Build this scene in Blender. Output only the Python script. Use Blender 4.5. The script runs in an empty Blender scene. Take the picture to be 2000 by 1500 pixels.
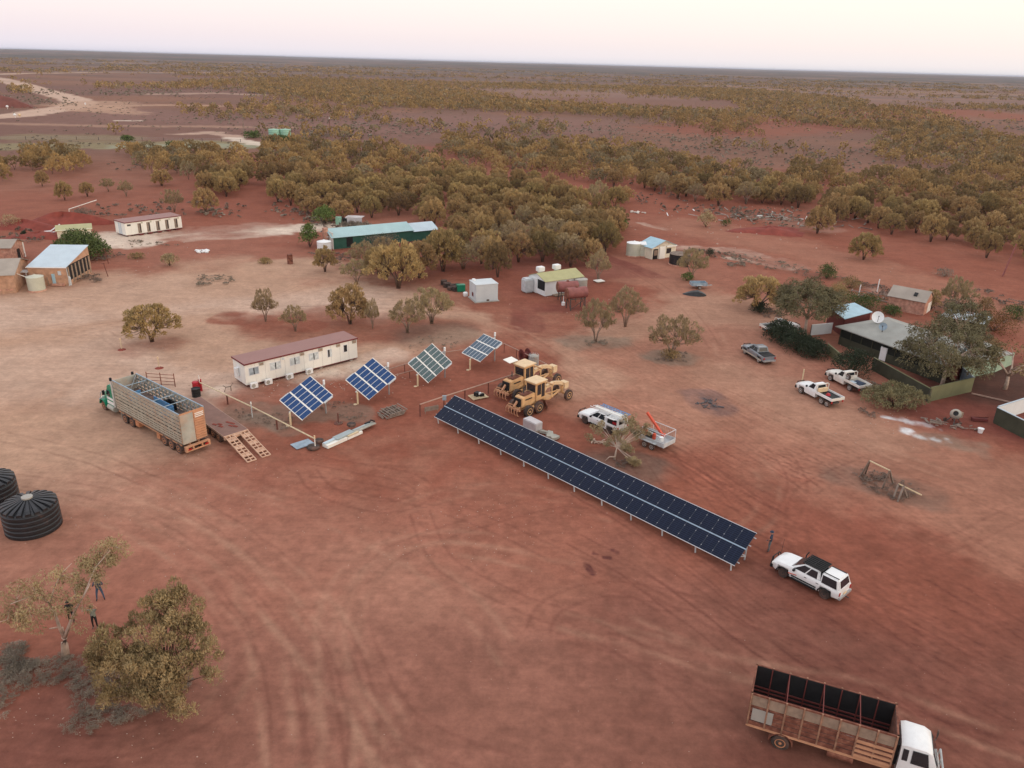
import bpy, bmesh, math, random
import numpy as np
from mathutils import Vector, Matrix
PI=math.pi
S=bpy.context.scene
COL=S.collection
random.seed(7); RNG=np.random.default_rng(11)
# ------------------------------------------------------------------ camera
CF=1522.0; CP=math.radians(22.45); CR=math.radians(1.55); CH=34.5
cam=bpy.data.cameras.new('camera'); camo=bpy.data.objects.new('camera',cam); COL.objects.link(camo); S.camera=camo
cam.sensor_width=36; cam.lens=36*CF/2000; cam.clip_start=0.5; cam.clip_end=60000
_c,_s=math.cos(CR),math.sin(CR)
_A=Vector((1,0,0)); _B=Vector((0,math.sin(CP),math.cos(CP))); _F=Vector((0,math.cos(CP),-math.sin(CP)))
_r=_A*_c+_B*_s; _u=_A*-_s+_B*_c
camo.matrix_world=Matrix(((_r.x,_u.x,-_F.x,0),(_r.y,_u.y,-_F.y,0),(_r.z,_u.z,-_F.z,CH),(0,0,0,1)))
# ------------------------------------------------------------------ world, sun, exposure
W=bpy.data.worlds.new('World'); S.world=W; W.use_nodes=True
nt=W.node_tree; nt.nodes.clear()
SUN_EL=math.radians(7); SUN_AZ=math.radians(118)      # clockwise from +Y: right of and a little behind the camera
out=nt.nodes.new('ShaderNodeOutputWorld'); bg=nt.nodes.new('ShaderNodeBackground'); bg2=nt.nodes.new('ShaderNodeBackground'); ad=nt.nodes.new('ShaderNodeAddShader')
sky=nt.nodes.new('ShaderNodeTexSky'); sky.sky_type='NISHITA'; sky.sun_disc=False; sky.sun_elevation=math.radians(3); sky.sun_rotation=SUN_AZ; sky.dust_density=2.0
tc=nt.nodes.new('ShaderNodeTexCoord'); sep=nt.nodes.new('ShaderNodeSeparateXYZ'); nt.links.new(tc.outputs['Generated'],sep.inputs[0])
rp=nt.nodes.new('ShaderNodeValToRGB'); cr=rp.color_ramp
el=cr.elements; el[0].position=0.0; el[0].color=(.60,.585,.63,1); el[1].position=1.0; el[1].color=(.80,.80,.84,1)
for p,c in ((.006,(.69,.645,.665)),(.022,(.735,.66,.655)),(.05,(.79,.705,.675)),(.09,(.84,.765,.70)),(.2,(.86,.80,.77)),(.45,(.92,.90,.90))):
    e=el.new(p); e.color=(*c,1)
nt.links.new(sep.outputs['Z'],rp.inputs[0])
mx=nt.nodes.new('ShaderNodeMix'); mx.data_type='RGBA'; mx.blend_type='MULTIPLY'; mx.inputs[0].default_value=1
mr=nt.nodes.new('ShaderNodeMapRange'); mr.inputs[1].default_value=-.6; mr.inputs[2].default_value=.6
nt.links.new(sep.outputs['X'],mr.inputs[0])
m2=nt.nodes.new('ShaderNodeMix'); m2.data_type='RGBA'; m2.inputs[6].default_value=(.93,.93,1.0,1); m2.inputs[7].default_value=(1.04,1.03,.985,1)
nt.links.new(mr.outputs[0],m2.inputs[0]); nt.links.new(rp.outputs[0],mx.inputs[6]); nt.links.new(m2.outputs[2],mx.inputs[7])
nt.links.new(mx.outputs[2],bg.inputs[0]); bg.inputs[1].default_value=1.42
nt.links.new(sky.outputs[0],bg2.inputs[0]); bg2.inputs[1].default_value=.05
nt.links.new(bg.outputs[0],ad.inputs[0]); nt.links.new(bg2.outputs[0],ad.inputs[1]); nt.links.new(ad.outputs[0],out.inputs[0])
sl=bpy.data.lights.new('sun','SUN'); sl.energy=.7; sl.angle=math.radians(11); sl.color=(1,.80,.62)
so=bpy.data.objects.new('sun',sl); COL.objects.link(so)
sd=Vector((math.sin(SUN_AZ)*math.cos(SUN_EL),math.cos(SUN_AZ)*math.cos(SUN_EL),math.sin(SUN_EL)))
so.rotation_euler=sd.to_track_quat('Z','Y').to_euler()
S.view_settings.view_transform='Standard'; S.view_settings.look='None'; S.view_settings.exposure=-.12; S.view_settings.gamma=1
# ------------------------------------------------------------------ photo pixel -> ground metres (used to survey positions)
def G(px,py,z=0.0):
    dx=(px-1000)/CF; dy=-(py-750)/CF
    a=dx*_c-dy*_s; b=dx*_s+dy*_c
    fy=math.cos(CP)+b*math.sin(CP); fz=-math.sin(CP)+b*math.cos(CP)
    t=(z-CH)/fz
    return (a*t,fy*t)
def PX(x,y,z=0.0):
    d=y*math.cos(CP)-(z-CH)*math.sin(CP); b=(y*math.sin(CP)+(z-CH)*math.cos(CP))/d; a=x/d
    return 1000+(a*_c+b*_s)*CF, 750-(-a*_s+b*_c)*CF
def AZ(p,q,z=0):
    a=G(*p,z); b=G(*q,z); return math.atan2(b[1]-a[1],b[0]-a[0])
def HT(bx,by,ty):
    X,Y=G(bx,by); lo,hi=0,25
    for _ in range(30):
        m=(lo+hi)/2
        if PX(X,Y,m)[1]>ty: lo=m
        else: hi=m
    return lo
def mpp(bx,by):
    X,Y=G(bx,by); return (Y*math.cos(CP)+CH*math.sin(CP))/CF
# ------------------------------------------------------------------ materials
M={}
def pm(name,col,rough=.8,var=.15,scale=2.0,metal=0,bump=0,dust=0,dcol=(.40,.17,.10),dscale=1.2,rand=0,spec=.3,corr=None,corrs=4.0,leaf=False):
    m=bpy.data.materials.new(name); m.use_nodes=True; t=m.node_tree; N=t.nodes; L=t.links
    b=N['Principled BSDF']; b.inputs['Roughness'].default_value=rough; b.inputs['Metallic'].default_value=metal
    b.inputs['Specular IOR Level'].default_value=spec
    tc=N.new('ShaderNodeTexCoord'); n=N.new('ShaderNodeTexNoise'); n.inputs['Scale'].default_value=scale; n.inputs['Detail'].default_value=6
    L.new(tc.outputs['Object'],n.inputs['Vector'])
    mr=N.new('ShaderNodeMapRange'); mr.inputs[1].default_value=.3; mr.inputs[2].default_value=.7; mr.inputs[3].default_value=1-var; mr.inputs[4].default_value=1+var
    L.new(n.outputs['Fac'],mr.inputs[0])
    mul=N.new('ShaderNodeVectorMath'); mul.operation='SCALE'; mul.inputs[0].default_value=col; L.new(mr.outputs[0],mul.inputs['Scale'])
    o=mul.outputs[0]
    if rand:
        oi=N.new('ShaderNodeObjectInfo'); hs=N.new('ShaderNodeHueSaturation')
        a=N.new('ShaderNodeMapRange'); a.inputs[3].default_value=.5-rand*.05; a.inputs[4].default_value=.5+rand*.05; L.new(oi.outputs['Random'],a.inputs[0]); L.new(a.outputs[0],hs.inputs['Hue'])
        mm=N.new('ShaderNodeMath'); mm.operation='MULTIPLY'; mm.inputs[1].default_value=7.31; L.new(oi.outputs['Random'],mm.inputs[0])
        fr=N.new('ShaderNodeMath'); fr.operation='FRACT'; L.new(mm.outputs[0],fr.inputs[0])
        a2=N.new('ShaderNodeMapRange'); a2.inputs[3].default_value=1-rand; a2.inputs[4].default_value=1+rand; L.new(fr.outputs[0],a2.inputs[0]); L.new(a2.outputs[0],hs.inputs['Value'])
        L.new(o,hs.inputs['Color']); o=hs.outputs[0]
    if dust:
        n2=N.new('ShaderNodeTexNoise'); n2.inputs['Scale'].default_value=dscale; n2.inputs['Detail'].default_value=8; n2.inputs['Roughness'].default_value=.65; L.new(tc.outputs['Object'],n2.inputs['Vector'])
        r2=N.new('ShaderNodeMapRange'); r2.inputs[1].default_value=.62-dust*.35; r2.inputs[2].default_value=.75; r2.inputs[4].default_value=min(1,dust*1.4); L.new(n2.outputs['Fac'],r2.inputs[0])
        mi=N.new('ShaderNodeMix'); mi.data_type='RGBA'; mi.inputs[7].default_value=(*dcol,1); L.new(r2.outputs[0],mi.inputs[0]); L.new(o,mi.inputs[6]); o=mi.outputs[2]
    L.new(o,b.inputs['Base Color'])
    if corr is not None:
        w=N.new('ShaderNodeTexWave'); w.bands_direction=corr; w.inputs['Scale'].default_value=corrs; L.new(tc.outputs['Object'],w.inputs['Vector'])
        bp=N.new('ShaderNodeBump'); bp.inputs['Strength'].default_value=.5; bp.inputs['Distance'].default_value=.04; L.new(w.outputs['Fac'],bp.inputs['Height']); L.new(bp.outputs[0],b.inputs['Normal'])
    elif bump:
        bp=N.new('ShaderNodeBump'); bp.inputs['Strength'].default_value=bump; bp.inputs['Distance'].default_value=.05; L.new(n.outputs['Fac'],bp.inputs['Height']); L.new(bp.outputs[0],b.inputs['Normal'])
    if False:
        at=N.new('ShaderNodeAttribute'); at.attribute_name='facing'; vt=N.new('ShaderNodeVectorTransform'); vt.vector_type='NORMAL'; vt.convert_from='OBJECT'; vt.convert_to='WORLD'
        L.new(at.outputs['Vector'],vt.inputs[0]); L.new(vt.outputs[0],b.inputs['Normal'])
    M[name]=m; return m
pm('white',(.78,.79,.78),.30,.04,3,dust=.2,dcol=(.62,.50,.42),dscale=.9)
pm('whitedirty',(.70,.68,.62),.5,.1,2,dust=.35,dcol=(.5,.30,.2))
pm('cream',(.80,.785,.72),.6,.05,.8,dust=.12,dcol=(.6,.42,.3))
pm('creamcorr',(.72,.66,.52),.6,.08,.8,dust=.2,corr='X',corrs=3)
pm('maroon',(.30,.16,.14),.6,.06,.6,corr='Y',corrs=1.6)
pm('maroontrim',(.16,.03,.03),.6)
pm('black',(.015,.015,.016),.6,.2,3); pm('blacktank',(.012,.013,.016),.45,.25,1.2,dust=.1,spec=.5)
pm('darkroof',(.05,.055,.06),.5)
pm('glass',(.02,.025,.03),.08,.1,2,spec=.8); pm('glassb',(.30,.36,.40),.15,.4,1.5,spec=.8); pm('curtain',(.55,.60,.60),.7,.25,4)
pm('tyre',(.045,.038,.034),.9,.3,6,dust=.6,dcol=(.22,.12,.09)); pm('rimw',(.62,.60,.56),.5,.1,4,dust=.3); pm('rimo',(.50,.22,.11),.8,.2,4); pm('rimd',(.03,.03,.03),.5)
pm('steel',(.42,.43,.43),.45,.15,3,metal=.4,dust=.15); pm('galv',(.52,.55,.56),.5,.12,2,dust=.2); pm('darksteel',(.07,.065,.06),.6,.3,3,dust=.3)
pm('rust',(.19,.070,.045),.85,.45,2.5,bump=.3,dust=.35,dcol=(.34,.19,.12),dscale=2.5); pm('rustwood',(.30,.165,.105),.9,.35,3,bump=.3); pm('rustpink',(.27,.10,.09),.7,.2,1.5,dust=.2)
pm('crateside',(.40,.36,.28),.7,.15,2,dust=.45,dcol=(.42,.24,.15)); pm('dustorange',(.52,.27,.155),.85,.15,1.5,dust=.3,dcol=(.60,.36,.22)); pm('dustgrey',(.38,.38,.33),.75,.25,.8,dust=.5,dcol=(.52,.30,.18),dscale=.7)
pm('cratefloor',(.13,.10,.09),.9,.25,2,dust=.3); pm('blue',(.10,.27,.50),.5,.15,3,dust=.15); pm('bluegrey',(.28,.36,.42),.5,.2,2)
pm('green',(.012,.22,.12),.3,.08,2,dust=.12); pm('greenwall',(.035,.115,.085),.6,.1,1,corr='X',corrs=3); pm('red',(.40,.02,.03),.5,.2,4); pm('orangered',(.62,.10,.055),.5)
pm('deck',(.22,.125,.10),.85,.12,1,dust=.3,dcol=(.30,.15,.11)); pm('ramp',(.56,.36,.25),.8,.15,3,dust=.3)
pm('rail',(.40,.26,.20),.7,.15,2); pm('railpale',(.62,.50,.32),.6,.15,2); pm('postrust',(.16,.06,.045),.8)
pm('yellow',(.66,.40,.19),.65,.15,2,dust=.45,dcol=(.46,.24,.14)); pm('yellowpale',(.70,.52,.32),.65,.1,2,dust=.25,dcol=(.55,.32,.18))
pm('tin',(.50,.60,.66),.4,.06,.7,corr='X',corrs=2.6); pm('tinblue',(.34,.52,.60),.4,.12,.7,dust=.1,dcol=(.5,.6,.6),corr='X',corrs=2.6)
pm('tingreen',(.36,.52,.53),.45,.07,.5,corr='X',corrs=2.0); pm('tinkhaki',(.42,.40,.20),.6,.08,.7,corr='X',corrs=2.6); pm('tingrey',(.30,.30,.27),.55,.18,.5,dust=.2,dcol=(.30,.22,.18),corr='X',corrs=2.2)
pm('fibro',(.36,.31,.26),.8,.12,.5,corr='X',corrs=2.0); pm('tinrust',(.60,.55,.44),.7,.1,1,dust=.5,dcol=(.25,.08,.04),corr='X',corrs=3)
pm('stone',(.46,.27,.175),.9,.25,1.6,bump=.6,dust=.4,dcol=(.56,.36,.25)); pm('stonepink',(.48,.25,.18),.9,.3,2.5,bump=.6,dust=.4,dcol=(.6,.42,.32))
pm('tankcream',(.50,.50,.40),.6,.08,1); pm('tankgrey',(.36,.34,.30),.6,.12,1,dust=.2); pm('tankmint',(.28,.50,.38),.6,.08,1); pm('tankmintb',(.12,.32,.22),.6,.1,1)
pm('concrete',(.40,.38,.34),.9,.15,2,bump=.3); pm('coolroom',(.60,.65,.66),.5,.08,.6,dust=.1,corr='X',corrs=2.4)
pm('paintedwall',(.76,.80,.80),.55,.05,.8,corr='X',corrs=2.4)
pm('olivewall',(.19,.19,.10),.7,.1,1,corr='X',corrs=2.5); pm('darkolive',(.055,.055,.035),.8,.2,1); pm('mintwall',(.34,.46,.34),.7,.12,1.2,dust=.2,dcol=(.5,.5,.36),corr='X',corrs=2.5)
pm('shadecloth',(.018,.02,.016),.95,.3,.6); pm('bricked',(.14,.035,.03),.8,.15,2)
pm('wood',(.30,.22,.16),.9,.2,3); pm('greywood',(.24,.19,.155),.9,.25,3); pm('plank',(.36,.35,.30),.8,.2,1.2,dust=.2); pm('panelblue',(.33,.38,.38),.5,.1,1)
pm('skin',(.42,.22,.15),.6); pm('denim',(.06,.09,.14),.9,.2,8); pm('navy',(.035,.05,.08),.9,.2,8); pm('khaki',(.20,.21,.17),.9,.2,8); pm('slate',(.13,.15,.16),.9,.2,8)
pm('silver',(.26,.29,.32),.25,.05,2,metal=.3,dust=.3,dcol=(.40,.28,.2)); pm('taillight',(.40,.02,.02),.3); pm('lamp',(.8,.8,.75),.2)
pm('pebble',(.42,.30,.24),.9,.3,9); pm('ash',(.10,.095,.10),.95,.4,2)
pm('bankdirt',(.17,.062,.048),.95,.2,.3,bump=.3)
pm('reddirt',(.22,.050,.035),.95,.2,.8,bump=.5); pm('whiteplastic',(.8,.8,.82),.4); pm('wrap',(.55,.52,.52),.3,.12,2,spec=.6)
pm('bark',(.13,.085,.065),.9,.25,4); pm('barkpale',(.50,.38,.30),.85,.25,3,dust=.3,dcol=(.45,.2,.13)); pm('barktan',(.28,.20,.15),.9,.25,4)
# foliage
pm('mulga',(.385,.268,.122),.8,.34,.9,rand=.18,leaf=True); pm('mulgadark',(.275,.192,.088),.8,.3,.9,rand=.25,leaf=True); pm('mulgapale',(.35,.268,.15),.8,.25,.9,rand=.12,leaf=True)
pm('gumleaf',(.14,.120,.058),.7,.35,.8,leaf=True); pm('gumlight',(.33,.245,.122),.75,.3,.8,leaf=True); pm('shrubgreen',(.085,.115,.034),.8,.4,.8,leaf=True); pm('shrubbright',(.12,.165,.045),.8,.35,.9,leaf=True)
pm('saltbush',(.24,.20,.155),.9,.35,.6,leaf=True); pm('hedge',(.034,.045,.024),.8,.4,1.2,leaf=True); pm('hedgeolive',(.21,.185,.095),.85,.35,1.5,leaf=True); pm('deadscrub',(.20,.15,.12),.9,.3,2,leaf=True)
pm('redbush',(.17,.085,.03),.85,.35,1,leaf=True)
def pvmat(name,base,line,nx,nz,lw=.06,rough=.12):
    # cell grid of a panel, in the panel's own UV
    m=bpy.data.materials.new(name); m.use_nodes=True; t=m.node_tree; N=t.nodes; L=t.links; b=N['Principled BSDF']
    uv=N.new('ShaderNodeUVMap'); br=N.new('ShaderNodeTexBrick'); br.offset=0; br.inputs['Scale'].default_value=1
    br.inputs['Brick Width'].default_value=1/nx; br.inputs['Row Height'].default_value=1/nz; br.inputs['Mortar Size'].default_value=lw/max(nx,nz)/2
    br.inputs['Color1'].default_value=(*base,1); br.inputs['Color2'].default_value=(*[c*1.25 for c in base],1); br.inputs['Mortar'].default_value=(*line,1)
    L.new(uv.outputs[0],br.inputs[0]); L.new(br.outputs['Color'],b.inputs['Base Color']); b.inputs['Roughness'].default_value=rough; b.inputs['Specular IOR Level'].default_value=.14
    M[name]=m
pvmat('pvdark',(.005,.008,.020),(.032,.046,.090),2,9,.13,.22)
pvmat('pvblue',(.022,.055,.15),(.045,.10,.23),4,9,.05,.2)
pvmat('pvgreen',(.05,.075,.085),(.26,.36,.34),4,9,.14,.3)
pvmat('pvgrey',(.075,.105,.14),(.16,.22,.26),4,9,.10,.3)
pm('alu',(.62,.64,.66),.4,.05,3); pm('busbar',(.30,.39,.48),.5)
# ------------------------------------------------------------------ mesh builder
class B:
    def __init__(s,T=None): s.v=[];s.f=[];s.mi=[];s.T=T or Matrix();s.m=0;s.uv={}
    def mat(s,i): s.m=i; return s
    def add(s,vs,fs):
        n=len(s.v); s.v+=[tuple(s.T@Vector(v)) for v in vs]; s.f+=[tuple(i+n for i in f) for f in fs]; s.mi+=[s.m]*len(fs); return s
    def box(s,c,d,rz=0,ry=0,rx=0):
        R=Matrix.Rotation(rz,4,'Z')@Matrix.Rotation(ry,4,'Y')@Matrix.Rotation(rx,4,'X')
        vs=[Vector(c)+R@Vector((x*d[0]/2,y*d[1]/2,z*d[2]/2)) for z in (-1,1) for y in (-1,1) for x in (-1,1)]
        return s.add(vs,[(0,2,3,1),(4,5,7,6),(0,1,5,4),(2,6,7,3),(0,4,6,2),(1,3,7,5)])
    def hexa(s,lo,hi):   # lo, hi: four corners each, counter-clockwise from above
        return s.add(list(lo)+list(hi),[(3,2,1,0),(4,5,6,7),(0,1,5,4),(1,2,6,5),(2,3,7,6),(3,0,4,7)])
    def bar(s,p,q,w,h=None):
        h=h or w; p=Vector(p);q=Vector(q);d=(q-p).normalized(); up=Vector((0,0,1)) if abs(d.z)<.95 else Vector((1,0,0))
        a=d.cross(up).normalized()*w/2; b=a.cross(d).normalized()*h/2
        return s.hexa([p-a-b,p+a-b,q+a-b,q-a-b],[p-a+b,p+a+b,q+a+b,q-a+b])
    def cyl(s,p,q,r,r2=None,n=12,cap=True):
        r2=r if r2 is None else r2; p=Vector(p);q=Vector(q);d=(q-p).normalized(); up=Vector((0,0,1)) if abs(d.z)<.95 else Vector((1,0,0))
        a=d.cross(up).normalized(); b=a.cross(d)
        vs=[p+(a*math.cos(t)+b*math.sin(t))*r for t in [2*PI*i/n for i in range(n)]]+[q+(a*math.cos(t)+b*math.sin(t))*r2 for t in [2*PI*i/n for i in range(n)]]
        fs=[(i,(i+1)%n,n+(i+1)%n,n+i) for i in range(n)]
        if cap: fs+=[tuple(range(n))[::-1],tuple(range(n,2*n))]
        return s.add(vs,fs)
    def tube(s,pts,r,n=6):
        k=len(pts); rs=r if isinstance(r,(list,tuple)) else [r]*k; P=[Vector(p) for p in pts]; vs=[];fs=[]
        for i,p in enumerate(P):
            d=(P[min(i+1,k-1)]-P[max(i-1,0)]).normalized(); up=Vector((0.13,0.07,1)) if abs(d.z)<.9 else Vector((1,.1,0))
            a=d.cross(up).normalized(); b=a.cross(d)
            vs+=[p+(a*math.cos(2*PI*j/n)+b*math.sin(2*PI*j/n))*rs[i] for j in range(n)]
        for i in range(k-1): fs+=[(i*n+j,i*n+(j+1)%n,(i+1)*n+(j+1)%n,(i+1)*n+j) for j in range(n)]
        fs+=[tuple(range(n))[::-1],tuple(range((k-1)*n,k*n))]
        return s.add(vs,fs)
    def prism(s,pts,ax,a,b):
        f={'x':lambda u,v,w:(w,u,v),'y':lambda u,v,w:(u,w,v),'z':lambda u,v,w:(u,v,w)}[ax]; n=len(pts)
        vs=[f(u,v,a) for u,v in pts]+[f(u,v,b) for u,v in pts]
        return s.add(vs,[tuple(range(n))[::-1],tuple(range(n,2*n))]+[(i,(i+1)%n,n+(i+1)%n,n+i) for i in range(n)])
    def loft(s,secs):
        n=len(secs[0]); vs=[p for q in secs for p in q]; fs=[tuple(range(n)),tuple(range((len(secs)-1)*n,len(secs)*n))[::-1]]
        for i in range(len(secs)-1): fs+=[(i*n+j,(i+1)*n+j,(i+1)*n+(j+1)%n,i*n+(j+1)%n) for j in range(n)]
        return s.add(vs,fs)
    def lathe(s,prof,n=24,c=(0,0,0)):
        vs=[(c[0]+r*math.cos(2*PI*i/n),c[1]+r*math.sin(2*PI*i/n),c[2]+z) for r,z in prof for i in range(n)]; k=len(prof)
        fs=[(j*n+i,j*n+(i+1)%n,(j+1)*n+(i+1)%n,(j+1)*n+i) for j in range(k-1) for i in range(n)]
        fs+=[tuple(range(n))[::-1],tuple(range((k-1)*n,k*n))]
        return s.add(vs,fs)
    def quad(s,*p): return s.add(p,[tuple(range(len(p)))])
    def pane(s,q,u0,u1,v0,v1,off=.015,th=0):
        # a sub-rectangle of the wall q (bottom-left, bottom-right, top-right, top-left seen from outside), set proud
        q=[Vector(p) for p in q]; n=(q[1]-q[0]).cross(q[3]-q[0]).normalized()
        f=lambda u,v:(q[0]*(1-u)+q[1]*u)*(1-v)+(q[3]*(1-u)+q[2]*u)*v
        c=[f(u0,v0),f(u1,v0),f(u1,v1),f(u0,v1)]
        if th: lo=[p-n*.01 for p in c]; hi=[p+n*th for p in c]; return s.hexa(lo,hi)
        return s.hexa([p-n*.01 for p in c],[p+n*off for p in c])
    def mk(s,name,mats,par=None,bev=0,smooth=False):
        me=bpy.data.meshes.new(name); me.from_pydata(s.v,[],s.f)
        mats=mats if isinstance(mats,(list,tuple)) else [mats]
        for m in mats: me.materials.append(M[m])
        if len(mats)>1: me.polygons.foreach_set('material_index',s.mi)
        bm=bmesh.new(); bm.from_mesh(me)
        if bev:
            bmesh.ops.remove_doubles(bm,verts=bm.verts,dist=.0005)
            es=[e for e in bm.edges if len(e.link_faces)==2 and e.calc_face_angle(0)>.4]
            bmesh.ops.bevel(bm,geom=es,offset=bev,segments=2,affect='EDGES',clamp_overlap=True)
        bmesh.ops.recalc_face_normals(bm,faces=bm.faces)
        bm.to_mesh(me); bm.free()
        if smooth:
            me.polygons.foreach_set('use_smooth',[True]*len(me.polygons))
            try: me.set_sharp_from_angle(angle=math.radians(38))
            except Exception: pass
        o=bpy.data.objects.new(name,me); COL.objects.link(o)
        if par: o.parent=par
        return o
def thing(name,label,cat,loc=(0,0,0),rz=0,group=None,kind=None):
    o=bpy.data.objects.new(name,None); COL.objects.link(o); o.empty_display_size=.3
    o.location=(loc[0],loc[1],loc[2] if len(loc)>2 else 0); o.rotation_euler=(0,0,rz); tag(o,label,cat,group,kind); return o
def tag(o,label=None,cat=None,group=None,kind=None):
    if label: o['label']=label
    if cat: o['category']=cat
    if group: o['group']=group
    if kind: o['kind']=kind
    return o
def one(b,name,mats,label,cat,loc=(0,0),rz=0,group=None,kind=None,**k):
    o=b.mk(name,mats,None,**k); o.location=(loc[0],loc[1],loc[2] if len(loc)>2 else 0); o.rotation_euler=(0,0,rz); return tag(o,label,cat,group,kind)
KIDS={}
def copy_tree(root,loc,rz,label,group=None,scale=1.0):
    r=root.copy(); COL.objects.link(r); r.location=(loc[0],loc[1],loc[2] if len(loc)>2 else 0); r.rotation_euler=(0,0,rz); r.scale=(scale,)*3 if not isinstance(scale,tuple) else scale
    r['label']=label
    if group: r['group']=group
    for ch in KIDS.setdefault(root.name,list(root.children)):
        c=ch.copy(); COL.objects.link(c); c.parent=r
        for g in KIDS.setdefault(ch.name,list(ch.children)):
            d=g.copy(); COL.objects.link(d); d.parent=c
    return r
# ------------------------------------------------------------------ numpy noise
_tab=np.random.default_rng(5).random((256,256))
def vn(x,y,s=0):
    x=x+s*17.3; y=y+s*9.7; xi=np.floor(x).astype(int); yi=np.floor(y).astype(int); fx=x-xi; fy=y-yi; fx=fx*fx*(3-2*fx); fy=fy*fy*(3-2*fy)
    g=lambda a,b:_tab[a%256,b%256]
    return (g(xi,yi)*(1-fx)+g(xi+1,yi)*fx)*(1-fy)+(g(xi,yi+1)*(1-fx)+g(xi+1,yi+1)*fx)*fy
def fbm(x,y,o=4,s=0):
    r=0;a=.5;t=0
    for i in range(o): r=r+a*vn(x*2**i,y*2**i,s+i*3); t+=a; a*=.5
    return r/t
# ------------------------------------------------------------------ ground sheet with soil colours
def ground():
    rad=np.concatenate([[0,8,14,20],np.geomspace(24,150,440),np.geomspace(150.7,420,330),np.geomspace(422,3000,200),np.geomspace(3100,40000,40)])
    ang=np.concatenate([np.linspace(-44,44,980),np.linspace(46,314,60)])*PI/180
    R_,A_=np.meshgrid(rad,ang,indexing='ij'); X=R_*np.sin(A_); Y=R_*np.cos(A_)
    nr,na=R_.shape; x=X.ravel(); y=Y.ravel()
    z=np.zeros_like(x)
    far=np.clip((R_.ravel()-3000)/6000,0,1)
    # low rises on the skyline, higher to the left
    az=A_.ravel(); hill=far*(22*fbm(az*9+3,x*0+R_.ravel()/9000.,3,2)+26*np.clip(-az/.5,0,1)*fbm(az*14,x*0+4.2,3,4)-9)
    z+=np.where(R_.ravel()>3000,hill,0)
    me=bpy.data.meshes.new('ground'); nv=len(x); co=np.stack([x,y,z],1)
    i=np.arange(nr-1)[:,None]; j=np.arange(na)[None,:]; jn=(j+1)%na
    q=np.stack([i*na+j,(i+1)*na+j,(i+1)*na+jn,i*na+jn],-1).reshape(-1,4)[:, ::-1]
    mesh_np(me,co,q)
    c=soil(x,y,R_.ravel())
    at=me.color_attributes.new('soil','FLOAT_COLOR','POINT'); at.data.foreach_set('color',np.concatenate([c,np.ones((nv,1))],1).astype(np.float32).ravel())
    m=bpy.data.materials.new('soil'); m.use_nodes=True; t=m.node_tree; N=t.nodes; L=t.links; b=N['Principled BSDF']; b.inputs['Roughness'].default_value=.95; b.inputs['Specular IOR Level'].default_value=.1
    at=N.new('ShaderNodeAttribute'); at.attribute_name='soil'; tc=N.new('ShaderNodeTexCoord')
    def noise(s,d,r=.6,v=None):
        n=N.new('ShaderNodeTexNoise'); n.inputs['Scale'].default_value=s; n.inputs['Detail'].default_value=d; n.inputs['Roughness'].default_value=r; L.new(v or tc.outputs['Object'],n.inputs['Vector']); return n.outputs['Fac']
    def mr(a,f0,f1,t0,t1):
        n=N.new('ShaderNodeMapRange'); n.inputs[1].default_value=f0;n.inputs[2].default_value=f1;n.inputs[3].default_value=t0;n.inputs[4].default_value=t1; L.new(a,n.inputs[0]); return n.outputs[0]
    def mul(a,b_):
        n=N.new('ShaderNodeMath'); n.operation='MULTIPLY'; L.new(a,n.inputs[0]); L.new(b_,n.inputs[1]); return n.outputs[0]
    f=mul(mr(noise(.22,5),.3,.7,.90,1.11),mr(noise(2.6,8,.75),.3,.7,.82,1.18))
    # drag marks: noise stretched along the two directions the yard is driven in
    mp=N.new('ShaderNodeMapping'); mp.inputs['Rotation'].default_value=(0,0,math.radians(42)); mp.inputs['Scale'].default_value=(.10,1.5,1); L.new(tc.outputs['Object'],mp.inputs[0])
    f=mul(f,mr(noise(1.0,5,.65,mp.outputs[0]),.3,.7,.92,1.08))
    sc=N.new('ShaderNodeVectorMath'); sc.operation='SCALE'; L.new(at.outputs['Color'],sc.inputs[0]); L.new(f,sc.inputs['Scale'])
    vo=N.new('ShaderNodeTexVoronoi'); vo.inputs['Scale'].default_value=2.2; L.new(tc.outputs['Object'],vo.inputs['Vector'])
    peb=mul(mr(vo.outputs['Distance'],.09,.04,0,.5),mr(noise(.12,3),.56,.66,0,1))
    mi=N.new('ShaderNodeMix'); mi.data_type='RGBA'; mi.inputs[7].default_value=(.58,.42,.34,1); L.new(peb,mi.inputs[0]); L.new(sc.outputs[0],mi.inputs[6])
    L.new(mi.outputs[2],b.inputs['Base Color'])
    bp=N.new('ShaderNodeBump'); bp.inputs['Strength'].default_value=.6; bp.inputs['Distance'].default_value=.10; L.new(noise(2.4,10,.75),bp.inputs['Height']); L.new(bp.outputs[0],b.inputs['Normal'])
    me.materials.append(m)
    me.polygons.foreach_set('use_smooth',[True]*len(me.polygons))
    o=bpy.data.objects.new('ground',me); COL.objects.link(o); tag(o,'red dirt ground of the station yard and plain','ground',kind='structure')
def mesh_np(me,co,q):
    nrm=co[:,3:6] if co.shape[1]==6 else None; co=co[:,:3]
    nv=len(co); nq=len(q); me.vertices.add(nv); me.vertices.foreach_set('co',co.astype(np.float32).ravel())
    me.loops.add(nq*4); me.loops.foreach_set('vertex_index',q.astype(np.int32).ravel()); me.polygons.add(nq); me.polygons.foreach_set('loop_start',np.arange(nq,dtype=np.int32)*4)
    me.update(calc_edges=True)
    if False: a=me.attributes.new('facing','FLOAT_VECTOR','POINT'); a.data.foreach_set('vector',np.ascontiguousarray(nrm,dtype=np.float32).ravel())
RED=(.245,.083,.052); BRN=(.285,.115,.076); DUST=(.42,.258,.175); PALE=(.50,.345,.26); CHALK=(.66,.55,.44); WINE=(.170,.068,.050); DRED=(.165,.050,.038)
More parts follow.
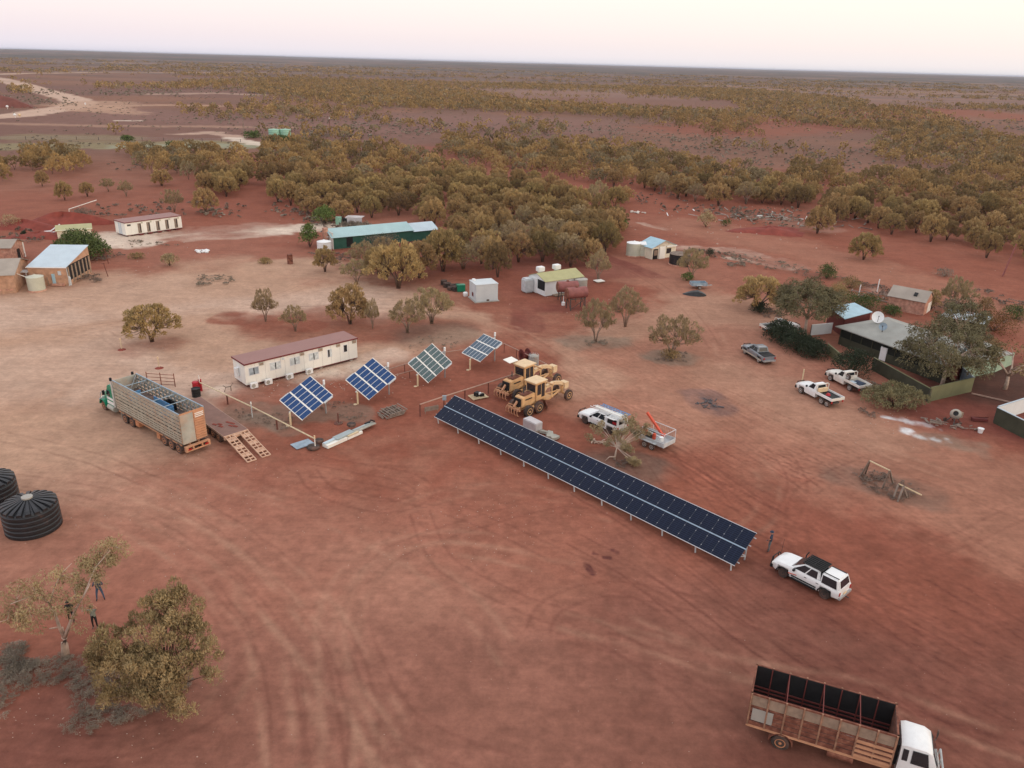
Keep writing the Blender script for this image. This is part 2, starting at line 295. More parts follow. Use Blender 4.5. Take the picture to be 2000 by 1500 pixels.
VEG=(.135,.105,.082); GRASS=(.24,.205,.11); MAUVE=(.335,.160,.106); GREYV=(.20,.165,.125)
# strokes: (colour, strength, half width m, softness m, wobble m, [photo survey points])
ST=[
 # broad soil zones and darkened bottom corners
 (MAUVE,.9,22,26,8,[(0,1000),(350,1000),(700,1080),(1000,1000),(1200,1150)]),
 (DUST,.95,17,16,5,[(0,700),(180,760),(330,900),(150,960),(0,900)]),
 (DUST,.85,9,9,4,[(200,960),(450,980),(650,1080),(560,1180),(800,1010)]),
 (MAUVE,.7,7,9,4,[(500,1300),(800,1230),(1100,1200),(1500,1180)]),
 (MAUVE,.5,5,8,3,[(420,1050),(520,1200),(600,1350),(640,1530)]),(MAUVE,.18,7,8,3,[(700,1180),(1000,1330),(1150,1530)]),
 (DUST,.40,1.6,4,1.6,[(620,1200),(600,1330),(640,1500)]),
 (DUST,.5,2.5,3,1.5,[(730,1050),(860,1150),(1150,1230),(1350,1260)]),
 (DUST,.42,4,5,2,[(1130,1210),(1250,1250),(1400,1300)]),
 (RED,.8,8,7,3,[(1050,760),(1250,800),(1500,900),(1450,980),(1230,900)]),
 (RED,.9,9,8,3,[(1100,1050),(900,880),(650,900),(720,830)]),
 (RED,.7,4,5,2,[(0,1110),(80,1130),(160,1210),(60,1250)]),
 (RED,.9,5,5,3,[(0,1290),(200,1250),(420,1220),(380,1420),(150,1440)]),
 (WINE,.8,5,6,2,[(200,1500),(500,1480),(700,1500)]),  # lens darkening of the lower left corner put into the soil colour
 ((.155,.056,.040),.75,8,9,3,[(1250,1500),(1600,1400),(1900,1350),(1980,1200),(1950,1020)]),((.155,.056,.040),.6,5,7,3,[(800,1500),(1100,1460),(1400,1330),(1800,1180)]),  # lower right and bottom edge: lens darkening painted in as darker soil
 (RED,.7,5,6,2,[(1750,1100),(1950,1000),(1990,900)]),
 ((.35,.165,.115),.42,6,8,2.5,[(250,1020),(480,1090),(640,1200),(760,1350),(800,1530)]),((.34,.155,.108),.28,5,7,2.5,[(640,1120),(850,1080),(1050,1120),(1200,1200)]),
 # the pale drive across the yard
 (DUST,1,11,7,4,[(-60,640),(150,620),(330,590),(520,600),(700,590)]),
 (PALE,.8,5.5,5,3,[(-60,620),(120,600),(250,570),(400,590),(540,605),(720,585),(800,600)]),
 (PALE,.55,5,5,3,[(60,720),(200,690),(330,730),(430,680)]),
 (PALE,.7,3,3,2,[(330,690),(420,760),(500,790)]),
 (DUST,.9,4,4,2,[(380,640),(470,680),(560,650),(640,700)]),
 (DUST,.9,4,4,2,[(480,560),(560,530),(660,520)]),(DUST,.9,2.2,2,1,[(510,520),(560,515),(600,520)]),
 (PALE,.7,3.5,3,2,[(700,600),(880,610),(950,600),(900,640),(1010,660)]),
 (MAUVE,.9,5,4,2,[(940,590),(1020,650),(1150,720),(1260,800)]),
 (DUST,.75,5,4,2,[(860,600),(1000,635),(1130,640),(1230,620),(1330,600),(1450,610)]),
 (DUST,.6,3,3,2,[(1000,650),(1080,710),(1120,740)]),
 (DUST,.22,6,6,3,[(1300,580),(1400,640),(1380,740),(1480,790),(1650,860),(1800,930),(1990,1010)]),
 (MAUVE,.40,7,6,3,[(1250,540),(1350,610),(1420,700),(1560,800),(1700,870),(1900,960)]),
 (DUST,.3,3,4,2,[(1430,740),(1600,820),(1680,850)]),
 (RED,.8,5,4,2,[(590,640),(720,650),(860,660),(960,690)]),(DUST,.9,2.5,2,1,[(740,690),(830,690),(900,660)]),
 (PALE,.95,1.6,1.2,.8,[(430,770),(500,772),(600,745),(720,708),(770,690)]),
 (CHALK,.5,1.0,1,.8,[(440,765),(560,760),(700,715)]),
 (RED,.85,5,3,1.5,[(560,790),(680,790),(820,750),(950,700),(1000,720),(900,770)]),
 (RED,.8,4,3,2,[(1010,600),(1060,640),(1090,610),(1200,600),(1190,570)]),
 (DRED,.9,2,1.5,1,[(1070,600),(1150,600),(1180,595)]),(DRED,.6,1.6,1,1,[(1020,590),(1040,640)]),
 (DRED,.6,6,5,3,[(780,480),(960,500),(1160,520),(1100,550),(850,530)]),
 (RED,.7,6,5,3,[(650,470),(900,560),(1150,575)]),
 (DRED,.6,1.2,1,.6,[(1180,500),(1230,520),(1280,540)]),
 # chalky patches
 (CHALK,.8,3.2,2,2.5,[(205,465),(260,472),(340,455),(400,450),(480,445),(560,450),(640,443)]),
 (CHALK,.5,2.5,2,2.5,[(400,462),(470,458),(540,455)]),
 (DUST,.7,6,5,3,[(100,560),(200,560),(300,570),(360,545),(410,530)]),
 (CHALK,.55,.9,1,1,[(1250,436),(1300,448)]),
 (CHALK,.5,2,1.5,1.5,[(1350,485),(1440,490),(1500,508),(1560,520)]),(VEG,.5,1.2,1,1,[(1330,490),(1440,500),(1550,530),(1700,560)]),
 (CHALK,.5,1.1,1,1,[(1700,566),(1740,578),(1850,600),(1900,620)]),
 (CHALK,.6,.8,.7,.7,[(1420,505),(1480,512),(1540,525)]),
 (CHALK,.5,3,2,2,[(1480,425),(1530,430),(1620,450)]),(GREYV,.7,4,3,2,[(1440,415),(1500,425),(1560,440)]),
 # rubble fire, spill and dark compound ground
 ((.09,.085,.09),.85,.45,.5,.5,[(1375,775),(1382,783)]),((.09,.085,.09),.8,.5,.5,.5,[(1395,797),(1385,790)]),((.16,.10,.09),.6,1.6,1.2,.8,[(1375,775),(1390,795)]),
 ((.62,.62,.62),.8,.42,.45,1.1,[(1735,812),(1790,822),(1825,828)]),((.66,.66,.66),.8,.5,.5,1.1,[(1765,838),(1800,852),(1840,857)]),(DRED,.75,6,4,2,[(1900,790),(1960,760),(2050,740)]),((.07,.045,.035),.7,4,3,1.5,[(1900,752),(1990,745)]),  # last two strokes: compound litter, with shade put into its dark colour
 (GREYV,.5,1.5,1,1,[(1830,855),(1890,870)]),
 ((.09,.03,.028),.9,.12,.1,.2,[(1160,1082),(1165,1084)]),((.09,.03,.028),.9,.16,.1,.2,[(1195,1080),(1204,1083)]),((.09,.03,.028),.8,.25,.15,.3,[(1140,1105),(1155,1118)]),((.09,.03,.028),.7,.15,.1,.3,[(1180,1092),(1190,1094)]),
 # leaf litter and shade-loving cover under trees
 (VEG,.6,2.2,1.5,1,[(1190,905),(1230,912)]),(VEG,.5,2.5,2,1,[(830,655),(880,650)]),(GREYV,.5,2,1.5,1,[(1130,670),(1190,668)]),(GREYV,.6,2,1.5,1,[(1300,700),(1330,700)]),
 (RED,.45,1.6,2.5,1,[(275,680),(325,672)]),(RED,.8,2.0,1.5,1,[(450,620),(530,630),(600,640)]),
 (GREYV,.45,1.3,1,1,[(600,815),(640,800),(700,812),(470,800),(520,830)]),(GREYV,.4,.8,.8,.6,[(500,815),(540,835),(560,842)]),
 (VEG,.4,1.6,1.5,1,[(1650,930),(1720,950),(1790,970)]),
 # far plain
 ((.17,.088,.068),.75,60,60,30,[(-50,250),(300,255),(600,235),(900,250)]),
 ((.165,.088,.070),.75,60,50,30,[(120,175),(400,180),(700,180)]),
 ((.24,.13,.105),.45,40,40,30,[(300,225),(700,240),(1000,240)]),
 (RED,.7,18,20,10,[(900,300),(1100,370),(1350,380),(1600,360)]),
 ((.19,.098,.072),.8,60,50,30,[(1000,190),(1300,195),(1750,250),(2000,270)]),
 ((.26,.16,.13),.5,160,120,60,[(1050,175),(1400,180),(1900,195)]),(DUST,.35,90,60,40,[(1480,172),(1650,176),(1900,182)]),
 (RED,.7,25,25,10,[(1400,255),(1700,230),(1850,215),(2050,235)]),(RED,.75,16,14,8,[(1250,380),(1500,450),(1750,520),(2000,590)]),
 (MAUVE,.6,5,5,3,[(1350,440),(1600,500),(1800,560),(2000,620)]),(RED,.6,12,10,6,[(0,400),(200,420),(450,400),(490,350)]),
 (RED,.8,8,7,4,[(515,310),(490,400),(420,440)]),
 (GRASS,.75,8,7,5,[(-20,286),(200,284),(400,280),(480,283)]),((.30,.31,.22),.6,4,4,3,[(250,287),(400,283),(470,286)]),
 (GRASS,.5,10,8,5,[(60,268),(200,270)]),
 (PALE,.7,3,3,3,[(355,262),(410,258),(460,268)]),(CHALK,.8,2.5,2,2,[(455,270),(500,282),(540,285)]),(PALE,.6,4,3,2,[(640,290),(680,287)]),
 (DUST,.7,5,5,4,[(160,215),(260,222),(200,207),(330,205),(420,207)]),(CHALK,.8,2,2,1,[(233,236),(272,236)]),
 (PALE,.5,6,8,4,[(300,184),(420,182),(500,185)]),
 # the graded public road
 (PALE,1,9,3,1.5,[(-60,232),(30,226),(100,215),(145,208),(155,200),(140,192),(90,180),(40,165),(0,154),(-60,146)]),
 (PALE,.95,9,6,3,[(-60,147),(60,143),(200,141.5),(340,142),(520,142),(700,144)]),
 (DUST,.7,14,10,4,[(150,205),(200,200),(180,212)]),
 (DUST,.5,3,4,2,[(-50,240),(200,246),(420,247),(560,250)]),
]
# wheel ruts: (darkness, half width, points)
def arc(cx,cy,r,a0,a1,n=10): return [(cx+r*math.cos(math.radians(a0+(a1-a0)*i/n)),cy+r*math.sin(math.radians(a0+(a1-a0)*i/n))) for i in range(n+1)]
def soil(x,y,r):
    n=len(x); c=np.tile(np.array(BRN),(n,1)); 
    def mixc(col,f): 
        nonlocal c
        f=np.clip(f,0,1)[:,None]; c=c*(1-f)+np.array(col)*f
    mixc(RED,.8*np.clip((fbm(x/23,y/23,4,1)-.42)*5,0,1)); mixc((.205,.112,.074),np.clip((r-200)/160,0,1)*.75); mixc((.165,.090,.066),np.clip((r-230)/200,0,1)*.8*np.clip((fbm(x/60,y/60,4,6)-.35)*4,0,1))
    wx=(fbm(x/6,y/6,4,3)-.5)*2+(fbm(x/1.5,y/1.5,3,8)-.5)*.8; wy=(fbm(x/6,y/6,4,5)-.5)*2+(fbm(x/1.5,y/1.5,3,9)-.5)*.8
    wl=(fbm(x/70,y/70,3,3)-.5)*2; wl2=(fbm(x/70,y/70,3,5)-.5)*2
    def dist(pts,ix,X,Y):
        d=np.full(len(X),1e9)
        for a,b in zip(pts[:-1],pts[1:]):
            ax,ay=a; bx,by=b; dx,dy=bx-ax,by-ay; L=dx*dx+dy*dy+1e-9
            t=np.clip(((X-ax)*dx+(Y-ay)*dy)/L,0,1); d=np.minimum(d,np.hypot(X-ax-t*dx,Y-ay-t*dy))
        return d
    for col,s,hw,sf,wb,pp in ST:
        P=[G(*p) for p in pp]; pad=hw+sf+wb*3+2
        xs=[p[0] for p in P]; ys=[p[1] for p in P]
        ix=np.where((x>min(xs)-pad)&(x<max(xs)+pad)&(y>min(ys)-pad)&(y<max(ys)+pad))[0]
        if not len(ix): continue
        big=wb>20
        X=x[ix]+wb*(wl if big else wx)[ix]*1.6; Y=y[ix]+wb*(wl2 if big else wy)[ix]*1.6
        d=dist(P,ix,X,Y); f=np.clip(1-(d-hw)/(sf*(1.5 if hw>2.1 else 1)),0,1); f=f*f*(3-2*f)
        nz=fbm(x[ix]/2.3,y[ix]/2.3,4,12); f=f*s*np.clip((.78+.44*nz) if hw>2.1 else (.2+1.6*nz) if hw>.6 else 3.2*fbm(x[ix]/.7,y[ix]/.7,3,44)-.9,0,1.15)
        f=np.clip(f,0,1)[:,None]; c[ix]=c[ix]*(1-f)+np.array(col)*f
    # ruts
    ruts=[]
    def pair(pts,g=.85,dk=.24,hw=.11):
        P=[G(*p) for p in pts]
        # smooth
        Q=[]
        for i in range(len(P)-1):
            p0=P[max(i-1,0)];p1=P[i];p2=P[i+1];p3=P[min(i+2,len(P)-1)]
            for k in range(6):
                t=k/6; Q.append(tuple(.5*((2*p1[j])+(-p0[j]+p2[j])*t+(2*p0[j]-5*p1[j]+4*p2[j]-p3[j])*t*t+(-p0[j]+3*p1[j]-3*p2[j]+p3[j])*t**3) for j in (0,1)))
        Q.append(P[-1])
        for sg in (-1,1):
            R=[]
            for i in range(len(Q)):
                a=Q[max(i-1,0)];b=Q[min(i+1,len(Q)-1)]; l=math.hypot(b[0]-a[0],b[1]-a[1])+1e-9
                R.append((Q[i][0]-(b[1]-a[1])/l*g*sg,Q[i][1]+(b[0]-a[0])/l*g*sg))
            ruts.append((dk,hw,R))
    for pts in ([(960,640),(1080,720),(1160,780),(1300,870),(1450,960),(1500,1010)],[(1000,640),(1120,720),(1210,800),(1330,880),(1500,1000),(1700,1150)],[(1240,900),(1330,1010),(1420,1060),(1600,1180),(1800,1290),(2050,1400)],
      [(1330,880),(1420,1000),(1560,1100),(1750,1230),(2050,1380)],[(1250,790),(1290,860),(1400,940),(1530,1020)],[(1080,720),(1180,740),(1300,720),(1400,700),(1500,740)],
      [(1150,1090),(1280,1150),(1420,1220),(1600,1290),(1800,1370),(2050,1450)],[(1230,1010),(1100,980),(900,1030),(750,1090),(700,1180),(720,1300),(800,1420),(1000,1500)],
      [(600,940),(700,950),(900,1000),(1100,1090),(1300,1180)],[(0,960),(200,1010),(400,1110),(520,1250),(560,1400),(560,1520)],[(0,930),(250,980),(460,1090),(600,1260),(640,1520)],
      [(0,850),(200,900),(400,1000),(600,1150),(700,1350),(700,1520)],[(1050,1230),(1080,1180),(1200,1150),(1400,1190),(1600,1250)],
      [(1560,1170),(1620,1230),(1750,1320),(1950,1420)],[(1340,1020),(1500,1100),(1600,1090),(1750,1120),(1950,1230)],[(1180,760),(1230,740),(1400,800),(1500,860),(1560,950),(1500,1050),(1400,1100)],
      [(1220,700),(1350,650),(1450,640),(1560,700),(1700,800)],[(1020,660),(960,620),(880,600),(700,600),(400,610),(0,650)],[(0,690),(300,620),(500,590),(640,540)],
      [(880,620),(1000,650),(1100,660),(1260,620),(1380,560),(1440,540)],[(1180,500),(1240,530),(1330,590),(1400,680)],[(620,900),(780,930),(830,960),(760,990),(640,960),(600,920)],
      [(1700,900),(1580,960),(1560,1060),(1660,1090),(1800,1080),(1990,1000)],[(1600,840),(1720,900),(1880,960),(2050,1030)],[(1100,880),(1180,900),(1240,950),(1300,1000)],
      [(0,620),(150,590),(250,560),(330,530)],[(200,650),(300,700),(450,650)],[(1400,900),(1480,940),(1600,1010),(1640,1060)],[(1200,440),(1400,480),(1700,540),(2000,610)],[(1180,1250),(1400,1330),(1700,1390),(2050,1480)],
      [(820,1000),(870,1100),(1000,1170),(1180,1240),(1400,1390),(1500,1500)],[(0,1440),(200,1460),(420,1380),(470,1260),(400,1140)]): pair(pts)
    for i in range(58):
        px=random.uniform(1080,1850); py=660+(px-1080)*.5+random.uniform(-60,420); a=random.uniform(.35,.68); b_=random.uniform(-.12,.12)
        pair([(px,py),(px+100,py+100*a),(px+220,py+220*(a+b_*.5)),(px+360,py+360*(a+b_))],dk=random.uniform(.2,.42),hw=.07)
    for i in range(14):
        px=random.uniform(0,500); py=random.uniform(620,980); a=random.uniform(-.15,.3)
        pair([(px,py),(px+120,py+120*a),(px+260,py+260*(a+.1))],dk=.16,hw=.09)
    nd=len(ruts)
    for pts,dk in (([(0,975),(200,1010),(380,1100),(500,1230),(540,1400),(560,1530)],.5),([(0,945),(240,985),(440,1085),(580,1250),(650,1400),(700,1530)],.5),([(0,905),(260,960),(480,1060),(640,1200),(740,1380),(830,1530)],.45),
      ([(690,1300),(680,1200),(730,1110),(840,1070),(960,1080),(1080,1110)],.45),([(655,1310),(650,1190),(710,1090),(850,1050),(1000,1060),(1120,1090)],.35),
      ([(560,1220),(620,1290),(700,1380),(800,1530)],.5),([(600,1180),(640,1280),(660,1400),(650,1530)],.45),([(1100,1210),(1260,1255),(1450,1310),(1680,1350),(2050,1480)],.4),([(1180,1200),(1400,1290),(1600,1330)],.3),
      ([(130,880),(400,930),(640,1010),(860,1130),(1000,1290)],.35),([(0,800),(150,860),(330,930),(560,990)],.35),([(1000,640),(1100,700),(1200,780),(1330,860)],.4),([(880,590),(1000,640),(1130,650),(1280,620),(1420,570)],.45),
      ([(1300,560),(1390,640),(1440,740),(1600,830),(1800,910),(2050,1000)],.4),([(1290,800),(1420,860),(1500,930),(1480,1020),(1350,1060)],.3),([(760,1000),(900,960),(1050,960),(1200,1010)],.3),([(320,1530),(420,1400),(470,1280),(430,1150)],.35)): pair(pts,dk=dk,hw=.16)
    for ri,(dk,hw,P) in enumerate(ruts):
        xs=[p[0] for p in P]; ys=[p[1] for p in P]; ix0=np.where((x>min(xs)-1)&(x<max(xs)+1)&(y>min(ys)-1)&(y<max(ys)+1)&(r<260))[0]
        if not len(ix0): continue
        X=x[ix0]+.25*wx[ix0]; Y=y[ix0]+.25*wy[ix0]
        d=dist(P,None,X,Y); f=np.exp(-(d/(hw*1.3))**2)*dk*np.clip(2.4*fbm(X/7,Y/7,3,21)-.5,0,1); f2=np.exp(-((d-.32)/.2)**2)*dk*.45*np.clip(2.2*fbm(X/5,Y/5,3,25)-.5,0,1)
        if ri>=nd: f=np.exp(-(d/(hw*1.8))**2)*dk*.72*np.clip(3.0*fbm(X/2.6+ri,Y/2.6,4,63)-1.05,0,1); c[ix0]=c[ix0]*(1-f[:,None])+np.array((.43,.245,.165))*f[:,None]; continue
        c[ix0]=c[ix0]*(1-f[:,None]*.9)+np.array(DRED)*f[:,None]*.5; c[ix0]=c[ix0]*(1+f2[:,None]*.5)
    far=np.clip((r-1100)/3500,0,1); mixc((.135,.10,.082),far*.75); la=np.log(np.maximum(r,10))*9; aa=np.arctan2(x,np.maximum(y,1))*6; mixc((.26,.17,.13),np.clip((fbm(aa*1.2,la*2.2,4,71)-.57)*9,0,1)*np.clip((r-900)/800,0,1)*.7); mixc((.07,.07,.06),np.clip((fbm(aa*2,la*3,4,75)-.52)*9,0,1)*np.clip((r-1500)/1500,0,1)*.75)
    mixc((.09,.085,.08),np.clip((fbm(x/140,y/46,4,31)-.46)*7,0,1)*np.clip((r-900)/900,0,1)*.6)
    # speckle of stones and litter
    c*= (1+.16*(vn(x*1.7,y*1.7,40)-.5)*2*np.clip(1-r/300,0,1))[:,None]
    return np.clip(c,.01,.9)
ground()
# ------------------------------------------------------------------ buildings
def at(p,z=0): return G(p[0],p[1],z)
def wallq(L,Wd,h,z0=0):
    # four walls of a box seen from outside: front(-y), right(+x), back, left(-x)
    a=(-L/2,-Wd/2);b=(L/2,-Wd/2);c=(L/2,Wd/2);d=(-L/2,Wd/2)
    f=lambda p,q:[(p[0],p[1],z0),(q[0],q[1],z0),(q[0],q[1],z0+h),(p[0],p[1],z0+h)]
    return dict(front=f(a,b),right=f(b,c),back=f(c,d),left=f(d,a))
def portable(p,az,L,Wd,label,small=False):
    x,y=G(*p); cx=x+math.cos(az)*L/2-math.sin(az)*Wd/2; cy=y+math.sin(az)*L/2+math.cos(az)*Wd/2
    t=thing('portable_cabin',label,'cabin',(cx,cy),az,'portable cabins')
    z0=.32; h=2.45; q=wallq(L,Wd,h,z0)
    B().box((0,0,z0+h/2),(L,Wd,h)).mk('wall','cream',t)
    b=B().box((0,0,z0-.06),(L-.1,Wd-.1,.14)); b.mk('base_frame','maroontrim',t)
    b=B(); [b.box((sx*(L/2-.8)+0,sy*(Wd/2-.3),.1),(.4,.3,.26)) for sx in (-1,-.35,.35,1) for sy in (-1,1)]; b.mk('footing','concrete',t)
    r=B(); 
    r.hexa([(-L/2-.08,-Wd/2-.1,z0+h),(L/2+.08,-Wd/2-.1,z0+h),(L/2+.08,Wd/2+.1,z0+h),(-L/2-.08,Wd/2+.1,z0+h)],[(-L/2-.08,-Wd/2-.1,z0+h+.10),(L/2+.08,-Wd/2-.1,z0+h+.10),(L/2+.08,Wd/2+.1,z0+h+.16),(-L/2-.08,Wd/2+.1,z0+h+.16)])
    ro=r.mk('roof','maroon',t)
    f=B(); f.box((0,-Wd/2-.12,z0+h+.03),(L+.2,.04,.16)); f.box((-L/2-.10,0,z0+h+.06),(.04,Wd+.2,.18)); f.mk('fascia','maroontrim',ro)
    fr=q['front']
    j=B(); n=12 if not small else 10
    for i in range(1,n): j.pane(fr,i/n-.0006,i/n+.0006,0,1,.012)
    j.mk('wall_joint','steel',t)
    if not small:
        # windows with curtains, wall boxes over them, one door-sized opening, two dark windows
        for i,(u0,u1) in enumerate(((.028,.115),(.205,.30),(.375,.465),(.545,.635))):
            w=B().pane(fr,u0,u1,.42,.80,.03).mk('window','alu',t); B().pane(fr,u0+.006,(u0+u1)/2-.003,.45,.77,.04).pane(fr,(u0+u1)/2+.003,u1-.006,.45,.77,.04).mk('curtain','curtain' if i else 'glassb',w)
            B().pane(fr,(u0+u1)/2-.004,(u0+u1)/2+.004,.45,.77,.05).mk('dark_gap','glass',w)
            B().pane(fr,u0-.012,u0+.088,.03,.97,.008).pane(fr,u0-.010,u0+.086,.035,.965,.010).mk('panel_trim','cream',t)
        w=B().pane(fr,.715,.757,.38,.78,.03).mk('window','alu',t); B().pane(fr,.720,.735,.40,.76,.045).mk('pane','glass',w); B().pane(fr,.738,.753,.40,.76,.045).mk('pane','curtain',w)
        w=B().pane(fr,.868,.905,.44,.82,.03).mk('window','alu',t); B().pane(fr,.872,.901,.46,.80,.045).mk('pane','glass',w)
        for u in (.118,.300,.468,.636,.80,.955):
            bx=B().pane(fr,u,u+.036,.80,.95,.10).mk('wall_air_conditioner','dustgrey' if u not in(.30,) else 'cream',t); B().pane(fr,u+.004,u+.032,.83,.92,.105).mk('grille','wood' if u!=.3 else 'curtain',bx)
        for k,u in enumerate((.045,.165,.345,.52)):
            X=-L/2+u*L; ac=B().box((X,-Wd/2-.55,.36),(.82,.34,.62)).mk('floor_air_conditioner','white',t,bev=.02); B().cyl((X-.12,-Wd/2-.725,.36),(X-.12,-Wd/2-.735,.36),.23,n=16).mk('fan_grille','tankgrey',ac)
        B().cyl((-L/2-.25,.2,1.0),(-L/2-.25,.2,2.0),.27,n=14).mk('water_heater','white',t)
        dr=B().pane(q['left'],.30,.62,.02,.82,.03).mk('door','white',t)
    else:
        for u in (.215,.37,.535,.70,.865):
            d=B().pane(fr,u,u+.060,.04,.84,.02).mk('door','wood',t); B().pane(fr,u+.008,u+.034,.12,.80,.03).mk('pane','greywood',d); B().pane(fr,u+.036,u+.052,.12,.80,.03).mk('opening','glass',d)
            B().pane(fr,u+.068,u+.09,.80,.92,.08).mk('vent','tankcream',t)
            B().box((-L/2+(u+.03)*L,-Wd/2-.3,.2),(.8,.55,.22)).mk('step','maroontrim',t)
        w=B().pane(fr,.04,.10,.72,.86,.02).mk('window','darksteel',t)
        B().pane(q['left'],.35,.40,.0,.95,.03).pane(q['left'],.60,.64,0,.95,.03).mk('door_frame','tin',t)
        B().pane(q['left'],.41,.59,.02,.9,.02).mk('door','coolroom',t)
    return t
portable((482,758),math.radians(43),14.4,3.0,'long cream portable cabin with maroon roof and four air conditioners standing by its front wall')
portable((247,463),math.radians(51),12.0,4.2,'small white portable cabin with maroon roof and five brown doors, far left beyond the yard',True)
B_=B()
def hut(name,label,cx,cy,az,L,Wd,h,rise,wall,roof,cat='shed',ridge='x',ov=.25,kids=True,z0=0,skill=0,group=None):
    # ridge 'x': gable ends at +-L/2; skill: single slope rising to +y
    t=thing(name,label,cat,(cx,cy),az,group)
    b=B()
    if skill: b.hexa([(-L/2,-Wd/2,z0),(L/2,-Wd/2,z0),(L/2,Wd/2,z0),(-L/2,Wd/2,z0)],[(-L/2,-Wd/2,h),(L/2,-Wd/2,h),(L/2,Wd/2,h+rise),(-L/2,Wd/2,h+rise)])
    else: b.prism([(-Wd/2,z0),(Wd/2,z0),(Wd/2,h),(0,h+rise),(-Wd/2,h)],'x',-L/2,L/2)
    b.mk('wall',wall,t)
    r=B(); th=.06
    if skill:
        s=rise/Wd; y0=-Wd/2-ov; y1=Wd/2+ov; a=h-ov*s+.02; c=h+rise+ov*s+.02
        r.hexa([(-L/2-ov,y0,a),(L/2+ov,y0,a),(L/2+ov,y1,c),(-L/2-ov,y1,c)],[(-L/2-ov,y0,a+th),(L/2+ov,y0,a+th),(L/2+ov,y1,c+th),(-L/2-ov,y1,c+th)])
    else:
        s=rise/(Wd/2)
        for g in (-1,1):
            y0=g*(Wd/2+ov); a=h-ov*s+.02; c=h+rise+.02
            P=[(-L/2-ov,y0,a),(L/2+ov,y0,a),(L/2+ov,0,c),(-L/2-ov,0,c)]
            if g>0: P=P[::-1]
            r.hexa(P,[(p[0],p[1],p[2]+th) for p in P])
    r.mk('roof',roof,t); return t
# stone buildings at the left edge
x,y=G(57,560); t=hut('stone_shed','stone shed with a pale blue tin roof and timber slatted side beside the cream tank','',0,0,0,0.1,.1,1,1,'stone','tin') if False else None
def quadroof(t,pts,zs,th,mat,name='roof'):
    lo=[(p[0],p[1],z) for p,z in zip(pts,zs)]; return B().hexa(lo,[(a[0],a[1],a[2]+th) for a in lo]).mk(name,mat,t)
cx,cy=G(95,556); az=math.radians(4)
t=hut('stone_shed','stone shed with pale blue tin roof and timber slatted side, right of the cream tank',-73.7,123.2,az,5.8,8.4,2.95,1.6,'stone','tin','shed',skill=1,ov=.15)
q=wallq(5.8,8.4,2.9)
B().box((0,-4.38,2.95),(6.15,.06,.14)).mk('gutter','white',t)
b=B(); [b.pane(q['right'],u,u+.05,.05,1.0,.06) for u in (.05,.2,.35,.5,.65,.8,.92)]; b.mk('slat_screen','wood',t)
B().pane(q['right'],.04,.98,.25,1.05,.02).mk('opening','black',t)
b=B().pane(q['front'],.60,.68,.12,.66,.12).mk('wall_cabinet','tinblue',t)
b=B().pane(q['front'],.78,.86,.60,.82,.14).mk('meter_box','galv',t)
B().bar((.0,-4.4,0),(-.15,-4.3,1.4),.09).mk('timber_prop','wood',t)
B().box((1.4,-4.45,.22),(2.0,.5,.36)).mk('stone_step','stonepink',t,bev=.05)
B().tube([(3.0,-4.3,.0),(3.1,-4.3,1.2),(3.05,-4.3,2.8)],.05).mk('downpipe','galv',t)
one(B().cyl((0,0,0),(0,0,1.25),.2,n=12).cyl((0,0,1.25),(0,0,1.45),.2,.08,n=12),'gas_cylinder','galv','grey gas cylinder at the front right corner of the stone shed','cylinder',G(138,557),smooth=True)
def tank(label,p,r,h,wall,roofm,name='water_tank',rise=.35,base=True,group=None,z=0,prof=None,n=28,ribs=0):
    X,Y=G(*p); t=thing(name,label,'tank',(X,Y,z),0,group)
    if ribs:
        pr=[]; 
        for i in range(ribs): a=i/ribs*h; pr+=[(r,a),(r+.035,a+h/ribs*.25),(r+.035,a+h/ribs*.6),(r,a+h/ribs*.9)]
        pr+=[(r,h)]
    else: pr=[(r,0),(r,h*.33),(r+.02,h*.34),(r,h*.35),(r,h*.66),(r+.02,h*.67),(r,h*.68),(r,h)]
    B().lathe(pr,n).mk('wall',wall,t,smooth=True)
    B().lathe([(r+.05,h),(r+.05,h+.05),(r*.5,h+rise*.6),(r*.12,h+rise),(r*.10,h+rise+.06)],n).mk('roof',roofm,t,smooth=False)
    if base: B().lathe([(r+.15,0),(r+.12,.18)],n).mk('base','stonepink',t)
    return t
tank('cream corrugated water tank between the two stone buildings',(73,567),1.18,2.15,'tankcream','tankcream',ribs=10)
cx,cy=G(0,572)
t=hut('stone_cottage','rendered stone cottage with grey fibro roof cut by the left picture edge, nearest the yard',-81.2,117.6,math.radians(18),8,9,2.9,1.4,'stone','fibro','cottage',ov=.35)
q=wallq(8,9,2.9); b=B(); [b.pane(q['front'],u,u+.05,.14,.24,.03) for u in (.65,.72,.83,.9)]; b.mk('bare_stone','stonepink',t)
x0,y0=G(28,535,2.4)
one(B().bar((0,0,2.5),(2.9,-.9,1.95),.09),'gutter_pipe','cream','long cream downpipe running from the cottage roof to the cream tank','pipe',(-76.6,116.4))
cx2,cy2=G(10,520)
t=hut('stone_outbuilding','smaller stone outbuilding with grey roof behind the cottage at the left edge',-90.6,134.5,math.radians(8),6,5,2.7,.9,'stonepink','fibro','outbuilding',ov=.3)
q=wallq(6,5,2.7); B().pane(q['right'],.42,.62,.0,.72,.03).mk('doorway','black',t); B().pane(q['right'],.90,.99,0,1,.04).mk('corner_post','cream',t)
one(B().box((0,0,2.2),(3.2,1.6,.08)).box((-1.4,-.7,1.1),(.1,.1,2.2)).box((1.4,-.7,1.1),(.1,.1,2.2)),'breezeway_roof','galv','low tin breezeway roof between the cottage and the stone shed','roof',G(44,556))
one(B().tube([(0,0,0),(-.5,.1,2.2)],.05).tube([(0,0,0),(.3,0,1.4)],.04),'bent_stake','postrust','bent iron frame standing beside the small outbuilding','frame',G(48,510))
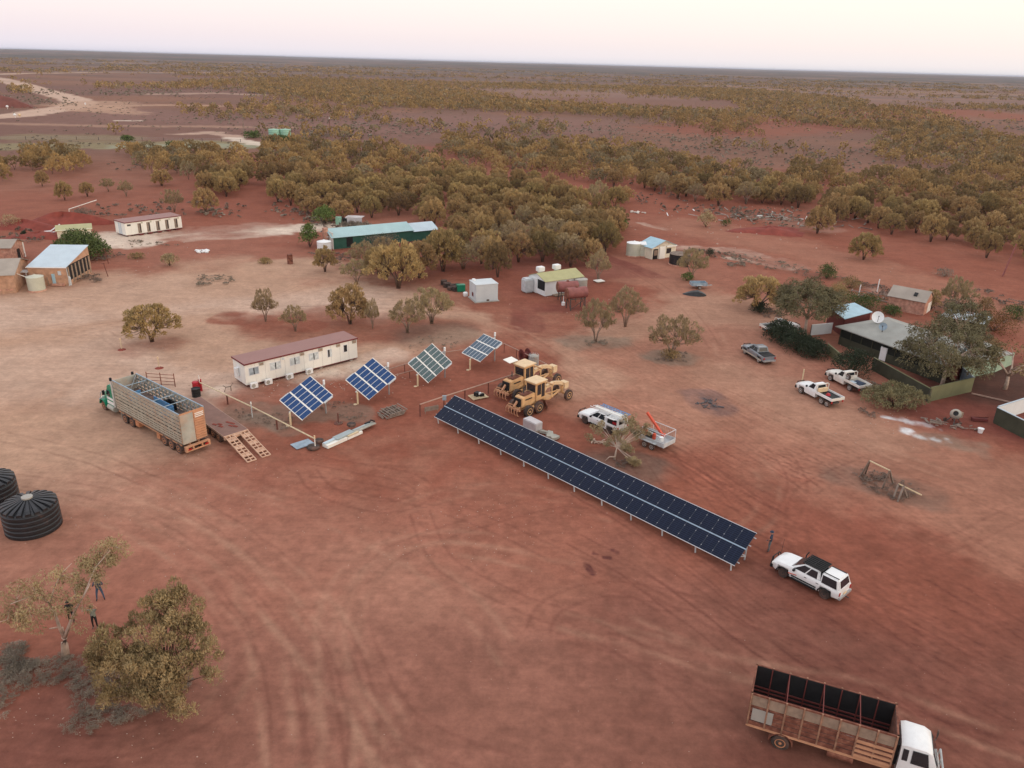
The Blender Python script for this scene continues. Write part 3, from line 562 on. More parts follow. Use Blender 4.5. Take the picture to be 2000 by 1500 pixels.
def tpost(p,h,label,lean=0): one(B().bar((0,0,0),(lean,0,h),.09).bar((lean-.35,0,h),(lean+.15,0,h),.07),'iron_post','postrust',label,'post',G(*p))
tpost((211,540),2.2,'rusty iron post with a short crossbar right of the big green tree',-.35); tpost((212,515),2.6,'taller rusty iron post standing behind the crossbar post',-.3)
# excavation, spoil and scrap at the far left
def mound(p,rx,ry,h,label,mat='reddirt',rz=0,name='dirt_mound',seed=0):
    n=22; vs=[];b=B(); rings=7; rg=np.random.default_rng(seed)
    for k in range(rings):
        f=k/(rings-1)
        for i in range(n):
            a=2*PI*i/n; w=1+.22*math.sin(3*a+seed)+.12*math.sin(7*a+seed*2)
            zz=h*(1-(f**1.6))*(1+.25*math.sin(2*a+seed)); vs.append((rx*f*w*math.cos(a),ry*f*w*math.sin(a),max(zz+rg.uniform(-.06,.06)*h*(f<1) if f<1 else -.04,-.04)))
    b.add(vs,[(k*n+i,k*n+(i+1)%n,(k+1)*n+(i+1)%n,(k+1)*n+i) for k in range(rings-1) for i in range(n)])
    return one(b,name,mat,label,'mound',G(*p),rz,smooth=True)
mound((45,443),9,4,1.3,'long red spoil bank at the far left','reddirt',-.3,seed=1)
mound((125,437),9,5,2.1,'tall red spoil heap behind the big green tree','reddirt',.3,seed=2)
mound((80,462),6,3.5,.9,'low dark red dirt mound in front of the spoil banks','reddirt',0,seed=3)
mound((1505,452),9,5,1.0,'low red dirt mound in front of the dumped rubbish at right','reddirt',.1,seed=5)
cx,cy=G(137,467)
t=hut('lean_to_shed','low shed with khaki roof edge half hidden behind the big green tree',cx,cy+2,math.radians(28),6,3.4,1.7,.4,'creamcorr','tinkhaki',skill=1); B().box((0,-1.78,1.78),(6.4,.1,.12)).mk('gutter','cream',t)
b=B(); b.tube([(0,0,0),(2.6,-1.9,.9)],.12).tube([(0,0,.2),(1.6,1.6,1.6)],.12).tube([(-.2,0,.1),(.9,1.9,1.2)],.1).box((-.2,0,.3),(1.3,.7,.4),rz=.6)
one(b,'broken_windmill','white','white broken windmill frame lying on the red spoil bank','scrap',G(96,456))
one(B().tube([(0,0,0),(.1,0,2.6)],.07).tube([(.1,0,2.6),(4.9,3,4.2)],.08),'leaning_pole','cream','pale pole leaning over the scrub behind the spoil heap','pole',G(138,432))
b=B(); rg=random.Random(3)
for i in range(9): b.box((rg.uniform(-1.3,1.3),rg.uniform(-.8,.8),.15),(rg.uniform(.5,1.3),rg.uniform(.4,.9),.25),rz=rg.uniform(0,3),rx=rg.uniform(-.3,.3))
one(b,'white_sheeting','white','crumpled white sheeting dumped on the dirt left of the green roofed shed','rubbish',G(396,492),bev=.04)
# shed with pale green roof among the trees
cx,cy=G(655,487); az=math.radians(33)
t=thing('long_shed','long dark green shed with pale blue green tin roof among the trees','shed',(cx+math.cos(az)*8-math.sin(az)*3,cy+math.sin(az)*8+math.cos(az)*3),az)
L,Wd=16.5,5.8
B().prism([(-Wd/2,0),(Wd/2,0),(Wd/2,2.3),(.2,3.4),(-Wd/2,2.3)],'x',-L/2,L/2).mk('wall','greenwall',t)
r=B(); r.hexa([(-L/2-.5,-Wd/2-.4,2.25),(L/2+.5,-Wd/2-.4,2.25),(L/2+.5,.2,3.45),(-L/2-.5,.2,3.45)],[(-L/2-.5,-Wd/2-.4,2.31),(L/2+.5,-Wd/2-.4,2.31),(L/2+.5,.2,3.51),(-L/2-.5,.2,3.51)])
r.hexa([(-L/2-.5,.2,3.45),(L/2+.5,.2,3.45),(L/2+.5,Wd/2+.4,2.25),(-L/2-.5,Wd/2+.4,2.25)],[(-L/2-.5,.2,3.51),(L/2+.5,.2,3.51),(L/2+.5,Wd/2+.4,2.31),(-L/2-.5,Wd/2+.4,2.31)]); r.mk('roof','tingreen',t)
B().box((-L/2-.03,0,1.6),(.08,Wd,3.2)).mk('end_wall','whitedirty',t); B().box((-L/2-.7,-.5,1.9),(.8,1.0,3.8)).mk('chimney','stonepink',t)
B().prism([(-Wd/2,0),(Wd/2-1,0),(Wd/2-1,1.9),(0,2.9),(-Wd/2,1.9)],'x',L/2+.02,L/2+6).mk('annexe','greenwall',t)
B().hexa([(L/2+.52,-Wd/2-.3,1.95),(L/2+6.3,-Wd/2-.3,1.95),(L/2+6.3,.1,3.1),(L/2+.52,.1,3.1)],[(L/2+.52,-Wd/2-.3,2.0),(L/2+6.3,-Wd/2-.3,2.0),(L/2+6.3,.1,3.15),(L/2+.52,.1,3.15)]).hexa([(L/2+.52,.1,3.1),(L/2+6.3,.1,3.1),(L/2+6.3,Wd/2-.5,1.95),(L/2+.52,Wd/2-.5,1.95)],[(L/2+.52,.1,3.15),(L/2+6.3,.1,3.15),(L/2+6.3,Wd/2-.5,2.0),(L/2+.52,Wd/2-.5,2.0)]).mk('annexe_roof','tin',t)
B().pane(wallq(L,Wd,2.3)['front'],.16,.24,.1,.9,.03).mk('doorway','black',t)
tank('white round water tank at the left end of the green shed',(634,492),1.3,2.0,'white','white',ribs=8)
one(B().bar((-1.2,0,0),(1.6,.6,0),.25,.1).box((-1.2,0,-1),(.1,.1,2)),'gutter_pipe','white','white pipe carried to the white tank by the green shed','pipe',(*G(648,484),2.1))
b=B(); b.box((0,0,.8),(1.2,.8,1.7)).mat(1).box((3.2,0,.8),(3.6,.1,1.5)).box((1.6,.3,.7),(.9,.7,1.4)).mat(0)
t=thing('iron_shelter','pale iron sheet shelter behind the green shed','shelter',G(662,438),-.1); B().box((0,0,.8),(1.2,.8,1.7)).mk('side_box','tankmint',t); B().box((3.4,0,.8),(3.8,.1,1.7)).box((3.4,1.2,1.65),(3.8,2.4,.06)).mk('sheet','wrap',t); B().box((1.4,.2,.7),(1.0,.7,1.4)).mk('opening','black',t)
def drum(p,label,mat,h=1.15,r=.42,group=None): return one(B().lathe([(r,0),(r+.02,.02),(r,.05),(r,h/3),(r+.03,h/3+.03),(r,h/3+.06),(r,h*2/3),(r+.03,h*2/3+.03),(r,h*2/3+.06),(r,h-.03),(r+.02,h),(r-.05,h),(r-.06,h-.05)],16),'steel_drum',mat,label,'drum',G(*p),group=group,smooth=True)
drum((567,515),'tall rusty drum on the pale apron behind the parked cabin','rust',1.7,.5)
# white cool room and shed with tanks
t=thing('cool_room','small white cool room box with a round roof vent','cool room',(-4.83,118.03),math.radians(22))
L,Wd=3.6,3.2; B().box((0,0,1.42),(L,Wd,2.6)).mk('wall','coolroom',t,bev=.03); B().box((0,0,2.78),(L+.1,Wd+.1,.12)).mk('roof','coolroom',t)
q=wallq(L,Wd,2.6,.1); B().cyl((-1.3,1.0,2.84),(-1.3,1.0,3.1),.28,n=14).mk('roof_vent','white',t); B().pane(q['left'],.42,.62,.22,.45,.04).mk('window','bricked',t); B().pane(q['front'],.48,.6,.02,.12,.04).mk('vent','darksteel',t); B().box((L/2+.2,-.3,1.75),(.35,.6,.5)).mk('condenser','white',t); B().box((0,0,.06),(L+.4,Wd+.4,.1)).mk('slab','concrete',t)
az=math.radians(33); cx,cy=G(1064,580); L,Wd=7.4,4.6
t=thing('white_shed','white tin shed with khaki roof and two roof coolers behind the rusty tanks','shed',(cx+math.cos(az)*L/2-math.sin(az)*Wd/2,cy+math.sin(az)*L/2+math.cos(az)*Wd/2),az)
B().prism([(-Wd/2,.1),(Wd/2,.1),(Wd/2,2.5),(0,3.3),(-Wd/2,2.5)],'x',-L/2,L/2).mk('wall','paintedwall',t)
s=.8/(Wd/2); b=B()
for g in (-1,1):
    P=[(-L/2-.2,g*(Wd/2+.25),2.45),(L/2+.2,g*(Wd/2+.25),2.45),(L/2+.2,0,3.34),(-L/2-.2,0,3.34)]; P=P if g<0 else P[::-1]; b.hexa(P,[(p[0],p[1],p[2]+.05) for p in P])
b.mk('roof','tinkhaki',t)
for u in (-2.6,.6): 
    c=B().box((u,.8,3.75),(1.2,1.0,.75)).mk('evaporative_cooler','white',t,bev=.08)
    B().box((u,.8,3.3),(.6,.6,.3)).mk('duct','galv',c)
B().pane(wallq(L,Wd,2.4,.1)['left'],.55,.98,.35,.98,.03).mk('opening','black',t); B().box((-L/2-.9,Wd/2-.9,1.2),(1.6,1.6,2.3)).mk('side_tank','galv',t,bev=.2)
B().pane(wallq(L,Wd,2.4,.1)['left'],0,.5,0,.98,.12).mk('side_door','white',t)
B().box((.8,-Wd/2-.5,.2),(6.2,.9,.14)).mk('verandah_floor','wood',t)
t=tank('squat grey corrugated tank at the right end of the white shed',(1133,572),1.05,2.3,'tankgrey','tankgrey',rise=.1,ribs=8)
# two rusty fuel tanks on a stand
def fueltank(p,az,label,L=3.2,r=.85,z=2.55,gr='rusty fuel tanks'):
    X,Y=G(*p); t=thing('fuel_tank',label,'tank',(X,Y),az,gr)
    B().cyl((-L/2,0,z),(L/2,0,z),r,n=24).mk('drum_body','rustpink',t,smooth=True)
    B().cyl((-L/2-.12,0,z),(-L/2,0,z),r*.75,r,n=24).mk('end_cap','rust',t); B().cyl((L/2,0,z),(L/2+.12,0,z),r,r*.75,n=24).mk('end_cap','rust',t)
    b=B()
    for x_ in (-L/2+.4,L/2-.4):
        for y_ in (-.7,.7): b.bar((x_,y_*1.15,0),(x_,y_*.8,z-.5),.12)
        b.bar((x_,-.75,z-.7),(x_,.75,z-.7),.12); b.bar((x_,-.8,.15),(x_,.6,z-.8),.07)
    b.bar((-L/2+.4,-.75,z-.8),(L/2-.4,-.75,z-.8),.1); b.bar((-L/2+.4,-.8,.2),(L/2-.4,-.7,z-.9),.06); b.mk('stand','darksteel',t)
    B().cyl((0,0,z+r),(0,0,z+r+.15),.22,n=12).mk('filler_cap','rust',t)
fueltank((1107,588),math.radians(15),'rusty cylindrical tank on a steel stand touching the white shed wall',z=2.35)
fueltank((1124,603),math.radians(22),'nearer rusty cylindrical tank on a steel stand, in front of its twin')
one(B().tube([(0,0,0),(.0,0,1.5)],.05).cyl((0,-.05,0),(0,-.05,.5),.28,n=12),'fuel_pump_bollard','white','white bucket at the foot of a post below the rusty tanks','bucket',G(1100,596))
t=thing('square_board','pale square board lying on the dirt right of the grey tank','board',G(1170,551)); B().box((0,0,.25),(1.6,1.3,.1),rz=.5).mk('board','cream',t); B().box((0,0,.1),(1.2,.9,.2),rz=.5).mk('block','wood',t)
one(B().lathe([(.3,0),(.36,.12),(.3,.3),(.12,.4)],12),'plastic_drum','white','white plastic bucket on the ground left of the white shed','bucket',G(1025,567),smooth=True)
one(B().lathe([(.36,0),(.4,.15),(.4,.5),(.3,.62)],12),'plastic_drum','white','white plastic bucket left of the small cool room','bucket',G(909,578),smooth=True)
# stacked tyres and bins
rg=random.Random(9)
for i,(px,py) in enumerate(((867,556),(875,558),(884,561),(893,563),(880,566),(889,568),(872,561),(897,567))):
    t=thing('tyre_stack','stack of old tyres left of the small cool room','tyre stack',G(px,py),rg.uniform(0,3),'old tyres piled by the cool room')
    for k in range(rg.choice((2,3,3))):
        b=B().lathe([(.28,k*.26),(.5,k*.26),(.58,k*.26+.12),(.5,k*.26+.25),(.28,k*.26+.25)],16)
        b.mk('tyre','tyre',t,smooth=True)
one(B().box((0,0,.55),(1.3,.9,1.0)).box((0,0,1.1),(1.4,1.0,.1)),'green_bin','green','bright green bin at the right end of the tyre pile','bin',G(900,569),.3,bev=.03)
# shed with blue roof at right of centre: ridge runs toward the camera, rusty gable faces lower right
L,Wd=4.0,6.0; t=thing('gabled_shed','small gabled shed with blue tin roof and rust streaked cream gable','shed',(27.7,151.4),math.radians(-58))
B().prism([(-Wd/2,0),(Wd/2,0),(Wd/2,2.3),(0,3.4),(-Wd/2,2.3)],'x',-L/2,L/2).mk('wall','creamcorr',t)
b=B()
for g,m_ in ((-1,0),(1,0)):
    P=[(-L/2-.2,g*(Wd/2+.35),2.17),(L/2+.25,g*(Wd/2+.35),2.17),(L/2+.25,0,3.43),(-L/2-.2,0,3.43)]; P=P if g<0 else P[::-1]; b.hexa(P,[(p[0],p[1],p[2]+.05) for p in P])
b.mk('roof','tinblue',t)
B().add([(L/2+.02,-2.6,2.3),(L/2+.02,2.6,2.3),(L/2+.02,0,3.25)],[(0,1,2)]).mk('rusty_gable','tinrust',t)
q=[(L/2,-Wd/2,0),(L/2,Wd/2,0),(L/2,Wd/2,2.3),(L/2,-Wd/2,2.3)]
B().pane(q,.04,.24,0,.86,.02).mk('doorway','black',t); B().pane(q,.08,.22,.30,.75,.03).mk('shelf_board','wood',t); B().pane(q,.28,.52,.0,1.0,.25).mk('cream_panel','cream',t); w=B().pane(q,.60,.80,.35,.80,.03).mk('window','glass',t)
B().pane(q,.56,.99,.93,1.03,.35).mk('awning','cream',t)
G2='cream tanks behind the blue roofed shed'
tank('left one of two cream tanks behind the blue roofed shed',(1237,499),1.45,2.5,'tankcream','white',ribs=6); tank('right one of two cream tanks behind the blue roofed shed',(1257,499),1.5,2.4,'tankcream','white',ribs=6)
tank('black open topped tank against the right end of the blue roofed shed',(1326,516),1.9,2.0,'blacktank','deadscrub',rise=.15)
b=B(); b.tube([(0,0,0),(0,0,.9)],.1).box((0,0,.9),(.5,.3,.3))
# small box trailer and dark tarpaulin by it
def wheel(par,x,y,r=.38,w=.26,rim='rimw',z=None,s=None):
    z=r if z is None else z; s=(1 if y>0 else -1) if s is None else s
    b=B(Matrix.Translation((x,y,z))@Matrix.Rotation(PI/2,4,'X'))
    b.lathe([(r*.55,-w/2),(r*.92,-w/2),(r,-w/2+.04),(r,w/2-.04),(r*.92,w/2),(r*.55,w/2)],22); o=b.mk('wheel','tyre',par,smooth=True)
    q=B(Matrix.Translation((x,y,z))@Matrix.Rotation(-s*PI/2,4,'X')); q.lathe([(r*.60,w*.30),(r*.60,w*.53),(r*.52,w*.53),(r*.44,w*.40),(r*.2,w*.42),(r*.16,w*.56)],16); q.mk('rim',rim,o,smooth=False); return o
az=AZ((1345,562),(1383,562)); X,Y=G(1363,563); t=thing('box_trailer','small grey box trailer parked under the tree in the middle of the yard','trailer',(X,Y),az)
B().box((0,0,.6),(2.6,1.5,.08)).box((0,.75,.85),(2.6,.05,.5)).box((0,-.75,.85),(2.6,.05,.5)).box((-1.3,0,.85),(.05,1.5,.5)).box((1.3,0,.85),(.05,1.5,.5)).mk('tray','bluegrey',t); B().bar((1.3,.5,.55),(2.4,0,.55),.08).bar((1.3,-.5,.55),(2.4,0,.55),.08).mk('drawbar','steel',t)
wheel(t,0,.85,.32,.2,'rimw'); wheel(t,0,-.85,.32,.2,'rimw'); B().box((0,-.9,.72),(1.0,.25,.05)).box((0,.9,.72),(1.0,.25,.05)).mk('mudguard','galv',t)
b=B(); b.loft([[(x_,-w,0),(x_,-w*.7,h),(x_,0,h*1.15),(x_,w*.7,h*.9),(x_,w,0)] for x_,w,h in ((-1.9,.05,.1),(-1.3,.6,.3),(-.4,.9,.6),(.5,1.0,.75),(1.3,.8,.5),(1.9,.3,.15))]); one(b,'covered_load','blacktank','dark blue black tarpaulin over a load beside the small trailer','tarpaulin',G(1356,576),-.15,smooth=True)
# ------------------------------------------------------------------ homestead on the right
az=math.radians(-62); ca,sa=math.cos(az),math.sin(az); X,Y=G(1636,672)
def hl(u,v): return (X+ca*u-sa*v, Y+sa*u+ca*v)
L,Wd=15.5,9.5; cx,cy=hl(L/2,Wd/2)
t=thing('homestead','low homestead with wide grey tin roof and dark screened verandah behind the trees','house',(cx,cy),az)
B().box((0,.9,1.25),(L-.4,Wd-2.2,2.5)).mk('wall','bricked',t)
B().box((0,-Wd/2+.1,.55),(L,.1,1.1)).box((-L/2+.05,-.2,.55),(.1,Wd-1,1.1)).mk('verandah_wall','darkolive',t)
B().box((0,-Wd/2+.14,1.75),(L,.04,1.35)).box((-L/2+.1,-.2,1.75),(.04,Wd-1,1.35)).mk('insect_screen','shadecloth',t)
[B().box((-L/2+.1+i*L/9*.995,-Wd/2+.06,1.25),(.09,.09,2.5)).mk('verandah_post','darkolive',t) for i in range(10)]
r=B(); e=.5; h0,h1=2.5,3.9; a=(-L/2-e,-Wd/2-e,h0);b2=(L/2+e,-Wd/2-e,h0);c=(L/2+e,Wd/2+e,h0);d=(-L/2-e,Wd/2+e,h0); m=(-L/2+4,0,h1);n_=(L/2-4,0,h1)
r.add([a,b2,c,d,m,n_]+[(p[0],p[1],p[2]-.07) for p in (a,b2,c,d)],[(0,1,5,4),(1,2,5),(2,3,4,5),(3,0,4),(6,9,8,7),(0,6,7,1),(1,7,8,2),(2,8,9,3),(3,9,6,0)]); r.mk('roof','tingrey',t)
B().box((0,-Wd/2-e-.02,h0-.04),(L+1,.08,.12)).mk('gutter','tingrey',t)
# carport wing
P=[(1617,600),(1669,592),(1704,610),(1650,624)]; pts=[G(p[0],p[1],z) for p,z in zip(P,(2.6,3.0,3.0,2.6))]
w=thing('carport','blue grey tin roofed brick wing at the left end of the homestead','carport',(0,0))
quadroof(w,[pts[0],pts[3],pts[2],pts[1]],(2.6,2.6,3.0,3.0),.08,'tinblue')
sh=[((p[0]*.94+sum(k[0] for k in pts)/4*.06),(p[1]*.94+sum(k[1] for k in pts)/4*.06)) for p in pts]
B().hexa([(sh[i][0],sh[i][1],0) for i in (0,3,2,1)],[(sh[i][0],sh[i][1],z) for i,z in ((0,2.55),(3,2.55),(2,2.95),(1,2.95))]).mk('wall','bricked',w)
# satellite dishes
def dish(p,z,r,mat,label,az,el):
    x_,y_=G(p[0],p[1],z); t=thing('satellite_dish',label,'dish',(x_,y_,z),0,'satellite dishes on the homestead roof')
    Rm=Matrix.Rotation(az,4,'Z')@Matrix.Rotation(PI/2-el,4,'Y')
    B(Rm).lathe([(.02,.0),(r*.5,.06*r),(r*.85,.2*r),(r,.3*r),(r*.99,.32*r),(r*.5,.10*r),(.02,.05)],28).mk('reflector',mat,t,smooth=True)
    B().tube([(0,0,-.2),(0,0,-1.3)],.06).mk('mast','darksteel',t); B(Rm).tube([(r*.8,0,.2),(0,0,r*1.1)],.03).box((0,0,r*1.1),(.12,.12,.15)).mk('feed_arm','darksteel',t)
dish((1714,620),4.2,.78,'white','big white satellite dish on the homestead roof',math.radians(255),.45)
dish((1725,638),3.8,.52,'bluegrey','smaller grey satellite dish beside the white one',math.radians(235),.35)
one(B().box((0,0,.95),(.95,.7,1.75)).box((0,-.36,1.0),(.85,.02,1.5)),'white_fridge','white','white fridge standing against the verandah wall of the homestead','fridge',G(1725,704),az,bev=.04)
one(B().box((0,0,.4),(.6,.5,.5)).box((0,0,.75),(.7,.6,.08)),'garden_chair','whitedirty','small pale seat by the verandah left of the white fridge','seat',G(1705,693),az)
# rest of the compound
def panelwall(name,label,p,q,h,mat,top=None,posts=True,cat='wall',th=.08,z0=0,group=None):
    a=G(*p);b_=G(*q); L=math.dist(a,b_); az=math.atan2(b_[1]-a[1],b_[0]-a[0]); t=thing(name,label,cat,a,az,group)
    B().box((L/2,0,z0+h/2),(L,th,h)).mk('sheet',mat,t)
    if top: B().box((L/2,0,z0+h+.03),(L+.05,th+.08,.06)).mk('capping',top,t)
    if posts:
        n=max(2,int(L/2.4)+1)
        for i in range(n): B().box((L*i/(n-1),th/2+.05,h/2),(.08,.08,h)).mk('post','darksteel',t)
    return t
panelwall('garden_fence','white painted fence panel between the dark hedge and the brick wing',(1583,655),(1623,651),1.5,'paintedwall','white')
panelwall('garden_fence','dull green fence in front of the homestead lawn',(1614,690),(1640,712),1.3,'olivewall','olivewall')
panelwall('garden_fence','long dark green fence running down behind the olive hedge',(1702,722),(1812,785),1.6,'darkolive','olivewall')
panelwall('garden_fence','lighter olive fence corner facing the camera right of the olive hedge',(1812,785),(1896,765),1.75,'olivewall','olivewall')
panelwall('garden_fence','dark fence returning to the pale green wall',(1896,765),(1874,745),1.75,'bluegrey','tin')
panelwall('mint_wall','pale mint green wall below the big spreading tree',(1874,742),(1940,727),1.9,'mintwall',None,False)
panelwall('mint_wall','short bright mint wall piece at the right end',(1942,727),(1975,712),1.7,'mintwall',None,False)
panelwall('yard_wall','dark olive fence facing the camera at the right edge',(1940,826),(2030,872),1.8,'darkolive','tin')
panelwall('yard_wall','white inner fence panel at the right edge',(1942,824),(2030,795),1.8,'paintedwall','tin')
one(B().bar((0,0,.12),(8.5,-6.3,.12),.14),'pipe_rail','rail','long pale pipe lying on the dirt right of the olive fence','pipe',G(1897,770))
# annexe roofs half hidden by trees
cx,cy=G(1840,672,2.8); t=hut('annexe_shed','blue tin roofed annexe seen through the big spreading tree','',cx,cy,math.radians(-60),7,5,2.3,.7,'bricked','tinblue') if False else thing('annexe_shed','blue tin roofed annexe seen through the big spreading tree','shed',(cx,cy),math.radians(-58))
B().prism([(-2.5,0),(2.5,0),(2.5,2.4),(0,3.1),(-2.5,2.4)],'x',-3.5,3.5).mk('wall','bricked',t); b=B()
for g in (-1,1):
    P=[(-3.8,g*2.8,2.35),(3.8,g*2.8,2.35),(3.8,0,3.15),(-3.8,0,3.15)]; P=P if g<0 else P[::-1]; b.hexa(P,[(p[0],p[1],p[2]+.05) for p in P])
b.mk('roof','tinblue',t)
cx,cy=G(1905,690,2.5); t=thing('verandah_shed','low dark open shed with grey roof right of the big spreading tree','shed',(cx,cy),math.radians(28))
B().box((0,1.4,1.1),(9.5,2.6,2.2)).mk('wall','shadecloth',t); B().hexa([(-5,-1.8,2.25),(5,-1.8,2.25),(5,3,2.7),(-5,3,2.7)],[(-5,-1.8,2.31),(5,-1.8,2.31),(5,3,2.76),(-5,3,2.76)]).mk('roof','tingrey',t)
cx,cy=G(1887,620,2.2); t=thing('pale_roof_shed','pale flat tin roofed shed behind the homestead trees','shed',(cx,cy),math.radians(-45))
B().box((0,0,1.1),(5,3.4,2.2)).mk('wall','darkolive',t); B().hexa([(-2.8,-2,2.2),(2.8,-2,2.2),(2.8,2,2.5),(-2.8,2,2.5)],[(-2.8,-2,2.26),(2.8,-2,2.26),(2.8,2,2.56),(-2.8,2,2.56)]).mk('roof','tin',t)
# stone hut
cx,cy=G(1775,612); t=thing('stone_hut','pinkish stone hut with brown iron roof and a small dark skylight','hut',(cx+.9,cy+2.2),math.radians(-40)); L,Wd=5.4,4.2
B().prism([(-Wd/2,0),(Wd/2,0),(Wd/2,2.1),(.9,2.72),(0,3.3),(-.9,2.72),(-Wd/2,2.1)],'x',-L/2,L/2).mk('wall','stonepink',t)
b=B()
for g in (-1,1):
    P=[(-L/2-.2,g*(Wd/2+.2),2.05),(L/2+.1,g*(Wd/2+.2),2.05),(L/2+.1,0,3.38),(-L/2-.2,0,3.38)]; P=P if g<0 else P[::-1]; b.hexa(P,[(p[0],p[1],p[2]+.07) for p in P])
b.mk('roof','fibro',t); B().box((.9,-1.2,2.85),(.5,.7,.2),rx=.56).mk('skylight','black',t); B().pane([(L/2,-Wd/2,0),(L/2,Wd/2,0),(L/2,Wd/2,2.1),(L/2,-Wd/2,2.1)],.45,.95,.0,.75,.03).mk('rendered_patch','cream',t)
one(B().cyl((0,0,0),(0,0,1.9),.09,n=8),'gum_post','white','white post at the left of the scrap behind the stone hut','post',G(1677,578)); one(B().cyl((0,0,0),(0,0,2.2),.09,n=8),'gum_post','white','taller white post behind the stone hut','post',G(1713,570))
b=B(); rg=random.Random(4)
for i in range(60): 
    x_,y_=rg.uniform(-7,7),rg.uniform(-2.2,2.2); b.bar((x_,y_,rg.uniform(.05,.5)),(x_+rg.uniform(-2.2,2.2),y_+rg.uniform(-1,1),rg.uniform(.1,.9)),rg.uniform(.06,.2))
one(b,'timber_pile','greywood','long heap of grey timber behind the dark shrubs by the stone hut','timber heap',G(1705,583),-.45)
# concrete mixer, scrap and bucket
t=thing('concrete_mixer','dusty cream concrete mixer on the dirt at right','mixer',G(1862,826),.4)
Rm=Matrix.Translation((0,0,1.05))@Matrix.Rotation(math.radians(215),4,'Z')@Matrix.Rotation(math.radians(62),4,'Y')
B(Rm).lathe([(.12,-.55),(.45,-.5),(.56,-.1),(.5,.25),(.30,.55),(.28,.57),(.26,.5),(.2,.1)],20).mk('drum_bowl','dustgrey',t,smooth=True)
B(Rm).cyl((0,0,.40),(0,0,.42),.27,n=18).mk('mouth','black',t)
B().bar((-.6,-.5,0),(0,0,.9),.09).bar((.6,-.5,0),(0,0,.9),.09).bar((-.6,.6,0),(0,.1,.9),.09).bar((.6,.6,0),(0,.1,.9),.09).bar((-.6,-.5,.15),(.6,-.5,.15),.07).mk('frame','darksteel',t)
wheel(t,-.5,.7,.22,.12,'darksteel'); B().box((.9,.2,.75),(.6,.5,.6)).mk('engine_box','wood',t,bev=.03)
b=B(); 
for i in range(26):
    x_,y_=rg.uniform(-2.3,2.3),rg.uniform(-.8,.8); b.bar((x_,y_,rg.uniform(.03,.3)),(x_+rg.uniform(-1.3,1.3),y_+rg.uniform(-.6,.6),rg.uniform(.05,.35)),rg.uniform(.04,.16))
one(b,'scrap_timber','greywood','tangle of timber offcuts around the concrete mixer','timber heap',G(1857,833),-.3)
one(B().lathe([(.22,0),(.30,.5),(.32,.5),(.30,.44)],16),'plastic_bucket','white','white plastic bucket standing alone right of the concrete mixer','bucket',G(1914,845),smooth=True)
one(B().box((0,0,.2),(1.6,.6,.3),rz=.2).bar((-.8,0,.3),(.9,.1,.5),.07),'red_barrow','bricked','dull red upturned barrow between the mixer and the white bucket','barrow',G(1912,822),-.3,bev=.05)
# swing frames
t=thing('swing_frame','weathered timber swing frame leaning in the red dirt at right','swing frame',G(1702,948),0)
def gp3(px,py,z): x_,y_=G(px,py,z); return Vector((x_,y_,z))-Vector((*G(1702,948),0))
A,Bb=gp3(1699,900,2.3),gp3(1738,919,2.3)
B().bar(A,Bb,.09).mk('top_rail','railpale',t)
for i,(p,q) in enumerate(((A,(1681,929)),(A,(1690,925)),(Bb,(1723,955)),(Bb,(1744,944)))): B().bar(p,gp3(*q,0),.13).mk('leg','greywood',t)
t=thing('seesaw_frame','lower broken timber frame right of the swing frame','frame',G(1752,975),0)
def gp4(px,py,z): x_,y_=G(px,py,z); return Vector((x_,y_,z))-Vector((*G(1752,975),0))
A,Bb=gp4(1755,945,1.3),gp4(1800,967,.5); B().bar(A,Bb,.09).mk('top_rail','railpale',t)
for p,q in ((A,(1744,975)),(gp4(1765,950,1.2),(1753,980)),(gp4(1765,950,1.2),(1772,972))): B().bar(p,gp4(*q,0),.14).mk('leg','greywood',t)
# ------------------------------------------------------------------ far field things
for i,(p,l) in enumerate((((536,266),'left one of two mint green tanks far beyond the grove'),((558,266),'right one of two mint green tanks far beyond the grove'))): tank(l,p,2.5,3.0,'tankmint','tankmint',group=None,rise=.3,base=False)
def pole(p,h,label,arm=True,m='greywood'):
    t=thing('timber_pole',label,'pole',G(*p),.3); B().cyl((0,0,0),(0,0,h),.16,.12,n=8).mk('shaft',m,t)
    if arm: B().box((0,0,h-.9),(2.0,.14,.14)).mk('crossarm',m,t)
    return t
t=pole((477,262),8.4,'tall timber pole standing left of the mint tanks'); B().bar((1.4,0,0),(0,0,5),.12).bar((-1.4,.6,0),(0,0,5),.12).mk('stay','greywood',t)
t=pole((645,262),7.2,'thin radio mast with a pale light right of the mint tanks',False,'postrust'); B().box((0,0,7.3),(.4,.4,.5)).mk('lamp_head','white',t)
t=pole((1958,540),6.2,'leaning rust red pole in front of the right hand trees',False,'rustpink'); t.rotation_euler=(0,math.radians(9),0)
for p,l in (((15,213),'white ball marker on the red bank by the road'),((30,230),'middle white marker beside the road bend'),((39,230),'yellow marker beside the road bend')):
    one(B().cyl((0,0,0),(0,0,.8),.12,n=8).lathe([(.1,.8),(.6,1.0),(.8,1.5),(.6,2.0),(.1,2.2)],12),'road_marker','white' if 'white' in l else 'yellowpale',l,'marker',G(*p),smooth=True)
one(B().box((0,0,.9),(.9,.1,1.2)).box((0,0,.3),(.12,.12,.6)),'road_sign','white','small white sign beside the road bend','sign',G(167,205))
mound((-8,208),22,14,6,'red earth bank at the far left beside the road','bankdirt',0,seed=8)
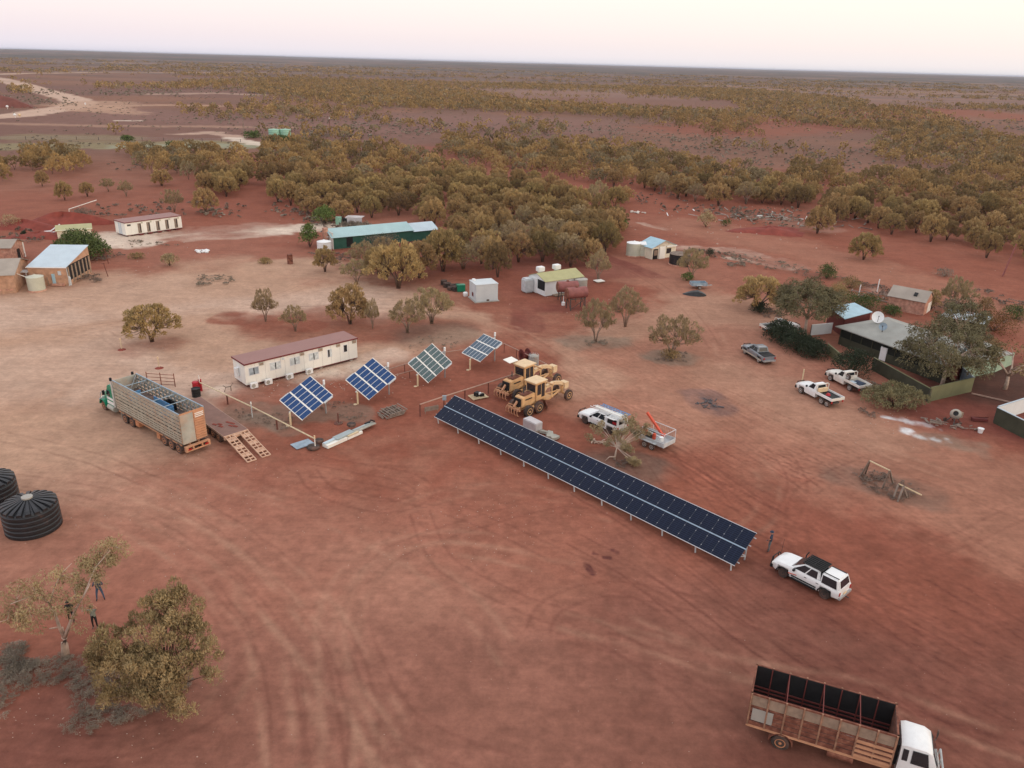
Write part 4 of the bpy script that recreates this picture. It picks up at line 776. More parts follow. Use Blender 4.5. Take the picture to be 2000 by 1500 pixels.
def fence(name,label,pts,h,step,wmat='postrust',rails=(1.,),r=.03,pw=.07,rmat='steel',cat='fence',wire=.012):
    P=[G(*p) for p in pts]; t=thing(name,label,cat,P[0]); o=Vector((*P[0],0)); posts=[]
    for a,b_ in zip(P[:-1],P[1:]):
        L=math.dist(a,b_); n=max(1,round(L/step))
        for i in range(n): posts.append((a[0]+(b_[0]-a[0])*i/n,a[1]+(b_[1]-a[1])*i/n))
    posts.append(P[-1])
    if len(posts)<=30:
        for p in posts: B().box((p[0]-o.x,p[1]-o.y,h/2),(pw,pw,h)).mk('post',wmat,t)
    else:
        b=B(); [b.box((p[0]-o.x,p[1]-o.y,h/2),(pw,pw,h)) for p in posts]; b.mk('post_row',wmat,t)
    b=B()
    for f in rails:
        for a,b_ in zip(P[:-1],P[1:]): b.bar((a[0]-o.x,a[1]-o.y,h*f),(b_[0]-o.x,b_[1]-o.y,h*f),wire)
    b.mk('rail',rmat,t); return t
fence('paddock_fence','far wire paddock fence along the grassy strip',[(0,273),(150,273),(320,275),(470,278)],1.3,9,'darksteel',(.95,.6,.3),pw=.16,wire=.03)
fence('stock_yard_fence','distant pale post fence on the bare ground beyond the grove',[(1040,255),(1150,258),(1300,268)],1.4,4,'greywood',(.9,),pw=.13,wire=.03)
fence('garden_wire_fence','short timber post fence just beyond the mint tanks',[(636,280),(660,278),(690,279),(735,281)],1.4,5,'darksteel',(.9,),pw=.2,wire=.03)
# dumped rubbish
b=B(); rg=random.Random(14)
for i in range(85):
    x_,y_=rg.gauss(0,10),rg.gauss(0,4.5); l=rg.uniform(.4,3.0); b.mat(rg.choice((0,0,0,1,1,3,3,1,0,2))); a=rg.uniform(0,3.1); b.bar((x_,y_,rg.uniform(.02,.4)),(x_+l*math.cos(a),y_+l*math.sin(a),rg.uniform(.05,.7)),rg.uniform(.08,.4),rg.uniform(.05,.2))
tag(one(b,'dumped_rubbish',['greywood','tankgrey','white','darksteel'],'sprawl of dumped timber and sheet metal beyond the tracks at right','rubbish',G(1495,428),-.2),kind='stuff')
b=B()
for i in range(9): x_,y_=rg.gauss(0,1.4),rg.gauss(0,.5); b.box((x_,y_,.2),(rg.uniform(.3,1.2),rg.uniform(.2,.6),rg.uniform(.1,.5)),rz=rg.uniform(0,3))
one(b,'white_scrap','whitedirty','small heap of white scrap on the dirt beyond the blue roofed shed','rubbish',G(1246,416),bev=.02)
# ------------------------------------------------------------------ solar arrays
def panelmesh(name,w,l,cell,frame='alu',fr=.03):
    me=bpy.data.meshes.new(name); v=[];f=[];mi=[]
    def box(x0,x1,y0,y1,z0,z1,m):
        n=len(v); v.extend([(x,y,z) for z in (z0,z1) for y in (y0,y1) for x in (x0,x1)]); f.extend([tuple(i+n for i in q) for q in [(0,2,3,1),(4,5,7,6),(0,1,5,4),(2,6,7,3),(0,4,6,2),(1,3,7,5)]]); mi.extend([m]*6)
    box(-w/2,w/2,-l/2,l/2,-.04,0,0)
    n=len(v); a,b=w/2-fr,l/2-fr; v.extend([(-a,-b,.004),(a,-b,.004),(a,b,.004),(-a,b,.004)]); f.append((n,n+1,n+2,n+3)); mi.append(1)
    me.from_pydata(v,[],f); me.materials.append(M[frame]); me.materials.append(M[cell]); me.polygons.foreach_set('material_index',mi)
    uv=me.uv_layers.new(name='UVMap'); p=me.polygons[len(f)-1]
    for li,c in zip(p.loop_indices,((0,0),(1,0),(1,1),(0,1))): uv.data[li].uv=c
    return me
def child(name,me,par,mat4):
    o=bpy.data.objects.new(name,me); COL.objects.link(o); o.parent=par; o.matrix_local=mat4; return o
# long ground mounted array
cx,cy,cz,az,th,hl,hw=5.379,61.169,1.521,-.783,.524,17.326,1.568
T=thing('solar_array','long dark blue ground mounted solar array of two rows running across the yard','solar array',(cx,cy),az)
R4=Matrix.Rotation(th,4,'X'); n=34; pw=2*hl/n; gap=.09; pl=hw-gap/2
pmsh=panelmesh('panel',pw-.012,pl,'pvdark','darkroof',.012)
for i in range(n):
    for s in (-1,1): child('panel',pmsh,T,Matrix.Translation((-hl+(i+.5)*pw,0,cz))@R4@Matrix.Translation((0,s*(pl/2+gap/2),0)))
def mkat(b,name,mat,par,m4): o=b.mk(name,mat,par); o.matrix_local=m4; return o
C0=Matrix.Translation((0,0,cz))@R4
mkat(B().box((0,0,-.02),(2*hl+.1,gap,.05)),'cable_tray','busbar',T,C0)
for s in (-1,1): mkat(B().box((0,s*(hw+.02),-.02),(2*hl+.06,.035,.06)),'edge_rail','alu',T,C0)
for yy in (-1.2,-.45,.45,1.2): mkat(B().box((0,yy,-.10),(2*hl+.35,.05,.07)),'purlin','galv',T,C0)
b=B()
for i in range(n+1):
    for s in (-1,1):
        for k in (.22,.78):
            if 0<i<n: b.box((-hl+i*pw,s*(gap/2+pl*k),.010),(.035,.06,.015))
tag(mkat(b,'panel_clamps','alu',T,C0),kind='stuff')
zf=cz-hw*math.sin(th); yf=-hw*math.cos(th)
for i in range(12):
    X=-hl+.35+i*(2*hl-.7)/11
    l=B(); l.bar((X,yf+.25,0),(X,yf+.15,zf-.02),.09); l.mk('front_post','galv',T)
    l=B(); l.bar((X,-yf-.5,0),(X,-yf-.45,cz+hw*math.sin(th)-.32),.09).bar((X,-yf-.5,.3),(X,yf+.9,zf+.2),.05); l.mk('rear_post','galv',T)
    mkat(B().box((X,0,-.17),(.07,2*hw,.08)),'rafter','galv',T,C0)
# four tilted tracking arrays
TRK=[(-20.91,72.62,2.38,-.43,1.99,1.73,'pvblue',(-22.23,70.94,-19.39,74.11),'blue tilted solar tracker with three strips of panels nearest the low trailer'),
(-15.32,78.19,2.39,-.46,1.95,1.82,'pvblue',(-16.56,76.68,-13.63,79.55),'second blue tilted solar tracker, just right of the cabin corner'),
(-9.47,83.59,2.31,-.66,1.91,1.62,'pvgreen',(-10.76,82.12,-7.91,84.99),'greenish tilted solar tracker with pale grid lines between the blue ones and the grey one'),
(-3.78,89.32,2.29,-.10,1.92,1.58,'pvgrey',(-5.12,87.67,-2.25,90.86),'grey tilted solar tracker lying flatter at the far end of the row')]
elv=math.radians(25); aza=math.radians(45)
for x,y,z,phi,hu,hv,cell,ps,lab in TRK:
    T=thing('solar_tracker',lab,'solar tracker',(x,y),0,'four tilted solar trackers in the fenced enclosure')
    A=Vector((math.cos(elv)*math.cos(aza),math.cos(elv)*math.sin(aza),math.sin(elv))); Sv=Vector((math.sin(aza),-math.cos(aza),0)); Nn=Sv.cross(A)
    V=Sv*math.cos(phi)+Nn*math.sin(phi); Nz=V.cross(A)
    M4=Matrix(((V.x,A.x,Nz.x,0),(V.y,A.y,Nz.y,0),(V.z,A.z,Nz.z,z),(0,0,0,1)))
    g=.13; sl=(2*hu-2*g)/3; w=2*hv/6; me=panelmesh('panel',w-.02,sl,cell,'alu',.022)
    for k in range(3):
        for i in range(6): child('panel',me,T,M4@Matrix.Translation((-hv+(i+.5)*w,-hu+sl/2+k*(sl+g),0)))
        mkat(B().box((0,-hu+k*(sl+g)-.03,-.03),(2*hv+.04,.06,.09)).box((0,-hu+sl+k*(sl+g)+.03,-.03),(2*hv+.04,.06,.09)),'strip_frame','cream',T,M4)
    mkat(B().box((hv+.06,hu-sl/2,-.08),(.16,sl*.9,.12)).box((-hv-.05,-hu+sl/2,-.1),(.12,sl*.9,.12)),'end_canister','galv',T,M4)
    mkat(B().cyl((0,-hu-.3,-.18),(0,hu+.35,-.18),.09,n=10).box((0,-.65,-.1),(2*hv*.9,.07,.08)).box((0,.65,-.1),(2*hv*.9,.07,.08)),'axle','steel',T,M4)
    c=M4@Vector((0,-hu-.15,-.18)); d=M4@Vector((0,hu+.25,-.18))
    p1=Vector((ps[0]-x,ps[1]-y,0)); p2=Vector((ps[2]-x,ps[3]-y,0))
    B().cyl(p1,(p1.x,p1.y,1.35),.10,n=10).bar((p1.x,p1.y,1.3),c,.09).cyl(p1-Vector((.25,.15,0)),(p1.x-.25,p1.y-.15,.04),.2,n=8).mk('low_post','railpale',T)
    B().cyl(p2,(p2.x,p2.y,3.45),.085,n=10).bar((p2.x,p2.y,3.0),d,.09).mk('high_post','steel',T)
    B().cyl((p2.x,p2.y,3.3),(p2.x,p2.y,3.75),.12,n=8).mk('post_cap','white',T)
# ------------------------------------------------------------------ utes
def vbody(par,secs,mat,name='body',bev=.0):
    b=B(); S_=[]
    for x,wb,zb,wm,zm,wt,zt in secs: S_.append([(x,-wb,zb),(x,-wm,(zb+zm)/2+.08),(x,-wm,zm),(x,-wt,zt),(x,0,zt+.04),(x,wt,zt),(x,wm,zm),(x,wm,(zb+zm)/2+.08),(x,wb,zb)])
    b.loft(S_); return b.mk(name,mat,par,smooth=True)
def greenhouse(par,x0,x1,X0,X1,z0,z1,wb,wt,mat,glass='glass',cab='cab',wins=((.06,.46),(.52,.94)),rear=True):
    # x0..x1 base rear/front, X0..X1 roof rear/front
    lo=[(x0,-wb,z0),(x1,-wb,z0),(x1,wb,z0),(x0,wb,z0)]; hi=[(X0,-wt,z1),(X1,-wt,z1),(X1,wt,z1),(X0,wt,z1)]
    c=B().hexa(lo,hi).mk(cab,mat,par,bev=.09,smooth=True)
    R=[lo[0],lo[1],hi[1],hi[0]]; Lf=[lo[2],lo[3],hi[3],hi[2]]; Fr=[lo[1],lo[2],hi[2],hi[1]]; Re=[lo[3],lo[0],hi[0],hi[3]]
    for q,fl in ((R,0),(Lf,1)):
        for u0,u1 in wins:
            if fl: u0,u1=1-u1,1-u0
            B().pane(q,u0,u1,.12,.86,.012).mk('window',glass,par)
    B().pane(Fr,.06,.94,.10,.92,.012).mk('windscreen',glass,par)
    if rear: B().pane(Re,.12,.88,.2,.85,.012).mk('rear_window',glass,par)
    return c
def lights(par,xf,xr,zf,zr,w=.78):
    for s in (-1,1):
        B().box((xf,s*w,zf),(.10,.26,.16)).mk('headlight','lamp',par); B().box((xr,s*w,zr),(.05,.16,.26)).mk('tail_light','taillight',par)
def bar_(par,x,w=.85,z=.62,mat='black'):
    B().box((x,0,z-.12),(.16,2*w,.26)).tube([(x+.06,-w+.1,z),(x+.14,-w*.55,z+.42),(x+.14,w*.55,z+.42),(x+.06,w-.1,z)],.04).tube([(x+.14,-w*.4,z-.1),(x+.14,-w*.4,z+.42)],.035).tube([(x+.14,w*.4,z-.1),(x+.14,w*.4,z+.42)],.035).mk('bull_bar',mat,par)
DC=[(2.62,.50,.50,.68,.76,.56,.86),(2.52,.74,.42,.84,.86,.70,.98),(2.36,.82,.40,.92,.92,.78,1.06),(2.08,.86,.38,.95,.96,.82,1.12),(2.04,.86,.82,.97,.97,.83,1.13),(1.22,.86,.84,.97,1.02,.84,1.19),(1.18,.86,.38,.95,1.02,.84,1.19),(.85,.86,.36,.94,1.05,.85,1.21),(-1.05,.86,.36,.94,1.05,.86,1.18),(-1.18,.86,.38,.93,1.02,.86,1.14),(-1.22,.86,.82,.95,1.0,.86,1.14),(-2.04,.86,.82,.95,.98,.86,1.12),(-2.08,.86,.44,.93,.98,.86,1.12),(-2.60,.84,.50,.90,.96,.84,1.10)]
def ute_at(rear,front,off=.80):
    a=G(*rear);b=G(*front); h=math.atan2(b[1]-a[1],b[0]-a[0]); mx_,my_=(a[0]+b[0])/2,(a[1]+b[1])/2
    return (mx_+math.sin(h)*off,my_-math.cos(h)*off),h
def wheels4(t,wb=1.61,tr=.80,r=.39,rim='rimw'):
    for x in (wb,-wb):
        for s in (-1,1): wheel(t,x,s*tr,r,.27,rim)
def dualcab(label,rear,front,mat,az=None,rim='rimw'):
    p,h=ute_at(rear,front); h=az if az is not None else h
    t=thing('utility_vehicle',label,'ute',p,h); vbody(t,DC,mat); B().box((0,0,.42),(4.9,1.5,.12)).mk('chassis','darksteel',t)
    greenhouse(t,-1.12,1.22,-.92,.20,1.14,1.82,.86,.68,mat,wins=((.10,.47),(.52,.90))); lights(t,2.5,-2.62,.82,.86)
    for s in (-1,1): 
        B().box((.78,s*1.03,1.18),(.14,.2,.16)).mk('wing_mirror','black',t)
        for x in (-.10,-1.0): B().box((x,s*.955,.98),(.18,.03,.04)).mk('door_handle','darksteel',t)
        B().box((0,s*.96,.42),(1.9,.16,.06)).mk('side_step','black',t)
    B().box((-2.66,0,.55),(.14,1.7,.18)).mk('rear_bumper','steel',t); wheels4(t,rim=rim); return t
# big white ute with canopy, right of the long array
t=dualcab('white ute with rear canopy and black roof rack, at the end of the long array',(1608,1168),(1529,1127),'white',rim='rimd'); bar_(t,2.62)
greenhouse(t,-2.60,-1.12,-2.36,-1.12,1.08,1.84,.88,.71,'white',cab='canopy',wins=((.14,.92),))
B().box((-.35,0,1.87),(1.4,1.3,.05)).mk('roof_rack','black',t)
b=B(); [b.box((-.35,y_,1.92),(1.5,.07,.04)) for y_ in (-.66,-.44,-.22,0,.22,.44,.66)]; [b.box((x_,0,1.94),(.04,1.36,.03)) for x_ in (-1.1,-.35,.4)]; b.mk('rack_slats','black',t)
for s in (-1,1): B().box((-1.75,s*.55,1.86),(1.1,.05,.05)).mk('canopy_rail','black',t)
B().box((.0,.952,.60),(1.9,.02,.10)).mk('side_stripe','black',t); B().box((.9,.955,.74),(.7,.02,.06),ry=.18).mk('red_stripe','orangered',t)
B().tube([(.95,-.9,1.05),(.9,-.92,1.55),(.75,-.88,1.85)],.05).mk('snorkel','black',t); B().tube([(-2.7,0,.45),(-3.0,0,.45)],.04).mk('tow_bar','darksteel',t); B().tube([(2.65,-.5,.9),(2.6,-.52,2.2)],.012).mk('aerial','black',t)
B().box((-2.655,0,.70),(.03,.42,.13)).mk('number_plate','yellowpale',t)
for s in (-1,1):
    b=B()
    for x in (1.61,-1.61):
        P=[(x+.50*math.cos(a),s*.97,.39+.50*math.sin(a)) for a in [PI*k/8 for k in range(9)]]; b.tube(P,.045,5)
    b.mk('wheel_arch','black',t)
# silver dual cab with black tonneau
t=dualcab('dusty silver dual cab ute with dark tray cover parked alone left of the hedge',(1481,708),(1456,692),'silver',rim='rimw'); B().box((-1.85,0,1.16),(1.45,1.62,.06)).mk('tray_cover','black',t,bev=.02); bar_(t,2.60)
B().box((0,.945,.52),(4.4,.02,.22)).box((0,-.945,.52),(4.4,.02,.22)).mk('dusty_sill','dustgrey',t)
# service ute with canopy, racks and ladders
t=dualcab('white service ute with blue ladder on its roof rack, beside the bare bush',(1190,847),(1143,827),'white',rim='rimd'); bar_(t,2.62)
greenhouse(t,-2.62,-1.12,-2.56,-1.10,1.08,1.82,.88,.80,'white',cab='canopy',wins=((.1,.9),),glass='black')
B().hexa([(-2.45,.86,1.80),(-1.25,.86,1.80),(-1.25,1.45,1.98),(-2.45,1.45,1.98)],[(-2.45,.86,1.83),(-1.25,.86,1.83),(-1.25,1.45,2.01),(-2.45,1.45,2.01)]).mk('canopy_door','white',t)
b=B(); [b.box((x_,0,2.0),(.06,1.7,.05)) for x_ in (-2.5,-1.7,-.9,0)]; [b.box((x_,s*.8,1.9),(.05,.05,.22)) for x_ in (-2.5,-.9,0) for s in (-1,1)]; b.mk('roof_rack','alu',t)
b=B(); [b.box((-1.1,y_,2.08),(3.6,.06,.06)) for y_ in (-.75,-.35)]; [b.box((-2.8+i*.3,-.55,2.08),(.04,.38,.04)) for i in range(12)]; b.mk('ladder','blue',t)
b=B(); [b.box((-1.0+k*.1,y_,2.06),(3.9,.05,.05)) for k,y_ in enumerate((-.1,.08,.25,.6))]; b.mk('pipe_load','white',t)
B().cyl((-2.6,.45,2.15),(.6,.45,2.15),.11,n=10).mk('conduit_tube','cream',t); B().box((1.6,.3,1.13),(.9,.12,.03)).mk('bonnet_stripe','darksteel',t); B().box((-2.2,.8,1.35),(.5,.15,.3)).mk('red_toolbox','red',t)
b=B(); [b.box((-2.72,y_,1.2+.3*k),(.25,.4,.25)) for k,y_ in enumerate((-.5,.1,.5,-.2))]; b.mk('loose_gear','dustgrey',t,bev=.03)
# tray utes
TC=[(2.55,.55,.52,.70,.76,.62,.90),(2.42,.78,.45,.84,.86,.72,1.04),(2.05,.82,.42,.88,.95,.76,1.12),(2.01,.82,.82,.90,.96,.77,1.12),(1.20,.82,.84,.90,1.04,.80,1.18),(1.16,.82,.40,.88,1.05,.80,1.18),(.80,.84,.38,.88,1.08,.82,1.22),(-.55,.84,.38,.88,1.08,.84,1.22)]
def trayute(label,rear,front,mat='white',az=None,load=None,p=None,ext=None,spare=True):
    if p is None: p,h=ute_at(rear,front)
    else: h=az
    if az is not None: h=az
    t=thing('utility_vehicle',label,'ute',p,h); vbody(t,TC,mat); greenhouse(t,-.58,.85,-.45,.15,1.16,1.86,.82,.66,mat,wins=((.30,.90),)); lights(t,2.46,-3.02,.86,.72)
    B().box((-.9,0,.52),(4.0,.9,.18)).mk('chassis','darksteel',t); wheels4(t,rim='rimw'); bar_(t,2.58)
    for s in (-1,1): B().box((.75,s*1.0,1.3),(.12,.2,.2)).mk('wing_mirror','black',t)
    B().box((-1.85,0,.95),(2.5,1.82,.08)).mk('tray_floor','black' if load!='blue' else 'tankgrey',t)
    for s in (-1,1): B().box((-1.85,s*.91,1.05),(2.5,.06,.30)).mk('tray_side',mat,t)
    B().box((-3.08,0,1.05),(.06,1.86,.32)).mk('tailgate','whitedirty',t)
    B().box((-.64,0,1.12),(.06,1.82,.4)).tube([(-.64,-.88,.95),(-.64,-.86,1.85),(-.64,-.7,1.95),(-.64,.7,1.95),(-.64,.86,1.85),(-.64,.88,.95)],.05).box((-.66,0,1.42),(.03,1.7,.10)).mk('headboard','whitedirty',t)
    return t
t=trayute('nearer white tray ute with a red bundle in its tray, next to the pale post',(1604,789),(1564,768)); B().cyl((-1.7,.1,1.0),(-1.7,.1,1.22),.28,.16,n=10).mk('red_bundle','red',t,smooth=True); B().box((-.8,.1,1.3),(.25,1.3,.5)).mk('tool_box','yellowpale',t,bev=.03); wheel(t,-2.45,.80,.36,.25)
p,h=ute_at((1604,789),(1564,768)); p2=(G(1629,752)[0]+1.35,G(1629,752)[1]+.1)
t=trayute('farther white tray ute with a spare wheel standing behind its cab',None,None,'whitedirty',az=h-.06,p=p2,load='blue'); wheel(t,-.85,.62,.36,.24,'white',z=1.42,s=1); B().box((-1.9,-.2,1.05),(1.2,.7,.14),rz=.2).box((-2.5,.3,1.05),(.8,.5,.12)).mk('dark_bags','navy',t,bev=.03); B().box((-1.5,.4,1.03),(.7,.5,.1)).mk('pale_sack','tin',t,bev=.03)
one(B().box((0,0,.85),(.12,.12,1.7)),'pale_post','railpale','pale timber post standing at the nose of the nearer tray ute','post',G(1566,747))
x_,y_=G(1518,652); t=trayute('white tray ute parked nose into the shade behind the big gum tree',None,None,'white',az=math.radians(20),p=(x_+.8,y_+1.0))
# twin axle trailer with orange boom
az=math.radians(135); x_,y_=G(1267,875); t=thing('boom_trailer','galvanised twin axle trailer with a folded orange red boom behind the service ute','trailer',(x_+.7,y_+.7),az)
B().box((0,0,.62),(3.3,1.9,.10)).mk('deck','galv',t)
for s in (-1,1): B().box((0,s*.97,.85),(3.3,.05,.40)).mk('side_board','galv',t); wheel(t,.42,s*1.12,.34,.2,'rimw'); wheel(t,-.42,s*1.12,.34,.2,'rimw'); B().box((0,s*1.13,.76),(1.7,.26,.05)).mk('mudguard','galv',t)
B().box((-1.65,0,.85),(.05,1.9,.40)).mk('tail_board','galv',t)
b=B(); [b.tube([(x1,s*.95,1.0),(x1,s*.95,1.95)],.03) for x1 in (-1.6,1.0) for s in (-1,1)]; [b.tube([(-1.6,s*.95,1.95),(1.0,s*.95,1.95)],.03) for s in (-1,1)]; b.tube([(-1.6,-.95,1.95),(-1.6,.95,1.95)],.03); b.mk('cage_frame','alu',t)
b=B(); [b.box((-1.6+.2*i,-.95,1.45),(.012,.012,.95)) for i in range(14)]; [b.box((-1.6,-.95+.2*i,1.45),(.012,.012,.95)) for i in range(10)]; b.mk('cage_mesh','steel',t)
B().bar((1.6,.6,.55),(2.9,0,.5),.1).bar((1.6,-.6,.55),(2.9,0,.5),.1).mk('drawbar','steel',t)
B().bar((-.9,-.1,1.15),(1.5,-.35,2.9),.20,.22).bar((-.6,.05,1.0),(-1.0,-.1,1.5),.25).mk('boom','orangered',t); B().bar((-.9,.35,1.2),(1.1,.3,1.35),.14).mk('lower_arm','alu',t)
B().box((.7,.1,1.0),(.9,.8,.7)).mk('engine','darksteel',t,bev=.04); B().box((.9,.5,1.3),(.35,.3,.5)).box((-.2,.55,1.2),(.25,.25,.6)).mk('red_hydraulics','orangered',t); B().cyl((-1.0,.5,1.0),(-1.0,.5,1.4),.22,n=12).mk('white_tank','white',t)
# ------------------------------------------------------------------ stock semi trailer
az=math.radians(142); t=thing('livestock_truck','green and white prime mover coupled to a long slatted livestock trailer','truck',(-34.19,68.56),az)
L,Wd,z0,z1=12.3,2.5,1.12,4.22
B().box((0,0,z0+.06),(L,Wd,.12)).mk('crate_floor','cratefloor',t)
for s in (-1,1):
    b=B(); 
    zs=[z0+.02]; nb=9; 
    hgt=(z1-z0)
    for k,(f,w) in enumerate(((.0,.10),(.125,.055),(.205,.055),(.285,.08),(.405,.085),(.525,.085),(.65,.09),(.78,.09),(.90,.10))): b.box((0,s*(Wd/2-.02),z0+hgt*(f+w/2)),(L,.04,hgt*w))
    b.mk('side_slats','crateside',t)
    b=B(); [b.box((-L/2+.04+i*(L-.08)/17,s*(Wd/2-.045),(z0+z1)/2),(.07,.06,z1-z0)) for i in range(18)]; b.mk('side_stanchion','crateside',t)
    b=B(); [b.box((-L/2+.04+i*(L-.08)/17,s*(Wd/2-.10),(z0+z1)/2+.5),(.05,.04,(z1-z0)*.6)) for i in range(18)]; [b.bar((-L/2+.04+i*(L-.08)/17,s*(Wd/2-.12),z1-.1),(-L/2+.04+(i+1)*(L-.08)/17,s*(Wd/2-.12),z1-1.0),.04) for i in range(17)]; b.mk('inner_brace','bluegrey',t)
    B().box((0,s*(Wd/2-.03),z1+.03),(L,.09,.07)).mk('top_rail','bluegrey',t)
B().box((0,0,2.72),(L-.2,Wd-.25,.07)).mk('upper_deck','cratefloor',t)
B().box((L/2-.03,0,(z0+z1)/2),(.06,Wd,z1-z0)).mk('front_wall','dustgrey',t)
for x in (-1.4,1.2,3.9,-3.4): B().box((x,0,z1-.05),(.06,Wd,.06)).mk('cross_beam','bluegrey',t)
for x,y,l,w in ((-1.0,-.1,3.6,.05),(-2.9,.6,.05,1.2),(3.2,.55,.05,1.15)): B().box((x,y,3.25),(l,w,.85)).mk('blue_gate','blue',t)
B().box((-1.7,-.65,3.3),(1.2,.05,.9)).box((-1.1,-.4,3.3),(.05,.5,.9)).mk('dark_hatch','black',t)
B().bar((3.9,-1.1,z1-.1),(5.9,0,z1-1.6),.07).bar((3.9,1.1,z1-.1),(5.9,0,z1-1.6),.07).bar((6.0,-1.1,z1-.1),(5.5,0,z1-1.5),.07).mk('front_brace','steel',t)
# rear doors
q=[(-L/2,Wd/2,z0),(-L/2,-Wd/2,z0),(-L/2,-Wd/2,z1),(-L/2,Wd/2,z1)]
B().box((-L/2+.03,0,(z0+z1)/2),(.05,Wd,z1-z0)).mk('rear_wall','dustorange',t)
B().pane(q,.02,.53,.02,.95,.06).mk('rear_sliding_door','dustgrey',t)
b=B(); [b.pane(q,.56,.98,.04+.078*i,.04+.078*i+.055,.06) for i in range(12)]; b.mk('rear_louvre_door','dustorange',t)
b=B(); [b.pane(q,.60,.94,.76+.055*i,.76+.055*i+.03,.075) for i in range(3)]; b.mk('door_label','cream',t)
B().box((-L/2-.25,0,.95),(.3,2.4,.12)).box((-L/2-.38,0,.55),(.08,2.4,.12)).box((-L/2-.3,1.1,.75),(.3,.25,.5)).box((-L/2-.3,-1.1,.75),(.3,.25,.5)).box((-L/2-.3,.45,.75),(.25,.1,.45)).box((-L/2-.3,-.45,.75),(.25,.1,.45)).mk('rear_bumper','dustorange',t)
for s in (-1,1): B().box((-L/2-.44,s*.85,.72),(.04,.35,.14)).mk('tail_light','taillight',t)
B().box((0,.45,.88),(L-.4,.18,.34)).box((0,-.45,.88),(L-.4,.18,.34)).mk('chassis','dustorange',t)
B().box((0,Wd/2-.06,z0-.12),(L-.6,.06,.14)).box((0,-Wd/2+.06,z0-.12),(L-.6,.06,.14)).mk('side_skirt','dustorange',t)
for x in (-5.3,-4.05,-2.8):
    for s in (-1,1): wheel(t,x,s*1.05,.52,.5,'rimo')
for x in (3.3,4.6):
    for s in (-1,1): wheel(t,x,s*1.05,.52,.5,'rimo')
B().box((2.3,1.0,.62),(.7,.5,.5)).mk('tool_locker','rimo',t,bev=.03); B().box((-1.5,.95,.55),(.6,.45,.6)).mk('tool_locker','rimo',t,bev=.03)
# prime mover
x0=6.75
B().box((6.9,0,.8),(5.2,.95,.3)).mk('truck_frame','darksteel',t)
B().hexa([(x0+.15,-1.15,1.0),(x0+1.75,-1.15,1.0),(x0+1.75,1.15,1.0),(x0+.15,1.15,1.0)],[(x0+.15,-1.1,3.35),(x0+1.35,-1.05,3.15),(x0+1.35,1.05,3.15),(x0+.15,1.1,3.35)]).mk('sleeper_cab','green',t,bev=.08)
B().box((x0+.85,1.13,1.55),(1.3,.05,.75)).box((x0+.85,-1.13,1.55),(1.3,.05,.75)).mk('white_door_panel','white',t); B().box((x0+.85,1.165,1.62),(1.32,.02,.12)).mk('green_stripe','green',t)
b=B(); b.hexa([(x0+1.76,-1.05,2.0),(x0+1.78,-1.05,2.0),(x0+1.78,1.05,2.0),(x0+1.76,1.05,2.0)],[(x0+1.40,-1.0,2.9),(x0+1.44,-1.0,2.9),(x0+1.44,1.0,2.9),(x0+1.40,1.0,2.9)]); b.mk('windscreen','glass',t)
B().box((x0+1.05,1.14,2.35),(.6,.03,.6)).box((x0+1.05,-1.14,2.35),(.6,.03,.6)).mk('window','glass',t)
B().box((x0+.7,.3,3.33),(.9,.5,.05)).box((x0+1.9,0,2.42),(.35,1.5,.3)).mk('white_roof_mark','white',t)
b=B(); b.loft([[(x,-w,z),(x,-w,h*.8+z*.2),(x,-w*.75,h),(x,w*.75,h),(x,w,h*.8+z*.2),(x,w,z)] for x,w,z,h in ((x0+1.72,.95,1.0,2.15),(x0+2.6,.80,.9,2.0),(x0+3.3,.62,.8,1.75),(x0+3.42,.5,.8,1.6))]); b.mk('bonnet','green',t,smooth=True)
B().box((x0+2.45,0,2.02),(.8,.9,.06)).mk('white_bonnet_patch','white',t)
for s in (-1,1):
    b=B(); P=[(x0+2.55+.68*math.cos(a),s*1.02,.62+.62*math.sin(a)) for a in [PI*k/8 for k in range(9)]]; 
    for p_,q_ in zip(P[:-1],P[1:]): b.bar(p_,q_,.48,.06)
    b.mk('front_mudguard','green',t); wheel(t,x0+2.55,s*1.0,.52,.32,'rimo')
    B().cyl((x0-.02,s*1.12,1.1),(x0-.02,s*1.12,4.0),.10,n=10).mk('exhaust_stack','rimw',t); B().cyl((x0-.02,s*1.12,4.0),(x0-.02,s*1.12,4.3),.13,n=10).mk('stack_tip','black',t)
    B().cyl((x0+.2,s*.98,.75),(x0+1.5,s*.98,.75),.33,n=16).mk('fuel_tank','dustgrey',t,smooth=True)
    B().box((x0+3.38,s*.75,1.15),(.08,.3,.22)).mk('headlight','lamp',t)
    B().box((x0+1.65,s*1.35,2.3),(.1,.25,.5)).mk('mirror','black',t)
B().box((x0+3.5,0,.8),(.12,2.2,.45)).tube([(x0+3.6,-1.0,.8),(x0+3.65,-.8,1.6),(x0+3.65,.8,1.6),(x0+3.6,1.0,.8)],.05).mk('bull_bar','steel',t)
B().box((5.35,1.0,.6),(.05,.5,.9)).box((5.35,-1.0,.6),(.05,.5,.9)).mk('mud_flap','dustgrey',t)
